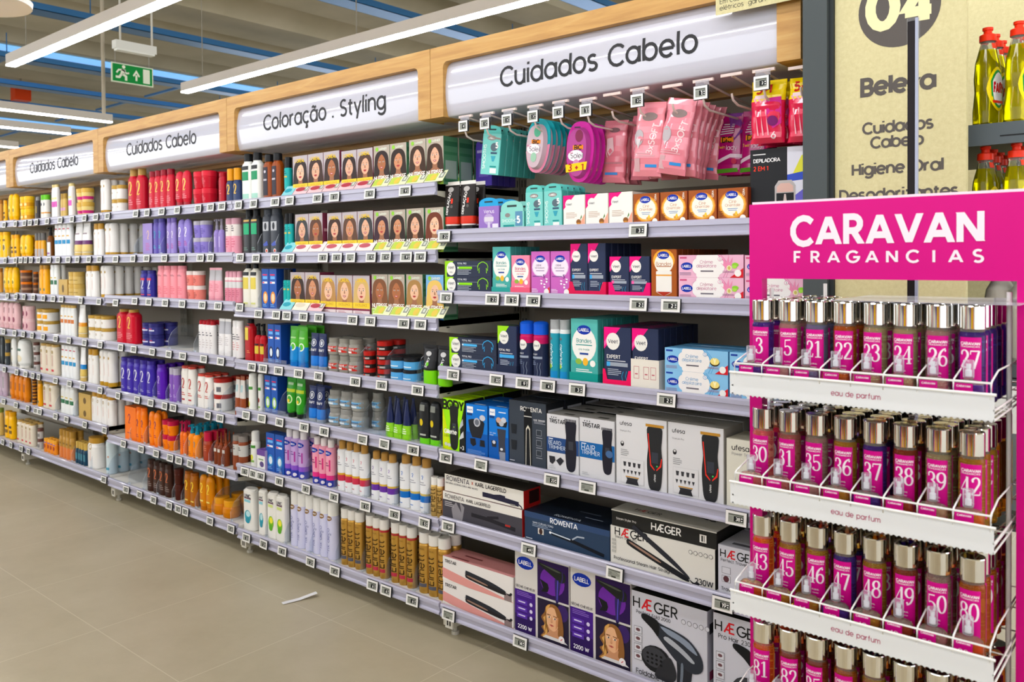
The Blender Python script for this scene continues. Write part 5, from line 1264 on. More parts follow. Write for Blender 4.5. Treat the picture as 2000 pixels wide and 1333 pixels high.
kd('foam', 'depilatory_foam_can', 'turquoise foam can', C, lambda w, h: can(w, h, '#2f98ac', '#cfd6d8', ((.77, .84, '#e6eaea'),), [('E', -.2, .68, 0, 0, .2, .12, '#6a6f72'), ('t', 'DEPILA\u00c7\u00c3O', -.16, .4, .38, '#dfeef0', .09, 90), ('e', -.24, .22, .16, .04, '#9ac84a'), ('r', -.4, .02, .4, .14, '#1f8ac0')], .16, .98, False, capmat=M('#d5dadc', .2, trans=.4)))
kd('bodyx', 'trimmer_box', 'lime green trimmer carton', 'box', body_box)
kd('sh0', 'shaver_box', 'blue shaver carton with big head', 'box', shaver(0))
kd('sh1', 'shaver_box', 'blue shaver carton with full shaver', 'box', shaver(1))
kd('rowt', 'hair_trimmer_box', 'charcoal hair trimmer carton', 'box', rowenta_trim)
kd('trb', 'beard_trimmer_box', 'white beard trimmer carton', 'box', tristar_box('BEARD', '#2b4a7c', .26, 1.32))
kd('trh', 'hair_trimmer_box', 'white hair trimmer carton', 'box', tristar_box('HAIR', '#1f63a0', .3, 1.1))
kd('ufe', 'trimmer_box', 'white carton with black-red trimmer', 'box', ufesa_box)
kd('ufs', 'trimmer_box', 'cream trimmer carton', 'box', ufesa_small)
kd('klw', 'curling_iron_box', 'white curling iron carton', 'box', kl_box(False))
kd('kld', 'curling_iron_box', 'dark curling iron carton', 'box', kl_box(True))
kd('tong', 'curling_tong_box', 'navy curling tong carton', 'box', tong_box)
kd('hst', 'hair_straightener_box', 'white hair straightener carton', 'box', haeger_straight)
kd('hfl', 'hair_straightener_box', 'straightener carton lying flat, black side', 'box', haeger_flat)
kd('htr', 'travel_dryer_box', 'grey travel dryer carton', 'box', haeger_travel)
kd('trp', 'hair_straightener_box', 'pink and white straightener carton', 'box', tristar_pink)
kd('ldr', 'hair_dryer_box', 'purple hair dryer carton with woman', 'box', labell_dryer)
kd('hd1', 'hair_dryer_box', 'grey foldable dryer carton', 'box', haeger_dry('Perfect Fold 2000', 'Foldable Hair'))
kd('hd2', 'hair_dryer_box', 'grey pro dryer carton', 'box', haeger_dry('Pro Hair 2300', 'Pro Hair', .12))
ROWS = [
 (3,0,'tan',-6.508,0.044,1,0.1643,1,1,0),
 (3,0,'ylws',-6.416,0.0417,1,0.1561,1,1,0),
 (3,0,'ylw',-6.335,0.0732,2,0.1935,1,1,0),
 (3,0,'ylwj',-6.119,0.0626,2,0.0825,1,2,0),
 (3,0,'dkcan',-5.848,0.0271,1,0.1518,1,1,0),
 (3,0,'grncap',-5.766,0.0418,2,0.1573,1,1,0),
 (3,0,'wmag',-5.594,0.044,2,0.2118,1,1,0),
 (3,0,'goldsl',-5.466,0.042,2,0.1491,1,1,0),
 (3,0,'wmag',-5.342,0.0555,1,0.2049,1,1,0),
 (3,0,'goldj',-5.249,0.0724,2,0.083,1,2,0),
 (3,0,'wgoldb',-4.914,0.0411,2,0.1996,3,1,0),
 (3,1,'ylwx',-6.531,0.0772,2,0.1805,1,1,0),
 (3,1,'ylws',-6.289,0.0553,2,0.1564,1,1,0),
 (3,1,'ylw',-6.13,0.0771,2,0.1522,2,1,0),
 (3,1,'honey',-5.873,0.0465,3,0.157,1,1,0),
 (3,1,'ambp',-5.685,0.0501,1,0.1904,1,1,0),
 (3,1,'pant',-5.567,0.0597,4,0.2025,1,1,0),
 (3,1,'pantu',-5.295,0.0975,2,0.2025,1,1,0),
 (3,1,'wgoldc',-5.006,0.052,2,0.1908,1,1,0),
 (3,1,'wgoldb',-4.865,0.0523,2,0.189,6,1,0),
 (3,2,'tan',-6.532,0.0413,1,0.1699,1,1,0),
 (3,2,'ylw',-6.45,0.075,3,0.1775,1,1,0),
 (3,2,'brnj',-6.148,0.0731,1,0.0781,1,2,0),
 (3,2,'brnj',-6.08,0.0324,1,0.0723,1,2,0.06),
 (3,2,'ytot',-5.822,0.0632,2,0.1904,1,1,0),
 (3,2,'pang',-5.632,0.0506,2,0.1916,2,1,0),
 (3,2,'goldbx',-5.496,0.1321,1,0.1017,1,1,0),
 (3,2,'goldjj',-5.379,0.0673,2,0.0744,1,2,0),
 (3,2,'wgoldc',-5.122,0.0671,2,0.1879,1,1,0),
 (3,2,'wgoldb',-4.934,0.0529,2,0.1878,6,1,0),
 (3,3,'pinkb',-6.556,0.0863,4,0.1796,1,1,0),
 (3,3,'pinkj',-6.114,0.0579,2,0.0813,1,2,0),
 (3,3,'wyelj',-5.894,0.0987,2,0.0758,1,2,0),
 (3,3,'pano',-5.49,0.0498,4,0.1903,1,1,0),
 (3,3,'panto',-5.258,0.0808,1,0.1965,1,1,0),
 (3,3,'wgoldj',-5.116,0.0828,3,0.0703,1,2,0),
 (3,4,'drkb',-6.557,0.0406,2,0.1981,1,1,0),
 (3,4,'drkj',-6.43,0.0328,1,0.0901,1,2,0),
 (3,4,'wht',-6.329,0.0575,1,0.1966,1,1,0),
 (3,4,'whtbig',-6.24,0.1356,1,0.1954,1,1,0),
 (3,4,'gryj',-5.937,0.0388,1,0.0632,1,3,0),
 (3,4,'crm',-5.833,0.0847,3,0.1917,1,1,0),
 (3,4,'pant',-5.491,0.0546,4,0.2019,1,1,0),
 (3,4,'pantb',-5.23,0.0629,1,0.2014,1,1,0),
 (3,4,'wgoldc',-5.111,0.0535,2,0.202,1,1,0),
 (3,4,'wgoldb',-4.966,0.0557,3,0.2049,2,1,0),
 (3,5,'lil0',-6.579,0.0683,2,0.1994,1,1,0),
 (3,5,'ortot',-6.366,0.0771,4,0.1708,1,1,0),
 (3,5,'orj',-5.965,0.0299,1,0.0424,1,4,0),
 (3,5,'ytot',-5.882,0.0474,1,0.1697,1,1,0),
 (3,5,'crm',-5.802,0.0944,2,0.168,1,1,0),
 (3,5,'pang',-5.52,0.0693,3,0.1732,1,1,0),
 (3,5,'goldbx',-5.232,0.1653,1,0.0757,1,2,0),
 (3,5,'wgoldc',-5.082,0.0704,4,0.179,3,1,0),
 (3,6,'tan2',-6.59,0.0538,1,0.193,1,1,0),
 (3,6,'ylws',-6.48,0.0761,2,0.1857,1,1,0),
 (3,6,'crm',-6.247,0.0688,4,0.1511,2,1,0),
 (3,6,'gryj',-5.895,0.0363,1,0.0678,1,2,0),
 (3,6,'ornb',-5.789,0.0483,4,0.0865,2,1,0),
 (3,6,'goldt',-5.548,0.05,4,0.1782,2,1,0),
 (3,6,'nvyb',-5.306,0.0372,4,0.1324,2,1,0),
 (3,6,'wgoldc',-5.156,0.1309,1,0.1805,2,1,0),
 (3,6,'lbcan',-4.905,0.063,1,0.2007,5,1,0),
 (2,0,'wgoldj',-4.776,0.0587,2,0.0782,1,2,0),
 (2,0,'redg',-4.574,0.0871,2,0.231,1,1,0),
 (2,0,'redr',-4.337,0.0621,4,0.2034,1,1,0),
 (2,0,'redt',-4.056,0.0676,2,0.184,1,1,0),
 (2,0,'redj',-3.89,0.0753,2,0.0846,2,2,0),
 (2,0,'redp',-3.644,0.047,1,0.1479,1,1,0),
 (2,0,'oil',-3.577,0.0568,2,0.1605,1,1,0),
 (2,1,'pbox',-4.394,0.1088,1,0.1691,1,1,0),
 (2,1,'pblue',-4.299,0.0581,2,0.191,2,1,0),
 (2,1,'lil',-4.144,0.0435,2,0.1895,1,1,0),
 (2,1,'lilt',-4.04,0.0608,2,0.1798,1,1,0),
 (2,1,'lilj',-3.893,0.0625,2,0.0826,1,2,0),
 (2,1,'lilsp',-3.691,0.0368,2,0.1676,1,1,0),
 (2,1,'pkcan',-3.596,0.0519,2,0.1677,1,1,0),
 (2,2,'indig',-4.447,0.069,2,0.1469,1,1,0),
 (2,2,'pnk',-4.261,0.0685,4,0.1716,1,1,0),
 (2,2,'pnkj',-3.962,0.0621,2,0.0724,1,2,0),
 (2,2,'pnkt',-3.757,0.0588,2,0.1621,1,1,0),
 (2,2,'pnks',-3.604,0.0329,4,0.147,1,1,0),
 (2,3,'redbig',-4.743,0.1092,2,0.1883,1,1,0),
 (2,3,'nvj',-4.446,0.0764,2,0.0617,2,2,0),
 (2,3,'wred',-3.848,0.0355,4,0.1644,2,1,0),
 (2,3,'wtub',-3.67,0.0519,2,0.1779,1,1,0),
 (2,3,'wcan',-3.547,0.0385,2,0.1734,1,1,0),
 (2,4,'indg2',-4.697,0.0744,5,0.1912,2,1,0),
 (2,4,'purp',-4.285,0.0754,1,0.1819,3,1,0),
 (2,4,'lilc',-4.152,0.0414,2,0.1739,2,1,0),
 (2,4,'wq',-4.023,0.0634,2,0.1948,2,1,0),
 (2,4,'wq2',-3.866,0.0634,2,0.1674,3,1,0),
 (2,4,'wqj',-3.732,0.0899,1,0.0782,2,2,0),
 (2,4,'brwt',-3.534,0.0445,2,0.18,2,1,0),
 (2,5,'orbx',-4.634,0.1332,1,0.1824,1,1,0),
 (2,5,'orbt',-4.515,0.0526,2,0.1906,1,1,0),
 (2,5,'orbt2',-4.38,0.0566,2,0.1815,2,1,0),
 (2,5,'ormj',-4.24,0.059,2,0.0761,1,2,0),
 (2,5,'orms',-4.041,0.0279,2,0.1702,2,1,0),
 (2,5,'ortl',-3.97,0.0509,2,0.1606,4,1,0),
 (2,5,'brrd',-3.827,0.0645,1,0.1433,3,1,0),
 (2,5,'brdr',-3.725,0.038,3,0.1564,2,1,0),
 (2,5,'brgc',-3.557,0.0486,2,0.1628,2,1,0),
 (2,6,'dkbr',-4.4,0.0622,4,0.1691,1,1,0),
 (2,6,'dkbj',-4.119,0.049,1,0.0801,1,2,0),
 (2,6,'amb',-4.014,0.0607,2,0.169,1,1,0),
 (2,6,'amb2',-3.863,0.0611,2,0.1754,3,1,0),
 (2,6,'ambj',-3.756,0.0876,2,0.0806,3,1,0),
 (1,0,'wgrn',-3.441,0.0727,2,0.2182,1,1,0),
 (1,0,'ambd',-3.274,0.0664,2,0.2019,1,1,0),
 (1,0,'teal',-3.115,0.0384,1,0.1777,1,1,0),
 (1,0,'L0,L1,L2',-3.035,0.1066,3,0.1732,1,1,0),
 (1,0,'L3,L4',-2.705,0.0974,2,0.166,1,1,0),
 (1,0,'N0,N1',-2.507,0.0944,2,0.1681,2,1,0),
 (1,0,'N3,N3',-2.306,0.0911,2,0.1723,3,1,0),
 (1,1,'blkg',-3.438,0.0642,2,0.2101,1,1,0),
 (1,1,'blkp',-3.284,0.0658,2,0.2023,1,1,0),
 (1,1,'teal',-3.115,0.0274,2,0.1765,1,1,0),
 (1,1,'L5,L6',-3.023,0.0959,2,0.1686,1,1,0),
 (1,1,'L1,L7,L5',-2.802,0.0967,3,0.1649,1,1,0),
 (1,1,'N2,N1',-2.509,0.0906,2,0.1614,1,1,0),
 (1,1,'N3',-2.325,0.0967,1,0.162,1,1,0),
 (1,1,'N4',-2.223,0.0962,1,0.1609,1,1,0),
 (1,2,'crmy',-3.441,0.06,2,0.2037,1,1,0),
 (1,2,'bluw',-3.282,0.0585,2,0.1818,2,1,0),
 (1,2,'teal',-3.13,0.0287,2,0.1797,1,1,0),
 (1,2,'L2,L7',-3.063,0.1044,2,0.1682,1,1,0),
 (1,2,'L8,L8,L9',-2.853,0.1055,3,0.1572,1,1,0),
 (1,2,'N5,N5',-2.527,0.0958,2,0.1629,1,1,0),
 (1,2,'N6',-2.329,0.0903,1,0.1641,1,1,0),
 (1,2,'N7',-2.223,0.0928,1,0.1631,1,1,0),
 (1,3,'reds',-3.434,0.0638,1,0.1916,1,1,0),
 (1,3,'redsp',-3.355,0.0391,2,0.1747,1,1,0),
 (1,3,'bluo',-3.24,0.0511,2,0.1775,2,1,0),
 (1,3,'grtu',-3.098,0.0651,2,0.1753,3,1,0),
 (1,3,'craft',-2.944,0.054,2,0.153,1,1,0),
 (1,3,'crjr',-2.828,0.0652,3,0.0701,2,2,0),
 (1,3,'redtin',-2.596,0.05,1,0.0329,1,3,0),
 (1,3,'redtin',-2.52,0.0637,1,0.0358,2,4,0),
 (1,3,'bluj',-2.444,0.0714,2,0.044,2,2,0),
 (1,3,'gatb',-2.259,0.0725,2,0.1457,1,1,0),
 (1,4,'wplain',-3.411,0.0401,1,0.1667,1,1,0),
 (1,4,'wfruit',-3.333,0.0277,1,0.1706,1,1,0),
 (1,4,'blul',-3.271,0.051,2,0.1705,2,1,0),
 (1,4,'grtb',-3.126,0.067,2,0.1719,1,1,0),
 (1,4,'craft',-2.964,0.055,2,0.1522,2,1,0),
 (1,4,'crjb',-2.834,0.0744,3,0.074,1,2,0),
 (1,4,'crjb',-2.614,0.0552,1,0.0745,1,2,0.05),
 (1,4,'nvgr',-2.469,0.0476,3,0.1545,2,1,0),
 (1,4,'blkgr',-2.277,0.0552,2,0.1626,1,1,0),
 (1,5,'wherb',-3.402,0.0446,1,0.1618,1,1,0),
 (1,5,'wlavb',-3.319,0.0654,1,0.0913,1,1,-0.012),
 (1,5,'blus',-3.265,0.0698,2,0.173,1,1,0),
 (1,5,'lablil',-3.144,0.0504,3,0.2035,2,1,0),
 (1,5,'labpnk',-2.939,0.0466,3,0.1972,2,1,0),
 (1,5,'wpk',-2.767,0.0458,4,0.2045,1,1,0),
 (1,5,'wpu',-2.56,0.0479,3,0.1913,1,1,0),
 (1,5,'wbl',-2.392,0.0534,3,0.2017,1,1,0),
 (1,5,'goldsm',-2.222,0.0322,2,0.1431,1,1,0),
 (1,6,'lin1',-3.463,0.088,1,0.1915,1,1,0),
 (1,6,'lin1',-3.335,0.0517,1,0.2066,1,1,0),
 (1,6,'lin2',-3.27,0.0681,2,0.206,1,1,0),
 (1,6,'lavc',-3.105,0.0527,6,0.2397,1,1,0),
 (1,6,'elg',-2.752,0.0434,3,0.2301,2,1,0),
 (1,6,'elr',-2.596,0.042,3,0.231,2,1,0),
 (1,6,'elr',-2.448,0.0433,3,0.2311,2,1,0.004),
 (1,6,'elg',-2.295,0.0515,3,0.2255,2,1,0.002),
 (0,0,'dptu',-2.14,0.075,2,0.1792,2,1,0),
 (0,0,'venus',-1.96,0.0977,1,0.1116,3,1,0),
 (0,0,'mini5',-1.861,0.1082,1,0.0965,3,1,0),
 (0,0,'sm5',-1.75,0.0764,2,0.1431,5,1,0),
 (0,0,'vwh',-1.595,0.0864,3,0.1007,2,1,0),
 (0,0,'cire',-1.336,0.0908,4,0.0916,2,1,0),
 (0,0,'depi',-0.978,0.1497,1,0.1913,1,1,0.02),
 (0,1,'men',-2.125,0.2247,1,0.0559,1,2,0),
 (0,1,'stt',-1.897,0.0833,1,0.1592,6,1,0),
 (0,1,'stp',-1.813,0.0816,1,0.1299,6,1,0),
 (0,1,'dec',-1.728,0.0802,2,0.1418,1,1,0),
 (0,1,'nvx',-1.567,0.0668,2,0.1643,6,1,0),
 (0,1,'nvs',-1.42,0.0706,2,0.1229,3,1,0),
 (0,1,'wxb',-1.276,0.0881,1,0.1428,10,1,0),
 (0,1,'crp',-1.185,0.1993,1,0.0627,2,2,0),
 (0,1,'crp',-0.985,0.1794,1,0.0618,1,2,0.001),
 (0,2,'menb',-2.106,0.2268,1,0.0556,2,2,0),
 (0,2,'menx',-1.876,0.0856,1,0.1625,2,1,0),
 (0,2,'vcan',-1.792,0.0546,2,0.1826,1,1,0),
 (0,2,'foam',-1.659,0.0368,2,0.1923,1,1,0),
 (0,2,'stt',-1.569,0.106,1,0.1991,9,1,0),
 (0,2,'nvx',-1.443,0.1003,1,0.1788,8,1,0),
 (0,2,'nvx',-1.343,0.0931,1,0.1797,7,1,0.001),
 (0,2,'crb',-1.231,0.1996,1,0.0645,3,2,0),
 (0,2,'crb',-1.03,0.1807,1,0.0645,2,2,0.001),
 (0,3,'bodyx',-2.144,0.1139,1,0.1869,3,1,0),
 (0,3,'sh0',-2.029,0.1071,1,0.1787,2,1,0),
 (0,3,'sh1',-1.921,0.0928,1,0.1815,2,1,0),
 (0,3,'rowt',-1.828,0.1613,1,0.2138,3,1,0),
 (0,3,'trb',-1.667,0.1291,1,0.185,3,1,0),
 (0,3,'trh',-1.537,0.133,1,0.1889,3,1,0),
 (0,3,'ufe',-1.401,0.178,2,0.2122,2,1,0),
 (0,3,'ufs',-1.04,0.1408,1,0.1891,1,1,0),
 (0,4,'kld',-2.149,0.3797,1,0.0925,1,1,0.0),
 (0,4,'tong',-1.765,0.343,1,0.0951,1,1,0),
 (0,4,'hst',-1.425,0.3553,1,0.1147,1,1,0),
 (0,4,'htr',-1.066,0.1472,1,0.1329,2,1,0),
 (0,5,'trp',-2.152,0.3405,1,0.0865,1,2,0),
 (0,5,'ldr',-1.808,0.2302,2,0.267,1,1,0),
 (0,5,'hd1',-1.35,0.2542,1,0.2515,1,1,0),
 (0,5,'hd2',-1.082,0.2298,1,0.2561,1,1,0),
]
CARDS = [(1,0,'swt',-3.087,0.0782,1),(1,0,'swp',-3.009,0.1018,5),(1,0,'swg',-2.497,0.0976,4),(1,1,'swt',-3.092,0.0797,1),(1,1,'sww',-3.012,0.104,5),(1,1,'swg',-2.489,0.0967,4),(1,2,'swt',-3.112,0.0869,1),(1,2,'swc',-3.022,0.1058,1),(1,2,'swp',-2.915,0.1017,1),(1,2,'swg',-2.496,0.0969,4)]
TAGS = {
 (0,0): [(-2.091,'2'),(-1.297,'3')],
 (0,1): [(-2.084,'10'),(-1.867,'2'),(-1.781,'1'),(-1.69,'4'),(-1.297,'2'),(-1.191,'2')],
 (0,2): [(-2.053,'10'),(-1.852,'22'),(-1.735,'9'),(-1.634,'4'),(-1.519,'3'),(-1.206,'2')],
 (0,3): [(-2.093,'46'),(-1.925,''),(-1.62,'23'),(-1.482,''),(-0.994,'38')],
 (0,4): [(-2.085,'59'),(-1.718,'49'),(-1.385,''),(-1.035,'19')],
 (0,5): [(-2.088,''),(-1.757,'14')],
 (1,0): [(-3.282,'3'),(-3.117,'3'),(-3.01,''),(-2.818,'3'),(-2.708,'3'),(-2.491,'9'),(-2.292,'9')],
 (1,1): [(-3.269,'8'),(-3.122,'8'),(-3.012,'8'),(-2.786,'3'),(-2.696,'3'),(-2.61,''),(-2.488,'9'),(-2.402,'9'),(-2.29,'9'),(-2.214,'9')],
 (1,2): [(-3.255,'8'),(-3.119,'3'),(-3.042,'8'),(-2.924,'3'),(-2.818,'3'),(-2.603,'8'),(-2.496,'9'),(-2.307,'9'),(-2.217,'9')],
 (1,3): [(-3.314,'7'),(-3.226,'5'),(-3.108,'7'),(-2.963,'5'),(-2.825,'3'),(-2.59,'5'),(-2.434,'5'),(-2.235,'3')],
 (1,4): [(-3.365,''),(-3.24,''),(-3.105,'7'),(-2.928,'3'),(-2.792,'3'),(-2.55,''),(-2.422,''),(-2.262,'3')],
 (1,5): [(-3.382,'7'),(-3.316,'7'),(-3.255,'7'),(-3.113,'3'),(-2.921,'3'),(-2.733,'3'),(-2.538,'5'),(-2.369,'5'),(-2.207,'5')],
 (1,6): [(-3.378,'3'),(-3.24,'3'),(-3.099,'3'),(-2.896,'3'),(-2.734,'6'),(-2.501,'6'),(-2.422,'6'),(-2.276,'6')],
 (2,0): [(-4.393,''),(-4.268,''),(-4.114,''),(-3.956,''),(-3.756,''),(-3.643,''),(-3.544,''),(-3.403,'')],
 (2,1): [(-4.432,''),(-4.282,''),(-4.094,''),(-3.916,''),(-3.743,''),(-3.65,''),(-3.396,'')],
 (2,2): [(-4.421,''),(-4.266,''),(-4.092,''),(-3.922,''),(-3.732,''),(-3.589,''),(-3.406,'')],
 (2,3): [(-4.593,''),(-4.442,''),(-4.237,''),(-4.064,''),(-3.925,''),(-3.726,''),(-3.574,'')],
 (2,4): [(-4.636,''),(-4.412,''),(-4.262,''),(-4.114,''),(-4.027,''),(-3.851,''),(-3.697,''),(-3.586,'')],
 (2,5): [(-4.581,''),(-4.377,''),(-4.212,''),(-4.066,''),(-3.979,''),(-3.869,''),(-3.679,''),(-3.583,'')],
 (2,6): [(-4.558,''),(-4.403,''),(-4.249,''),(-4.085,''),(-3.992,''),(-3.923,''),(-3.69,''),(-3.506,'')],
 (3,0): [(-6.285,''),(-6.082,''),(-5.925,''),(-5.835,''),(-5.73,''),(-5.56,''),(-5.365,''),(-5.195,''),(-5.025,''),(-4.876,''),(-4.727,'')],
 (3,1): [(-6.278,''),(-6.094,''),(-6.001,''),(-5.918,''),(-5.829,''),(-5.706,''),(-5.546,''),(-5.408,''),(-5.259,''),(-5.13,''),(-4.977,''),(-4.837,''),(-4.637,'')],
 (3,2): [(-6.251,''),(-6.097,''),(-5.958,''),(-5.805,''),(-5.641,''),(-5.491,''),(-5.371,''),(-5.096,''),(-4.854,''),(-4.646,'')],
 (3,3): [(-6.332,''),(-6.134,''),(-5.982,''),(-5.835,''),(-5.658,''),(-5.466,''),(-5.269,''),(-5.054,''),(-4.848,'')],
 (3,4): [(-6.333,''),(-6.109,''),(-5.957,''),(-5.835,''),(-5.74,''),(-5.478,''),(-5.274,''),(-5.09,''),(-4.858,'')],
 (3,5): [(-6.358,''),(-6.133,''),(-5.931,''),(-5.798,''),(-5.734,''),(-5.488,''),(-5.326,''),(-5.069,''),(-4.811,'')],
 (3,6): [(-6.387,''),(-6.239,''),(-6.058,''),(-5.933,''),(-4.831,'')],
}
STOPS = {(2,3): [-4.113,-3.86],(2,4): [-4.447,-4.286,-4.148,-4.035,-3.868,-3.737,-3.629],(2,5): [-4.559,-4.399,-4.239,-4.071,-3.973,-3.858,-3.737,-3.621],(2,6): [-4.581,-4.413,-4.265,-4.1,-4.008,-3.871,-3.715,-3.548],(1,3): [-3.255,-3.148,-2.978,-2.847,-2.61,-2.447,-2.264],(1,4): [-3.277,-3.146,-2.964,-2.848,-2.584,-2.484,-2.298,-2.148],(1,5): [-3.294,-3.145,-2.964,-2.766,-2.573,-2.397,-2.234],(1,6): [-3.262,-3.115,-2.935,-2.758,-2.6,-2.451,-2.299],(2,1): [-4.461,-4.183,-3.9,-3.708],(1,1): [-3.293,-3.156],(1,2): [-3.295,-3.153],(3,1): [-6.303,-4.476],(3,5): [-5.554,-5.294],(3,6): [-5.327,-5.062,-4.833]}
PEGS = [(-1.978,1.845),(-1.879,1.843),(-1.782,1.844),(-1.673,1.843),(-1.572,1.844),(-1.468,1.838),(-1.381,1.842),(-1.287,1.844),(-1.18,1.839),(-1.085,1.84),(-1.002,1.844),(-0.912,1.842),(-0.816,1.835)]

# ------------------------------------------------------------------ the store shell
YH = 2.08          # front of the wooden headers
YS = 2.10          # front of the shelves
YB = 2.62          # back panel of the run
SEAM = [-.81, -2.14, -3.47, -4.80, -6.13, -7.46]
BAY = ['razor bay', 'styling bay', 'orange-bottle bay', 'white-bottle bay', 'farthest bay']
ORD = ['first', 'second', 'third', 'fourth', 'fifth', 'sixth', 'seventh', 'eighth', 'ninth', 'tenth', 'eleventh', 'twelfth', 'thirteenth']
NUM = ['', 'one', 'two', 'three', 'four', 'five', 'six', 'seven', 'eight', 'nine', 'ten', 'eleven', 'twelve', 'thirteen']
DECK = {0: [1.458, 1.242, .972, .674, .430, .113], 1: [1.63, 1.387, 1.141, .900, .677, .418, .116], 2: [1.63, 1.392, 1.165, .906, .637, .378, .13],
        3: [1.63, 1.39, 1.15, .905, .645, .423, .14], 4: [1.635, 1.387, 1.137, .898, .648, .425, .137]}


def shelf_name(b, s):
    n = len(DECK[b])
    return 'top shelf' if s == 0 else 'bottom shelf' if s == n - 1 else ORD[s] + ' shelf'


mb = MB()
mb.add([(-40, -9, 0), (9, -9, 0), (9, 20, 0), (-40, 20, 0)], [(0, 1, 2, 3)], FLOOR)
tag(mb.build('floor'), kind='structure')
# ribbed roof: troughs running away from the aisle
mb = MB()
ZC = 5.0
x = -42.0
P = 1.98
while x < 10:
    a, b, c, d = x, x + .95, x + 1.25, x + 1.68
    e = x + P
    prof = [(a, ZC), (b, ZC), (c, ZC + .5), (d, ZC + .5), (e, ZC)]
    for (x0, z0), (x1, z1) in zip(prof, prof[1:]):
        mb.add([(x0, -9, z0), (x0, 24, z0), (x1, 24, z1), (x1, -9, z1)], [(0, 1, 2, 3)], CEIL)
    x = e
tag(mb.build('ceiling'), kind='structure')
# the far end of the hall, a pale wall a long way down the aisle
mb = MB()
mb.box(-42.2, -42, -9, 24, 0, 5.6, '#8f8878')
tag(mb.build('wall_far'), kind='structure')
# roof windows between the ribs
SKY = M('#7fb4ea', .5, emit=.7)
for i, xx in enumerate((-15.97, -23.9)):
    mb = MB().box(xx + .06, xx + .46, -6, 22, ZC - .03, ZC - .015, SKY)
    tag(mb.build('window_%d' % (i + 1)), kind='structure')
TRAY = M('#4a7fb2', .35, .6)  # blue of the reflected skylight is put into the tray colour
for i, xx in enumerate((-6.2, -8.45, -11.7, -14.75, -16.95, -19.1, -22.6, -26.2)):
    root = empty('cable_tray', (xx, 8, ZC - .42), '%s steel cable tray coloured with reflected skylight under the roof, counted from the gondola' % ORD[i], 'cable tray', 'cable trays coloured with reflected skylight')
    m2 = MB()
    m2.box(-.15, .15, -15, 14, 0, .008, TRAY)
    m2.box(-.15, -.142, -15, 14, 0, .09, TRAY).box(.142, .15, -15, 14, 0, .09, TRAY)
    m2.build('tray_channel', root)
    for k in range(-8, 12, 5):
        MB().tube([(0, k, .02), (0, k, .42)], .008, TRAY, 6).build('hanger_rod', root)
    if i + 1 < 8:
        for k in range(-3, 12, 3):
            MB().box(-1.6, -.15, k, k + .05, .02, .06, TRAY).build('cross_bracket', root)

# suspended line lamps
GLOW = M('#fbfaff', .5, emit=LAMP_STR)
ALU = M('#cdc6bd', .4)


def lamp(loc, length, axis, label, emit=GLOW):
    r = empty('line_lamp', loc, label, 'lamp', 'suspended line lamps')
    if axis == 'y':
        r.rotation_euler.z = R(90)
    m_ = MB()
    m_.box(0, length, -.035, .035, .012, .09, ALU)
    m_.build('housing', r)
    m_ = MB()
    m_.box(0, length, -.034, .034, 0, .0119, emit)
    m_.build('diffuser', r)
    for k in range(max(int(length / 2), 2)):
        m_ = MB().tube([(length * (k + .15) / max(int(length / 2), 2), 0, .09), (length * (k + .15) / max(int(length / 2), 2), 0, ZC - loc[2] - .02)], .004, '#8f897c', 6)
        m_.build('suspension_cable', r)
    return r


lamp((-7.3, 3.95, 2.9), 8.6, 'x', 'long line lamp above the shelving run')
lamp((-7.3, 2.5, 2.9), 8.6, 'x', 'long line lamp at upper left, in front of the shelving')
lamp((-7.3, 1.05, 2.9), 9.4, 'x', 'long line lamp over the middle of the aisle')
lamp((-7.3, -.4, 2.9), 9.4, 'x', 'long line lamp over the near side of the aisle')
lamp((-9.46, -1.8, 2.9), 6.05, 'y', 'cross lamp beyond the exit sign, nearest of three')
lamp((-10.69, -1.8, 2.9), 6.1, 'y', 'cross lamp beyond the exit sign, middle of three')
lamp((-12.5, -1.8, 2.9), 6.15, 'y', 'cross lamp beyond the exit sign, farthest of three')

# exit sign and its emergency light
r = empty('exit_sign', (-9.3, 4.42, 3.33), 'green running-man exit sign hanging below the emergency light', 'sign')
m_ = MB().box(-.006, .006, -.235, .235, 0, .215, '#e6efd8')
m_.build('backing', r)
GR = '#0e8a3e'
WS = '#f2f7e4'
m_ = MB()
e_ = .0075


def sgn(polys, col, k):
    for p in polys:
        m_.add([(e_ + k * .0006, x, z) for x, z in p], [tuple(range(len(p)))], col)


sgn([[(-.222, .012), (.222, .012), (.222, .203), (-.222, .203)]], GR, 0)
sgn([[(.118, .03), (.195, .03), (.195, .188), (.118, .188)]], WS, 1)
sgn([[(.03, .045), (.052, .045), (.052, .11), (.03, .11)], [(.0, .1), (.041, .165), (.082, .1), (.068, .088), (.041, .128), (.014, .088)]], WS, 1)
sgn([ell(-.1, .178, .019, .019, 14)], WS, 1)
for pts, w in (([(-.1, .15), (-.115, .1)], .022), ([(-.115, .1), (-.075, .075), (-.075, .03)], .013), ([(-.12, .1), (-.15, .06), (-.19, .06)], .013), ([(-.1, .145), (-.155, .14), (-.18, .105)], .009), ([(-.1, .14), (-.07, .11), (-.04, .118)], .009)):
    sgn(ribbon(pts, w), WS, 1)
m_.build('pictogram', r)
for y in (-.19, .19):
    MB().tube([(0, y, .21), (0, y, .35)], .0015, '#c9c9c9', 5).build('wire', r)
r = empty('emergency_light', (-9.3, 4.45, 3.68), 'white emergency light tube above the exit sign', 'lamp')
MB().box(-.05, .05, -.23, .23, .02, .11, '#ecebe4').build('housing', r)
MB().box(-.045, .045, -.21, .21, 0, .02, M('#f4f4ee', .3)).build('cover', r)
for y in (-.16, .2):
    MB().tube([(0, y, .1), (0, y, ZC - 3.69)], .012, '#d9d4c8', 8).build('rod', r)
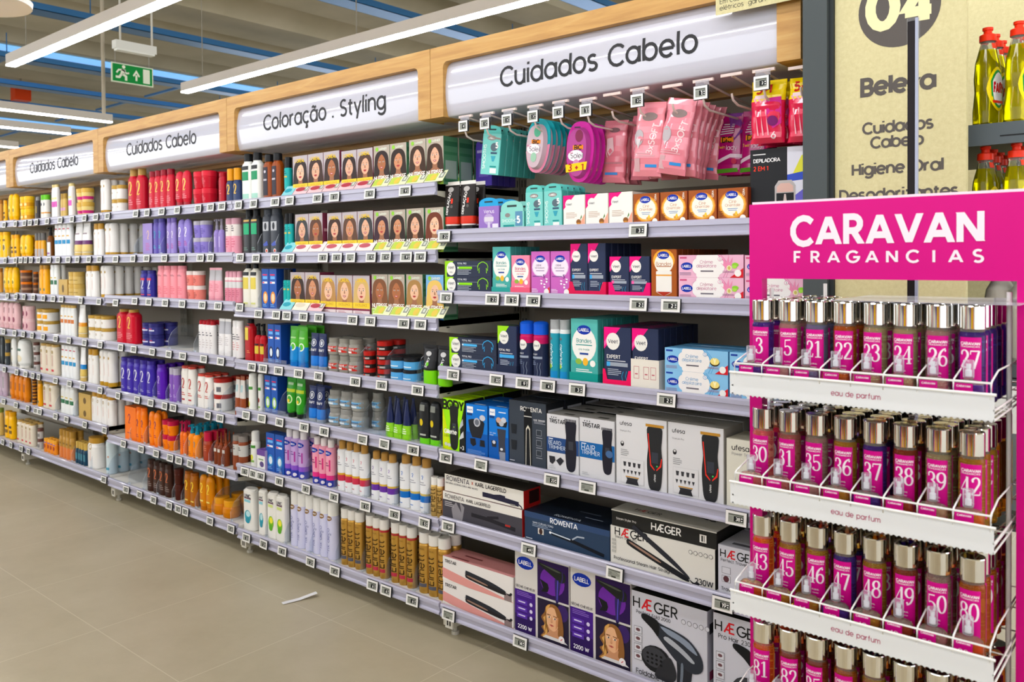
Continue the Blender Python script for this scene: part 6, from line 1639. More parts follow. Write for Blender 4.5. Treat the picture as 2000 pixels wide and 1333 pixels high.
r = empty('alarm_sounder', (-18.6, 6.55, 4.62), 'orange alarm sounder box under the roof', 'alarm')
MB().box(-.12, .12, -.15, .15, 0, .26, '#c2410f').build('horn', r)
MB().tube([(0, 0, .26), (0, 0, .6)], .02, '#8a8478', 8).build('stem', r)
r = empty('smoke_detector', (-18.4, 5.95, 4.3), 'small white smoke detector under the roof', 'detector')
MB().loft([(0, .08, .08, 2), (.05, .15, .15, 2), (.1, .15, .15, 2)], '#d6d8da', 16).build('dome', r)
MB().tube([(0, 0, .1), (0, 0, .8)], .015, '#8a8478', 8).build('stem', r)
r = empty('hanging_disc', (-5.52, 1.72, 2.86), 'large white round panel hanging at upper left corner', 'sign')
MB().loft([(0, .28, .28, 2), (.03, .285, .285, 2)], M('#ffffff', .5), 40).build('panel', r)
MB().tube([(0, 0, .03), (0, 0, ZC - 2.88)], .004, '#8f897c', 6).build('cable', r)
r = empty('support_rod', (-9.62, 4.24, 2.99), 'slim beige rod dropping from roof beside the exit sign', 'rod')
MB().tube([(0, 0, 0), (0, 0, ZC - 3.0)], .02, '#b4aa98', 10).build('pole', r)
MB().box(-.14, .14, -.14, .14, ZC - 3.1, ZC - 3.0, '#c9c6c0').build('mounting_plate', r)

# ------------------------------------------------------------------ shelving run
BACK = M('#a0978a', .6)
UPR = M('#8a8578', .5)


def price_text(txt, w):
    return [('t', txt, .12, .5, w * len(txt), '#ecece6', .1)] if txt else []


for b in range(5):
    x1, x0 = SEAM[b], SEAM[b + 1]
    bay = BAY[b]
    w = x1 - x0
    r = empty('shelving_frame', ((x0 + x1) / 2, YB, 0), 'steel back frame and uprights of the %s' % bay, 'shelving', 'gondola frames of the shelving run')
    m_ = MB().box(-w / 2, w / 2, -.01, .03, .02, 2.08, BACK)
    m_.build('back_panel', r)
    if b == 0:
        MB().box(-w / 2 + .03, w / 2 - .03, -.016, -.0105, 1.60, 1.72, '#d6d0bc').build('pale_back_strip', r)
    for sx in (-1, 1):
        m_ = MB().box(sx * (w / 2 - .02) - .018, sx * (w / 2 - .02) + .018, -.05, -.0105, .02, 2.06, UPR)
        for k in range(36):
            z = .1 + k * .055
            for dx in (-.008, .008):
                m_.add([(sx * (w / 2 - .02) + dx - .002, -.0505, z), (sx * (w / 2 - .02) + dx + .002, -.0505, z), (sx * (w / 2 - .02) + dx + .002, -.0505, z + .028), (sx * (w / 2 - .02) + dx - .002, -.0505, z + .028)], [(0, 1, 2, 3)], '#25231f')
        m_.build('upright', r)
    # header with its sign
    hr = empty('header_sign', ((x0 + x1) / 2, YH, 0), None, None)
    tag(hr, ['oak framed header sign at right end, over the hanging razors', 'oak framed header sign over the hair dye shelves', 'oak framed header sign over the red shampoo bottles', 'oak framed header sign over the yellow and white bottles', 'oak framed header sign at the far left, mostly cut off'][b], 'sign', 'oak header signs')
    hw = w / 2 - .0012
    zi, zt, zb = 2.045, 2.100, 1.855
    if b:
        zi = 2.045
    post = .062
    rr = .022
    outer = [(-hw, zb), (-hw, zt), (hw, zt), (hw, zb), (hw - post, zb)]
    inner = [(hw - post, zi - rr)] + [(hw - post - rr + rr * math.cos(R(a)), zi - rr + rr * math.sin(R(a))) for a in range(15, 91, 15)] + [(-hw + post + rr + rr * math.cos(R(a)), zi - rr + rr * math.sin(R(a))) for a in range(90, 181, 15)] + [(-hw + post, zb)]
    D = .13
    m_ = MB()
    # front face pieces of the frame
    n = 7
    m_.add([(p, 0, q) for p, q in [(-hw, zb), (-hw + post, zb), (-hw + post, zi - rr), (-hw, zi - rr)]], [(0, 1, 2, 3)], WOOD)
    m_.add([(p, 0, q) for p, q in [(hw - post, zb), (hw, zb), (hw, zi - rr), (hw - post, zi - rr)]], [(0, 1, 2, 3)], WOOD)
    arcR = [(hw - post - rr + rr * math.cos(R(a)), zi - rr + rr * math.sin(R(a))) for a in range(0, 91, 15)]
    arcL = [(-hw + post + rr + rr * math.cos(R(a)), zi - rr + rr * math.sin(R(a))) for a in range(90, 181, 15)]
    m_.add([(p, 0, q) for p, q in [(hw, zi - rr), (hw, zt), (-hw, zt), (-hw, zi - rr)] + arcL[::-1] + arcR[::-1]], [tuple(range(4 + len(arcL) + len(arcR)))[::-1]], WOOD)
    rim = [(hw - post, zb)] + arcR + arcL + [(-hw + post, zb)]
    for (p, q), (p2, q2) in zip(rim, rim[1:]):
        m_.add([(p, 0, q), (p, D, q), (p2, D, q2), (p2, 0, q2)], [(0, 1, 2, 3)], WOOD)
    m_.box(-hw, hw, .0005, .45, zt - .018, zt - .0005, WOOD)
    for sx in (-1, 1):
        e0, e1 = sorted((sx * hw, sx * (hw - post)))
        m_.add([(e0, 0, zb), (e1, 0, zb), (e1, .10, zb), (e0, .10, zb)], [(0, 3, 2, 1)], WOOD)
        m_.add([(sx * hw, 0, zb), (sx * hw, .45, zb), (sx * hw, .45, zt), (sx * hw, 0, zt)], [(0, 1, 2, 3)], WOOD)
        m_.add([(e0, .10, zb), (e1, .10, zb), (e1, .10, zt - .02), (e0, .10, zt - .02)], [(0, 1, 2, 3)], WOOD)
    m_.box(-hw, hw, .26, .30, 1.838, 1.86, WOOD)
    m_.build('oak_frame', hr)
    # glossy white panel, slightly bowed, with a turned-back lower edge
    m_ = MB()
    prof = [(.075, 2.07), (.035, 2.052)] + [(.012 + .022 * ((i / 8 - .55) * 1.6) ** 2, zi + .004 - (zi + .004 - zb - .006) * i / 8) for i in range(9)] + [(.03, zb + .0005), (.25, zb + .0005)]
    pw = hw - post + .001
    vs = [(sx * pw, y, z) for y, z in prof for sx in (-1, 1)]
    m_.add(vs, [(2 * i, 2 * i + 2, 2 * i + 3, 2 * i + 1) for i in range(len(prof) - 1)], M('#c4c4ce', .12, coat=.8), True)
    panel = m_.build('white_panel', hr)
    txt = ['Cuidados Cabelo', 'Colora\u00e7\u00e3o . Styling', 'Cuidados Cabelo', 'Cuidados Cabelo', 'Cuidados Cabelo'][b]
    m_ = MB()
    polys, tw = text_polys(txt, .075, .15)
    sc = (.80 if b == 1 else .717) / tw
    ox = -tw * sc / 2 + .012

    def py(z):
        i_ = (zi + .004 - z) / (zi + .004 - zb - .006)
        return .012 + .022 * ((i_ - .55) * 1.6) ** 2 - .0009
    base = 1.924
    for p in polys:
        for q in split_poly([(c, a) for a, c in p], .12):
            m_.add([(ox + a * sc, py(base + c * sc) - getattr(p, 'lift', 0) * 3e-5, base + c * sc) for c, a in q], [tuple(range(len(q)))], '#2e2e30')
    m_.build('lettering', panel)
    # shelves
    for s, z in enumerate(DECK[b]):
        sr = empty('shelf', ((x0 + x1) / 2, YS, z), 'white steel %s of the %s with grey price rail' % (shelf_name(b, s), bay), 'shelf', 'steel shelves of the run')
        base_ = s == len(DECK[b]) - 1
        dep = .465
        hw2 = w / 2 - .004
        m_ = MB().box(-hw2, hw2, .012, dep, -.028, -.004, M('#dcdad4', .45))
        m_.build('deck', sr)
        rh = .042
        m_ = MB()
        pr = [(.014, .004), (.004, .004), (.0, .0), (.0, -.012), (.004, -.014), (.006, -.030), (.002, -.033), (.0, -.036), (.0, -.041), (.004, -.043), (.014, -.043)]
        vs = [(sx * hw2, y, zz) for y, zz in pr for sx in (-1, 1)]
        m_.add(vs, [(2 * i, 2 * i + 2, 2 * i + 3, 2 * i + 1) for i in range(len(pr) - 1)], RAIL)
        for sx in (-1, 1):
            m_.add([(sx * hw2, y, zz) for y, zz in pr], [tuple(range(len(pr)))], RAIL)
        m_.build('price_rail', sr)
        if base_:
            m_ = MB().box(-w / 2, -w / 2 + .05, -.50, -.09, .035, .075, GREYM)
            m_.box(-w / 2 + .012, -w / 2 + .048, -.503, -.498, .03, .07, '#d9d6cc')
            for dx in (.022, .034):
                m_.box(-w / 2 + dx, -w / 2 + dx + .005, -.5045, -.5029, .04, .062, '#2a2824')
            m_.loft([(0, .014, .014, 2), (.012, .014, .014, 2), (.014, .007, .007, 2), (.036, .007, .007, 2)], '#b9b6ac', 12)
            # the threaded glide stands under the leg
            o = len(m_.v) - 0
            for k in range(len(m_.v)):
                vx, vy, vz = m_.v[k]
                if abs(vx) < .015 and abs(vy) < .015:
                    m_.v[k] = (vx - w / 2 + .03, vy - .47, vz)
            m_.v = [(vx, vy + YB - YS, vz - z) for vx, vy, vz in m_.v]
            m_.build('foot', sr)
        if not base_:
            for sx in (-1, 1):
                m_ = MB()
                xa = sx * hw2
                ol = [(.015, -.004), (.015, -.045), (.12, -.06), (.4, -.075), (.465, -.075), (.465, -.004)]
                m_.add([(xa - sx * .0, y, zz) for y, zz in ol] + [(xa - sx * .003, y, zz) for y, zz in ol], [tuple(range(6)), tuple(range(11, 5, -1))] + [(k, (k + 1) % 6, 6 + (k + 1) % 6, 6 + k) for k in range(6)], M('#bdb9aa', .5))
                m_.add([(xa + sx * .0004, y, zz) for y, zz in ((.05, -.032), (.06, -.029), (.075, -.032), (.06, -.035))], [(0, 1, 2, 3)], '#2a2824')
                m_.build('bracket', sr)

# unseen facing run behind the viewer, added for the chrome caps to reflect
r = empty('unseen_shelving', (-3.2, -2.3, 0), 'unseen shelving run behind the viewer, added for the chrome to reflect', 'shelving')
MB().box(-4.2, 5.4, -.5, -.46, .02, 1.62, BACK).build('back_panel', r)
rr_ = random.Random(5)
for z in (.12, .48, .85, 1.2):
    MB().box(-4.2, 5.4, -.46, 0, z - .03, z, WHITE, front=RAIL).build('deck', r)
    m_ = MB()
    x = -4.15
    while x < 5.3:
        w_ = rr_.uniform(.15, .5)
        c_ = rr_.choice(['#e8c020', '#2a58b0', '#e9e6e0', '#1c2c5c', '#c8283c', '#f0f0ea', '#3a9a5a', '#e8e2d0', '#20242c', '#e07a20', '#efeee8', '#d8d020'])
        m_.box(x, x + w_ - .02, -.4, -.03, z, z + rr_.uniform(.16, .25), c_)
        x += w_
    tag(m_.build('goods', r), kind='stuff')

# ------------------------------------------------------------------ price tags
INK = '#23251f'


def price_tag(txt, w=.06, h=.037):
    m_ = MB()
    m_.box(-w / 2, w / 2, -.006, 0, 0, h, M('#eceae8', .35), side='#3a3a3c')
    m_.box(-w / 2 - .0012, w / 2 + .0012, -.0045, .001, -.001, h + .001, '#2f3032')
    f_ = MB().box(-w * .37, w * .37, -.0066, -.006, h * .17, h * .83, M('#a9aca2', .25))
    ops = [('r', -.36, .70, .36, .80, '#5a5d56'), ('r', -.36, .30, -.14, .64, '#8d9088')] + bars(-.34, .24, 1, .6, '#5a5d56', .06)
    if txt:
        ops += [('r', -.1, .28, .36, .66, '#17191a'), ('t', txt, .1, .47, .1 * len(txt), '#f0f0ec', .1), ('r', .24, .5, .32, .6, '#e4e4e0'), ('r', .24, .34, .32, .42, '#e4e4e0')]
    else:
        ops += bars(-.32, .6, 3, .66, '#5a5d56', .1) + [('r', -.15, .2, .12, .34, '#44463f')]
    stamp(f_, ops, w, h, lambda x, z: -.0066, eps=.0002)
    return m_.mesh('price_tag_frame'), f_.mesh('price_tag_display')


_TG = {}
rng = random.Random(3)
for (b, s), lst in TAGS.items():
    lst = sorted(lst)
    for i, (x, txt) in enumerate(lst):
        key = txt or ('#' if b < 2 else '8')
        if key not in _TG:
            _TG[key] = price_tag('' if key == '#' else key)
        fr, di = _TG[key]
        t = empty('price_tag', (x, YS - .004, DECK[b][s] - .040), '%s of %s electronic price tags along the rail, %s, %s' % (ORD[i], NUM[len(lst)], shelf_name(b, s), BAY[b]) if len(lst) > 1 else 'only electronic price tag on the rail, %s, %s' % (shelf_name(b, s), BAY[b]), 'price tag', 'electronic shelf price tags')
        t.rotation_euler = (R(-6), 0, R(rng.uniform(-3, 3)))
        link('display', di, link('tag_frame', fr, t))

# clear dividers behind the rails
m_ = MB()
ol = [(0, 0), (0, .05), (.02, .09), (.06, .12), (.28, .125), (.28, 0)]
m_.add([(-.0006, y, z) for y, z in ol] + [(.0006, y, z) for y, z in ol], [tuple(range(6)), tuple(range(11, 5, -1))] + [(k, (k + 1) % 6, 6 + (k + 1) % 6, 6 + k) for k in range(6)], ACRYL)
m_.box(-.01, .01, -.004, .006, 0, .012, ACRYL)
DIVM = m_.mesh('shelf_divider')
for (b, s), xs in STOPS.items():
    xs = sorted(xs)
    for i, x in enumerate(xs):
        d = link('shelf_divider', DIVM, None, (x, YS + .018, DECK[b][s] - .003))
        tag(d, '%s clear plastic divider from left, %s, %s' % (ORD[i], shelf_name(b, s), BAY[b]), 'divider', 'clear shelf dividers')

# ------------------------------------------------------------------ products on the shelves
_CACHE = {}
USED = {}


def make(kind, w, h):
    key = (kind, round(w, 3), round(h, 3))
    if key not in _CACHE:
        d, parts = K[kind][3](w, h)
        _CACHE[key] = (d, [(n, m.mesh(K[kind][0] + '_' + n)) for n, m in parts])
    return _CACHE[key]


def put(kind, x, yfront, z, w, h, label, rz=0., group=None):
    d, parts = make(kind, w, h)
    name, desc, cat, _ = K[kind]
    USED[label] = USED.get(label, 0) + 1
    if len(parts) == 1:
        o = link(name, parts[0][1], None, (x, yfront + d / 2, z))
        o.rotation_euler.z = rz
        tag(o, label, cat, group)
        return d
    r = empty(name, (x, yfront + d / 2, z), label, cat, group, rz)
    for n, me in parts:
        link(n, me, r)
    return d


_seen = {}
for row in ROWS:
    for k in row[2].split(','):
        _seen.setdefault((row[0], row[1], k), []).append(row)
ROWN = ['front', 'second', 'third', 'fourth', 'fifth', 'sixth', 'seventh', 'eighth', 'ninth', 'tenth']
LEV = {1: [''], 2: ['lower ', 'upper '], 3: ['lowest ', 'middle ', 'topmost '], 4: ['lowest ', 'second-lowest ', 'second-highest ', 'topmost ']}
_cnt = {}
_tot = {}
for b, s, ks, x0, pit, n, h, dep, stk, st in ROWS:
    kl = ks.split(',')
    for i in range(n):
        k = kl[i % len(kl)]
        _tot[(b, s, k)] = _tot.get((b, s, k), 0) + 1
rng = random.Random(11)
for b, s, ks, x0, pit, n, h, dep, stk, st in ROWS:
    kl = ks.split(',')
    w = pit * (.985 if pit > .12 else .965)
    z0 = DECK[b][s] - .004
    tall = {}
    for i in range(n):
        k = kl[i % len(kl)]
        i0 = _cnt.get((b, s, k), 0)
        _cnt[(b, s, k)] = i0 + 1
        nt = _tot[(b, s, k)]
        y = YS + .028 + st
        box_ = K[k][2] == 'box'
        for dd in range(dep):
            jx = 0 if box_ else rng.uniform(-.0015, .0015)
            rz = R(rng.uniform(-1.2, 1.2)) if not box_ else 0
            for L in range(stk):
                lab = LEV[stk][L] + K[k][1]
                if nt > 1:
                    lab += ', %s of %s' % (ORD[i0], NUM[nt])
                if dep > 1:
                    lab += ', %s row' % ROWN[dd]
                lab += ', %s, %s' % (shelf_name(b, s), BAY[b])
                d = put(k, x0 + pit * (i + .5) + jx, y + (rng.uniform(0, .004) if not box_ else 0), z0 + L * h + (.0002 * L), w, h * (.998 if stk > 1 else 1), lab, rz, K[k][1] + ' on the ' + shelf_name(b, s))
            y += d * 1.03 + .002

# odd boxes that lie on other boxes
_SD = K['klw'][3](.372, .066)[0]
put('klw', -1.952, YS + .030, .5222, .372, .0605, 'white curling iron carton lying on the dark one, fifth shelf, razor bay')
put('hfl', -1.244, YS + .030, .5412, .3495, .049, 'straightener carton lying flat with black side, fifth shelf, razor bay')

# hair swatch cards leaning on the rail
CC = {'swp': ('#e3c4c8', '#a8404e', 'pink'), 'sww': ('#ece2e0', '#b8606c', 'pale pink'), 'swg': ('#e4e8c4', '#b8cc5a', 'green'), 'swt': ('#8ed0d6', '#2f9cae', 'teal'), 'swc': ('#e9e4d4', '#d8d0bc', 'cream')}
_cc = {}
for b, s, k, x0, pit, n in CARDS:
    for i in range(n):
        key = (k, round(pit, 3))
        if key not in _cc:
            c = CC[k]
            m_ = MB().box(-pit * .48, pit * .48, 0, .001, 0, .052, c[0])
            ops = [('e', -.1, .5, .34, .22, c[1])] if k != 'swg' else [('r', -.48, .1, .1, .9, c[1]), ('e', -.1, .4, .16, .3, '#d8c05a')]
            if k in ('swg', 'swp'):
                ops += [('r', .2, .3, .44, .8, '#8a9088'), ('r', .26, .4, .38, .7, '#d4d8cc')]
            stamp(m_, ops, pit * .96, .052, lambda x, z: 0)
            _cc[key] = m_.mesh('swatch_card')
        o = link('swatch_card', _cc[key], None, (x0 + pit * (i + .5), YS + .003, DECK[b][s] + .005))
        o.rotation_euler = (R(-38), 0, 0)
        tag(o, '%s hair swatch card%s, front edge of %s, %s' % (CC[k][2], (', %s of %s' % (ORD[i], NUM[n])) if n > 1 else '', shelf_name(b, s), BAY[b]), 'card', 'hair swatch cards on the rail')

# shelf-ready trays round some cartons
def tray(x0, x1, z, col, h, d, label, cut=True):
    w = x1 - x0
    m_ = MB()
    t = .0015
    c = w * .16
    if cut:
        m_.prism([(-w / 2, 0), (w / 2, 0), (w / 2, h), (w / 2 - c * .5, h), (w / 2 - c, h * .38), (-w / 2 + c, h * .38), (-w / 2 + c * .5, h), (-w / 2, h)], 0, t, col)
    else:
        m_.prism([(-w / 2, 0), (w / 2, 0), (w / 2, h), (-w / 2, h)], 0, t, col)
    m_.box(-w / 2, -w / 2 + t, t, d, 0, h, col).box(w / 2 - t, w / 2, t, d, 0, h, col)
    return m_, tag(m_.build('display_tray', None, ((x0 + x1) / 2, YS + .0258, z - .0035)), label, 'tray', 'cardboard display trays')


tray(-1.570, -1.432, 1.242, '#cf1450', .045, .2, 'crimson display tray under two tall navy cartons, second shelf, razor bay')
tray(-1.4225, -1.277, 1.242, '#dd1070', .045, .2, 'magenta display tray under short navy cartons, second shelf, razor bay')
tray(-1.445, -1.3445, .972, '#e0145c', .05, .27, 'magenta display tray under navy carton, third shelf, razor bay')
m_, o = tray(-1.344, -1.2485, .972, '#e6e1d6', .088, .25, 'plain white display tray with red line drawings, third shelf, razor bay', False)
m_ = MB()
ink = '#c06a78'
W_ = .0955
for u in (-.3, .05, .3):
    stamp(m_, [('k', [(u - .09, .35), (u + .09, .35), (u + .09, .75), (u - .09, .75), (u - .09, .35)], .006, ink), ('r', u - .05, .48, u + .05, .52, ink)], W_, .088, lambda x, z: 0)
m_.build('line_drawing', o)
tray(-1.899, -1.8145, 1.242, '#2f9a93', .023, .19, 'teal display tray under turquoise cartons, second shelf, razor bay', False)
tray(-1.8144, -1.7312, 1.242, '#e2607c', .023, .19, 'pink display tray under pink cartons, second shelf, razor bay', False)
tray(-1.572, -1.4635, .972, '#128f86', .03, .24, 'teal display tray under turquoise cartons, third shelf, razor bay', False)
tray(-1.8795, -1.791, .972, '#222a42', .03, .08, 'navy display tray under tall navy carton, third shelf, razor bay', False)
for (x0, x1, z, nm) in ((-3.265, -3.09, .900, 'fourth'), (-3.275, -3.1, .677, 'fifth'), (-2.645, -2.435, .677, 'fifth, under pointed tubes')):
    m_ = MB()
    m_.prism([(x0, 0), (x1, 0), (x1, .024), (x0, .024)], 0, .0015, ACRYL)
    m_.box(x0, x1, .0016, .1, 0, .002, ACRYL)
    tag(m_.build('clear_tray', None, (0, YS + .0205, z - .0035)), 'clear plastic tray under paste tubes, %s shelf of styling bay' % nm.split(',')[0] if ',' not in nm else 'clear plastic tray under pointed navy tubes, fifth shelf, styling bay', 'tray', 'clear trays')

# ------------------------------------------------------------------ pegs and hanging packs
PEG = M('#d9c9c2', .4)
PTX = {0: '8', 1: '3', 2: '3', 3: '3', 4: '3', 5: '1', 7: '2', 9: '1', 11: '2'}
for i, (x, z) in enumerate(PEGS):
    r = empty('peg_hook', (x, 2.09, z), '%s of thirteen pale peg hooks from left under the razor header' % ORD[i], 'hook', 'peg hooks under the header')
    m_ = MB()
    m_.box(-.03, .03, -.004, .004, -.004, .004, PEG)
    m_.build('cross_bar', r)
    m_ = MB().tube([(0, .002, -.003), (0, .10, -.012), (0, .515, -.045)], .0032, PEG, 8)
    m_.build('upper_rod', r)
    m_ = MB().tube([(.004, -.008, -.052), (.004, .0, -.068), (.004, .03, -.078), (.004, .515, -.082)], .0032, PEG, 8)
    m_.build('hook_rod', r)
    if i in PTX:
        m_ = MB().box(-.02, .02, -.007, -.005, -.03, .0, FROST)
        m_.build('holder', r)
        t = empty('price_tag', (x - .002, 2.083, z - .052), 'electronic price tag hanging on %s peg from left' % ORD[i], 'price tag', 'electronic peg price tags')
        key = ('peg', PTX[i])
        if key not in _TG:
            _TG[key] = price_tag(PTX[i], .041, .036)
        link('display', _TG[key][1], link('tag_frame', _TG[key][0], t))


def hang(name, desc, cat, parts, x, top, yf, n, step, tilt=0., jit=0., group=None):
    """a row of packs hanging behind one another; parts is a list of (name, mesh) with the hook hole at the origin"""
    for i in range(n):
        lab = desc + (', %s in its row' % ROWN[i] if n > 1 else '')
        a = R(tilt + (rng.uniform(-jit, jit) if i else 0))
        if len(parts) == 1:
            o = link(name, parts[0][1], None, (x, yf + i * step, top))
            tag(o, lab, cat, group)
        else:
            o = empty(name, (x, yf + i * step, top), lab, cat, group)
            for nme, me in parts:
                link(nme, me, o)
        o.rotation_euler = (0, a, 0)


# mint razor cartons
m_ = MB()
d_, pp = smooth_tab(.085, .168)
mm = pp[0][1]
mm.v = [(x, y, z - .16) for x, y, z in mm.v]
hang('hanging_razor_box', 'mint razor carton hanging on the second peg', 'box', [('carton', mm.mesh('hanging_razor_box'))], -1.908, 1.806, 2.165, 6, .034, 7, 0, 'mint cartons on the peg')
# purple cartons at the back of the first peg
d_, pp = box_shape(.08, .17, .03, '#5a48a8', '#45368c', '#5a48a8', [('r', -.3, .2, .3, .6, '#7a68c0'), ('r', -.4, .72, .4, .78, '#b9aee0')], tab=(.14, '#5a48a8'))
mm = pp[0][1]
mm.v = [(x, y, z - .16) for x, y, z in mm.v]
hang('hanging_razor_box', 'purple razor carton hanging on the first peg', 'box', [('carton', mm.mesh('hanging_razor_box'))], -2.075, 1.785, 2.30, 4, .035, 0, 0, 'purple cartons on the peg')


def oval(w, h, n=28, e=2.5, egg=.12):
    o = []
    for k in range(n):
        a = 2 * math.pi * k / n
        c, s_ = math.cos(a), math.sin(a)
        zz = h / 2 * math.copysign(abs(s_) ** (2 / e), s_)
        xx = w / 2 * math.copysign(abs(c) ** (2 / e), c) * (1 - egg * (1 if zz < 0 else -.3) * abs(zz) / (h / 2))
        o.append((xx, zz))
    return o


def blister(w, h, rim1, rim2, body, band):
    o = oval(w, h)
    m_ = MB()
    zc = -h / 2 + .014
    up = [(x, z + zc) for x, z in o]
    m_.prism(up, 0, .003, rim1)
    low = [(x, min(z, -h * .04 + x * .3) + zc) for x, z in o]
    m_.prism(low, -.0012, -.0001, rim2)
    i_ = oval(w * .8, h * .84)
    bub = MB()
    k = len(i_)
    vs = [(x, -.0015, z + zc - .004) for x, z in i_] + [(x * .86, -.018, z * .92 + zc - .004) for x, z in i_]
    bub.add(vs, [(j, (j + 1) % k, k + (j + 1) % k, k + j) for j in range(k)], body, True)
    bub.add(vs[k:], [tuple(range(k))], body)
    fr = lambda x, z: -.0181
    ops = [('r', -.14, -.47 * 1, .24, -.40, '#d9821c'), ('t', 'BiC', .05, -.435, .26, '#26180c', .11), ('E', -.03, -.57, 0, 0, .28, .17, '#eee6ea'), ('t', 'Soleil', .02, -.57, .46, '#3a3440', .06), ('t', 'Miss', -.22, -.515, .18, '#c03a7c', .06), ('e', .08, -.25, .14, .1, '#5aa888' if body != '#a84a8c' else '#7a2a4c'), ('e', .0, -.72, .12, .09, '#9ac0a8' if body != '#a84a8c' else '#c98ab0'), ('r', -.1, -.12, .12, -.1, '#2c3436')]
    if band:
        ops += [('p', [(-.39, -.715), (.40, -.67), (.37, -.80), (-.36, -.845)], '#efc410'), ('t', '3 + 1', 0, -.76, .56, '#a8261c', .11)]
    stamp(bub, ops, w, h, fr, z0=.014)
    return [('card', m_.mesh('blister_card')), ('bubble', bub.mesh('blister_bubble'))]


hang('razor_blister', 'teal and pink oval razor blister hanging on the fourth peg', 'razor pack', blister(.098, .176, '#28a7b0', '#d98aa4', '#c4b0b8', False), -1.690, 1.797, 2.135, 6, .027, 7, 0, 'oval razor blisters')
hang('razor_blister', 'magenta oval razor blister with yellow band, fifth peg', 'razor pack', blister(.104, .19, '#c4309a', '#c4309a', '#a84a8c', True), -1.528, 1.770, 2.135, 5, .03, 3, 0, 'oval razor blisters')


def bag(w, h, c1, ops, head=None, fin='#c9848c', thick=.018, seed=1):
    """soft film bag: flat header seal, bulged middle, pinched bottom seal"""
    rg = random.Random(seed)
    m_ = MB()
    rings = []
    for i in range(13):
        t = i / 12
        z = -h + .014 + h * t
        th = .0012 if t < .04 or t > .93 else thick * (.55 + .45 * math.sin(math.pi * min(max((t - .04) / .89, 0), 1))) * rg.uniform(.85, 1.1)
        if t > .8:
            th *= .6
        rings.append((z, w / 2 * (1 if t < .05 or t > .9 else .96 + rg.uniform(-.02, .02)), th, 4 if t < .05 or t > .9 else 2.3, rg.uniform(-.002, .002)))
    mats = [M(c1, .22, coat=.6)] * 12
    if head:
        mats[-4:] = [M(head, .22, coat=.6)] * 4
    m_.loft(rings, mats, 20)
    fr0 = front_of([(r_[0], r_[1], r_[2], r_[3]) for r_ in rings])
    stamp(m_, ops, w, h, lambda x, z: fr0(x, z + .014 - h), True, z0=.014 - h)
    return [('film_bag', m_.mesh('film_bag'))]


soft = [('E', .02, .80, 0, 0, .26, .13, '#8a7a78'), ('t', 'LABELL', .02, .80, .38, '#d9c9c6', .09), ('t', '3xSOFT', .2, .5, .42, '#f0d4d6', .09, 78), ('E', -.28, .52, 0, 0, .18, .24, '#b9b0b4'), ('p', [(-.38, .5), (-.18, .5), (-.28, .36)], '#dcd4d8'), ('r', -.02, .12, .36, .16, '#3a8ac8'), ('r', -.4, .06, -.2, .24, '#c9a4a8')] + bars(-.4, .3, 2, .7, '#d9a8ae', .03)
plain_ = [('E', .0, .84, 0, 0, .22, .09, '#8a6a70'), ('r', -.3, .12, .24, .16, '#4a8ac8'), ('p', [(-.25, .7), (.0, .72), (.1, .5), (-.1, .42), (-.2, .5)], '#e4c4c8'), ('r', -.4, .3, .4, .32, '#b8848c'), ('k', [(-.3, .6), (-.2, .4)], .012, '#efdadc')]
b1 = bag(.088, .195, '#d9808e', plain_, seed=2)
hang('razor_bag', 'dusty pink razor bag hanging on the sixth peg', 'razor pack', b1, -1.455, 1.775, 2.225, 4, .034, 4, 5, 'pink razor bags')
hang('razor_bag', 'dusty pink razor bag behind the seventh peg tip', 'razor pack', bag(.07, .2, '#d67c8c', plain_, seed=3), -1.375, 1.785, 2.25, 3, .034, 3, 4, 'pink razor bags')
b2 = bag(.098, .215, '#e08c98', soft, seed=4)
hang('razor_bag', 'pink razor bag hanging on the eighth peg', 'razor pack', b2, -1.268, 1.795, 2.125, 5, .036, 5, 5, 'pink razor bags')
b3 = bag(.094, .215, '#df8896', soft, seed=5)
hang('razor_bag', 'tilted pink razor bag hanging on the ninth peg', 'razor pack', b3, -1.166, 1.792, 2.12, 6, .036, 11, 4, 'pink razor bags')
twin = [('p', [(-.1, 1), (.5, 1), (.5, .7), (.2, .55)], '#7a3a8c'), ('e', -.08, .72, .3, .15, '#8a1a5c')] + [('k', [(-.32 + .03 * i, .66 + .04 * i), (.2, .68 + .035 * i)], .018, '#d9d4d8') for i in range(5)] + [('r', -.3, .53, .2, .61, '#e0921c'), ('t', 'BiC', -.05, .57, .36, '#1c120a', .11), ('t', 'Twin', -.26, .45, .3, '#e0b04c', .07), ('t', 'lady', .14, .43, .4, '#efd8e4', .06), ('p', [(-.5, .22), (.1, .34), (.5, .33), (.5, .27), (.1, .28), (-.5, .16)], '#e6d4e0'), ('p', [(-.5, .02), (.4, .05), (.36, .11), (-.5, .09)], '#5a9a2c'), ('E', .24, .22, 0, 0, .1, .1, '#c03a5a')]
b4 = bag(.082, .18, '#a8166c', twin, thick=.012, seed=6)
hang('razor_bag', 'magenta twin razor bag hanging far back on the tenth peg', 'razor pack', b4, -1.105, 1.765, 2.30, 3, .03, 3, 2, 'magenta razor bags')
hang('razor_bag', 'magenta twin razor bag hanging far back on the eleventh peg', 'razor pack', b4, -1.022, 1.762, 2.29, 3, .03, 3, 2, 'magenta razor bags')
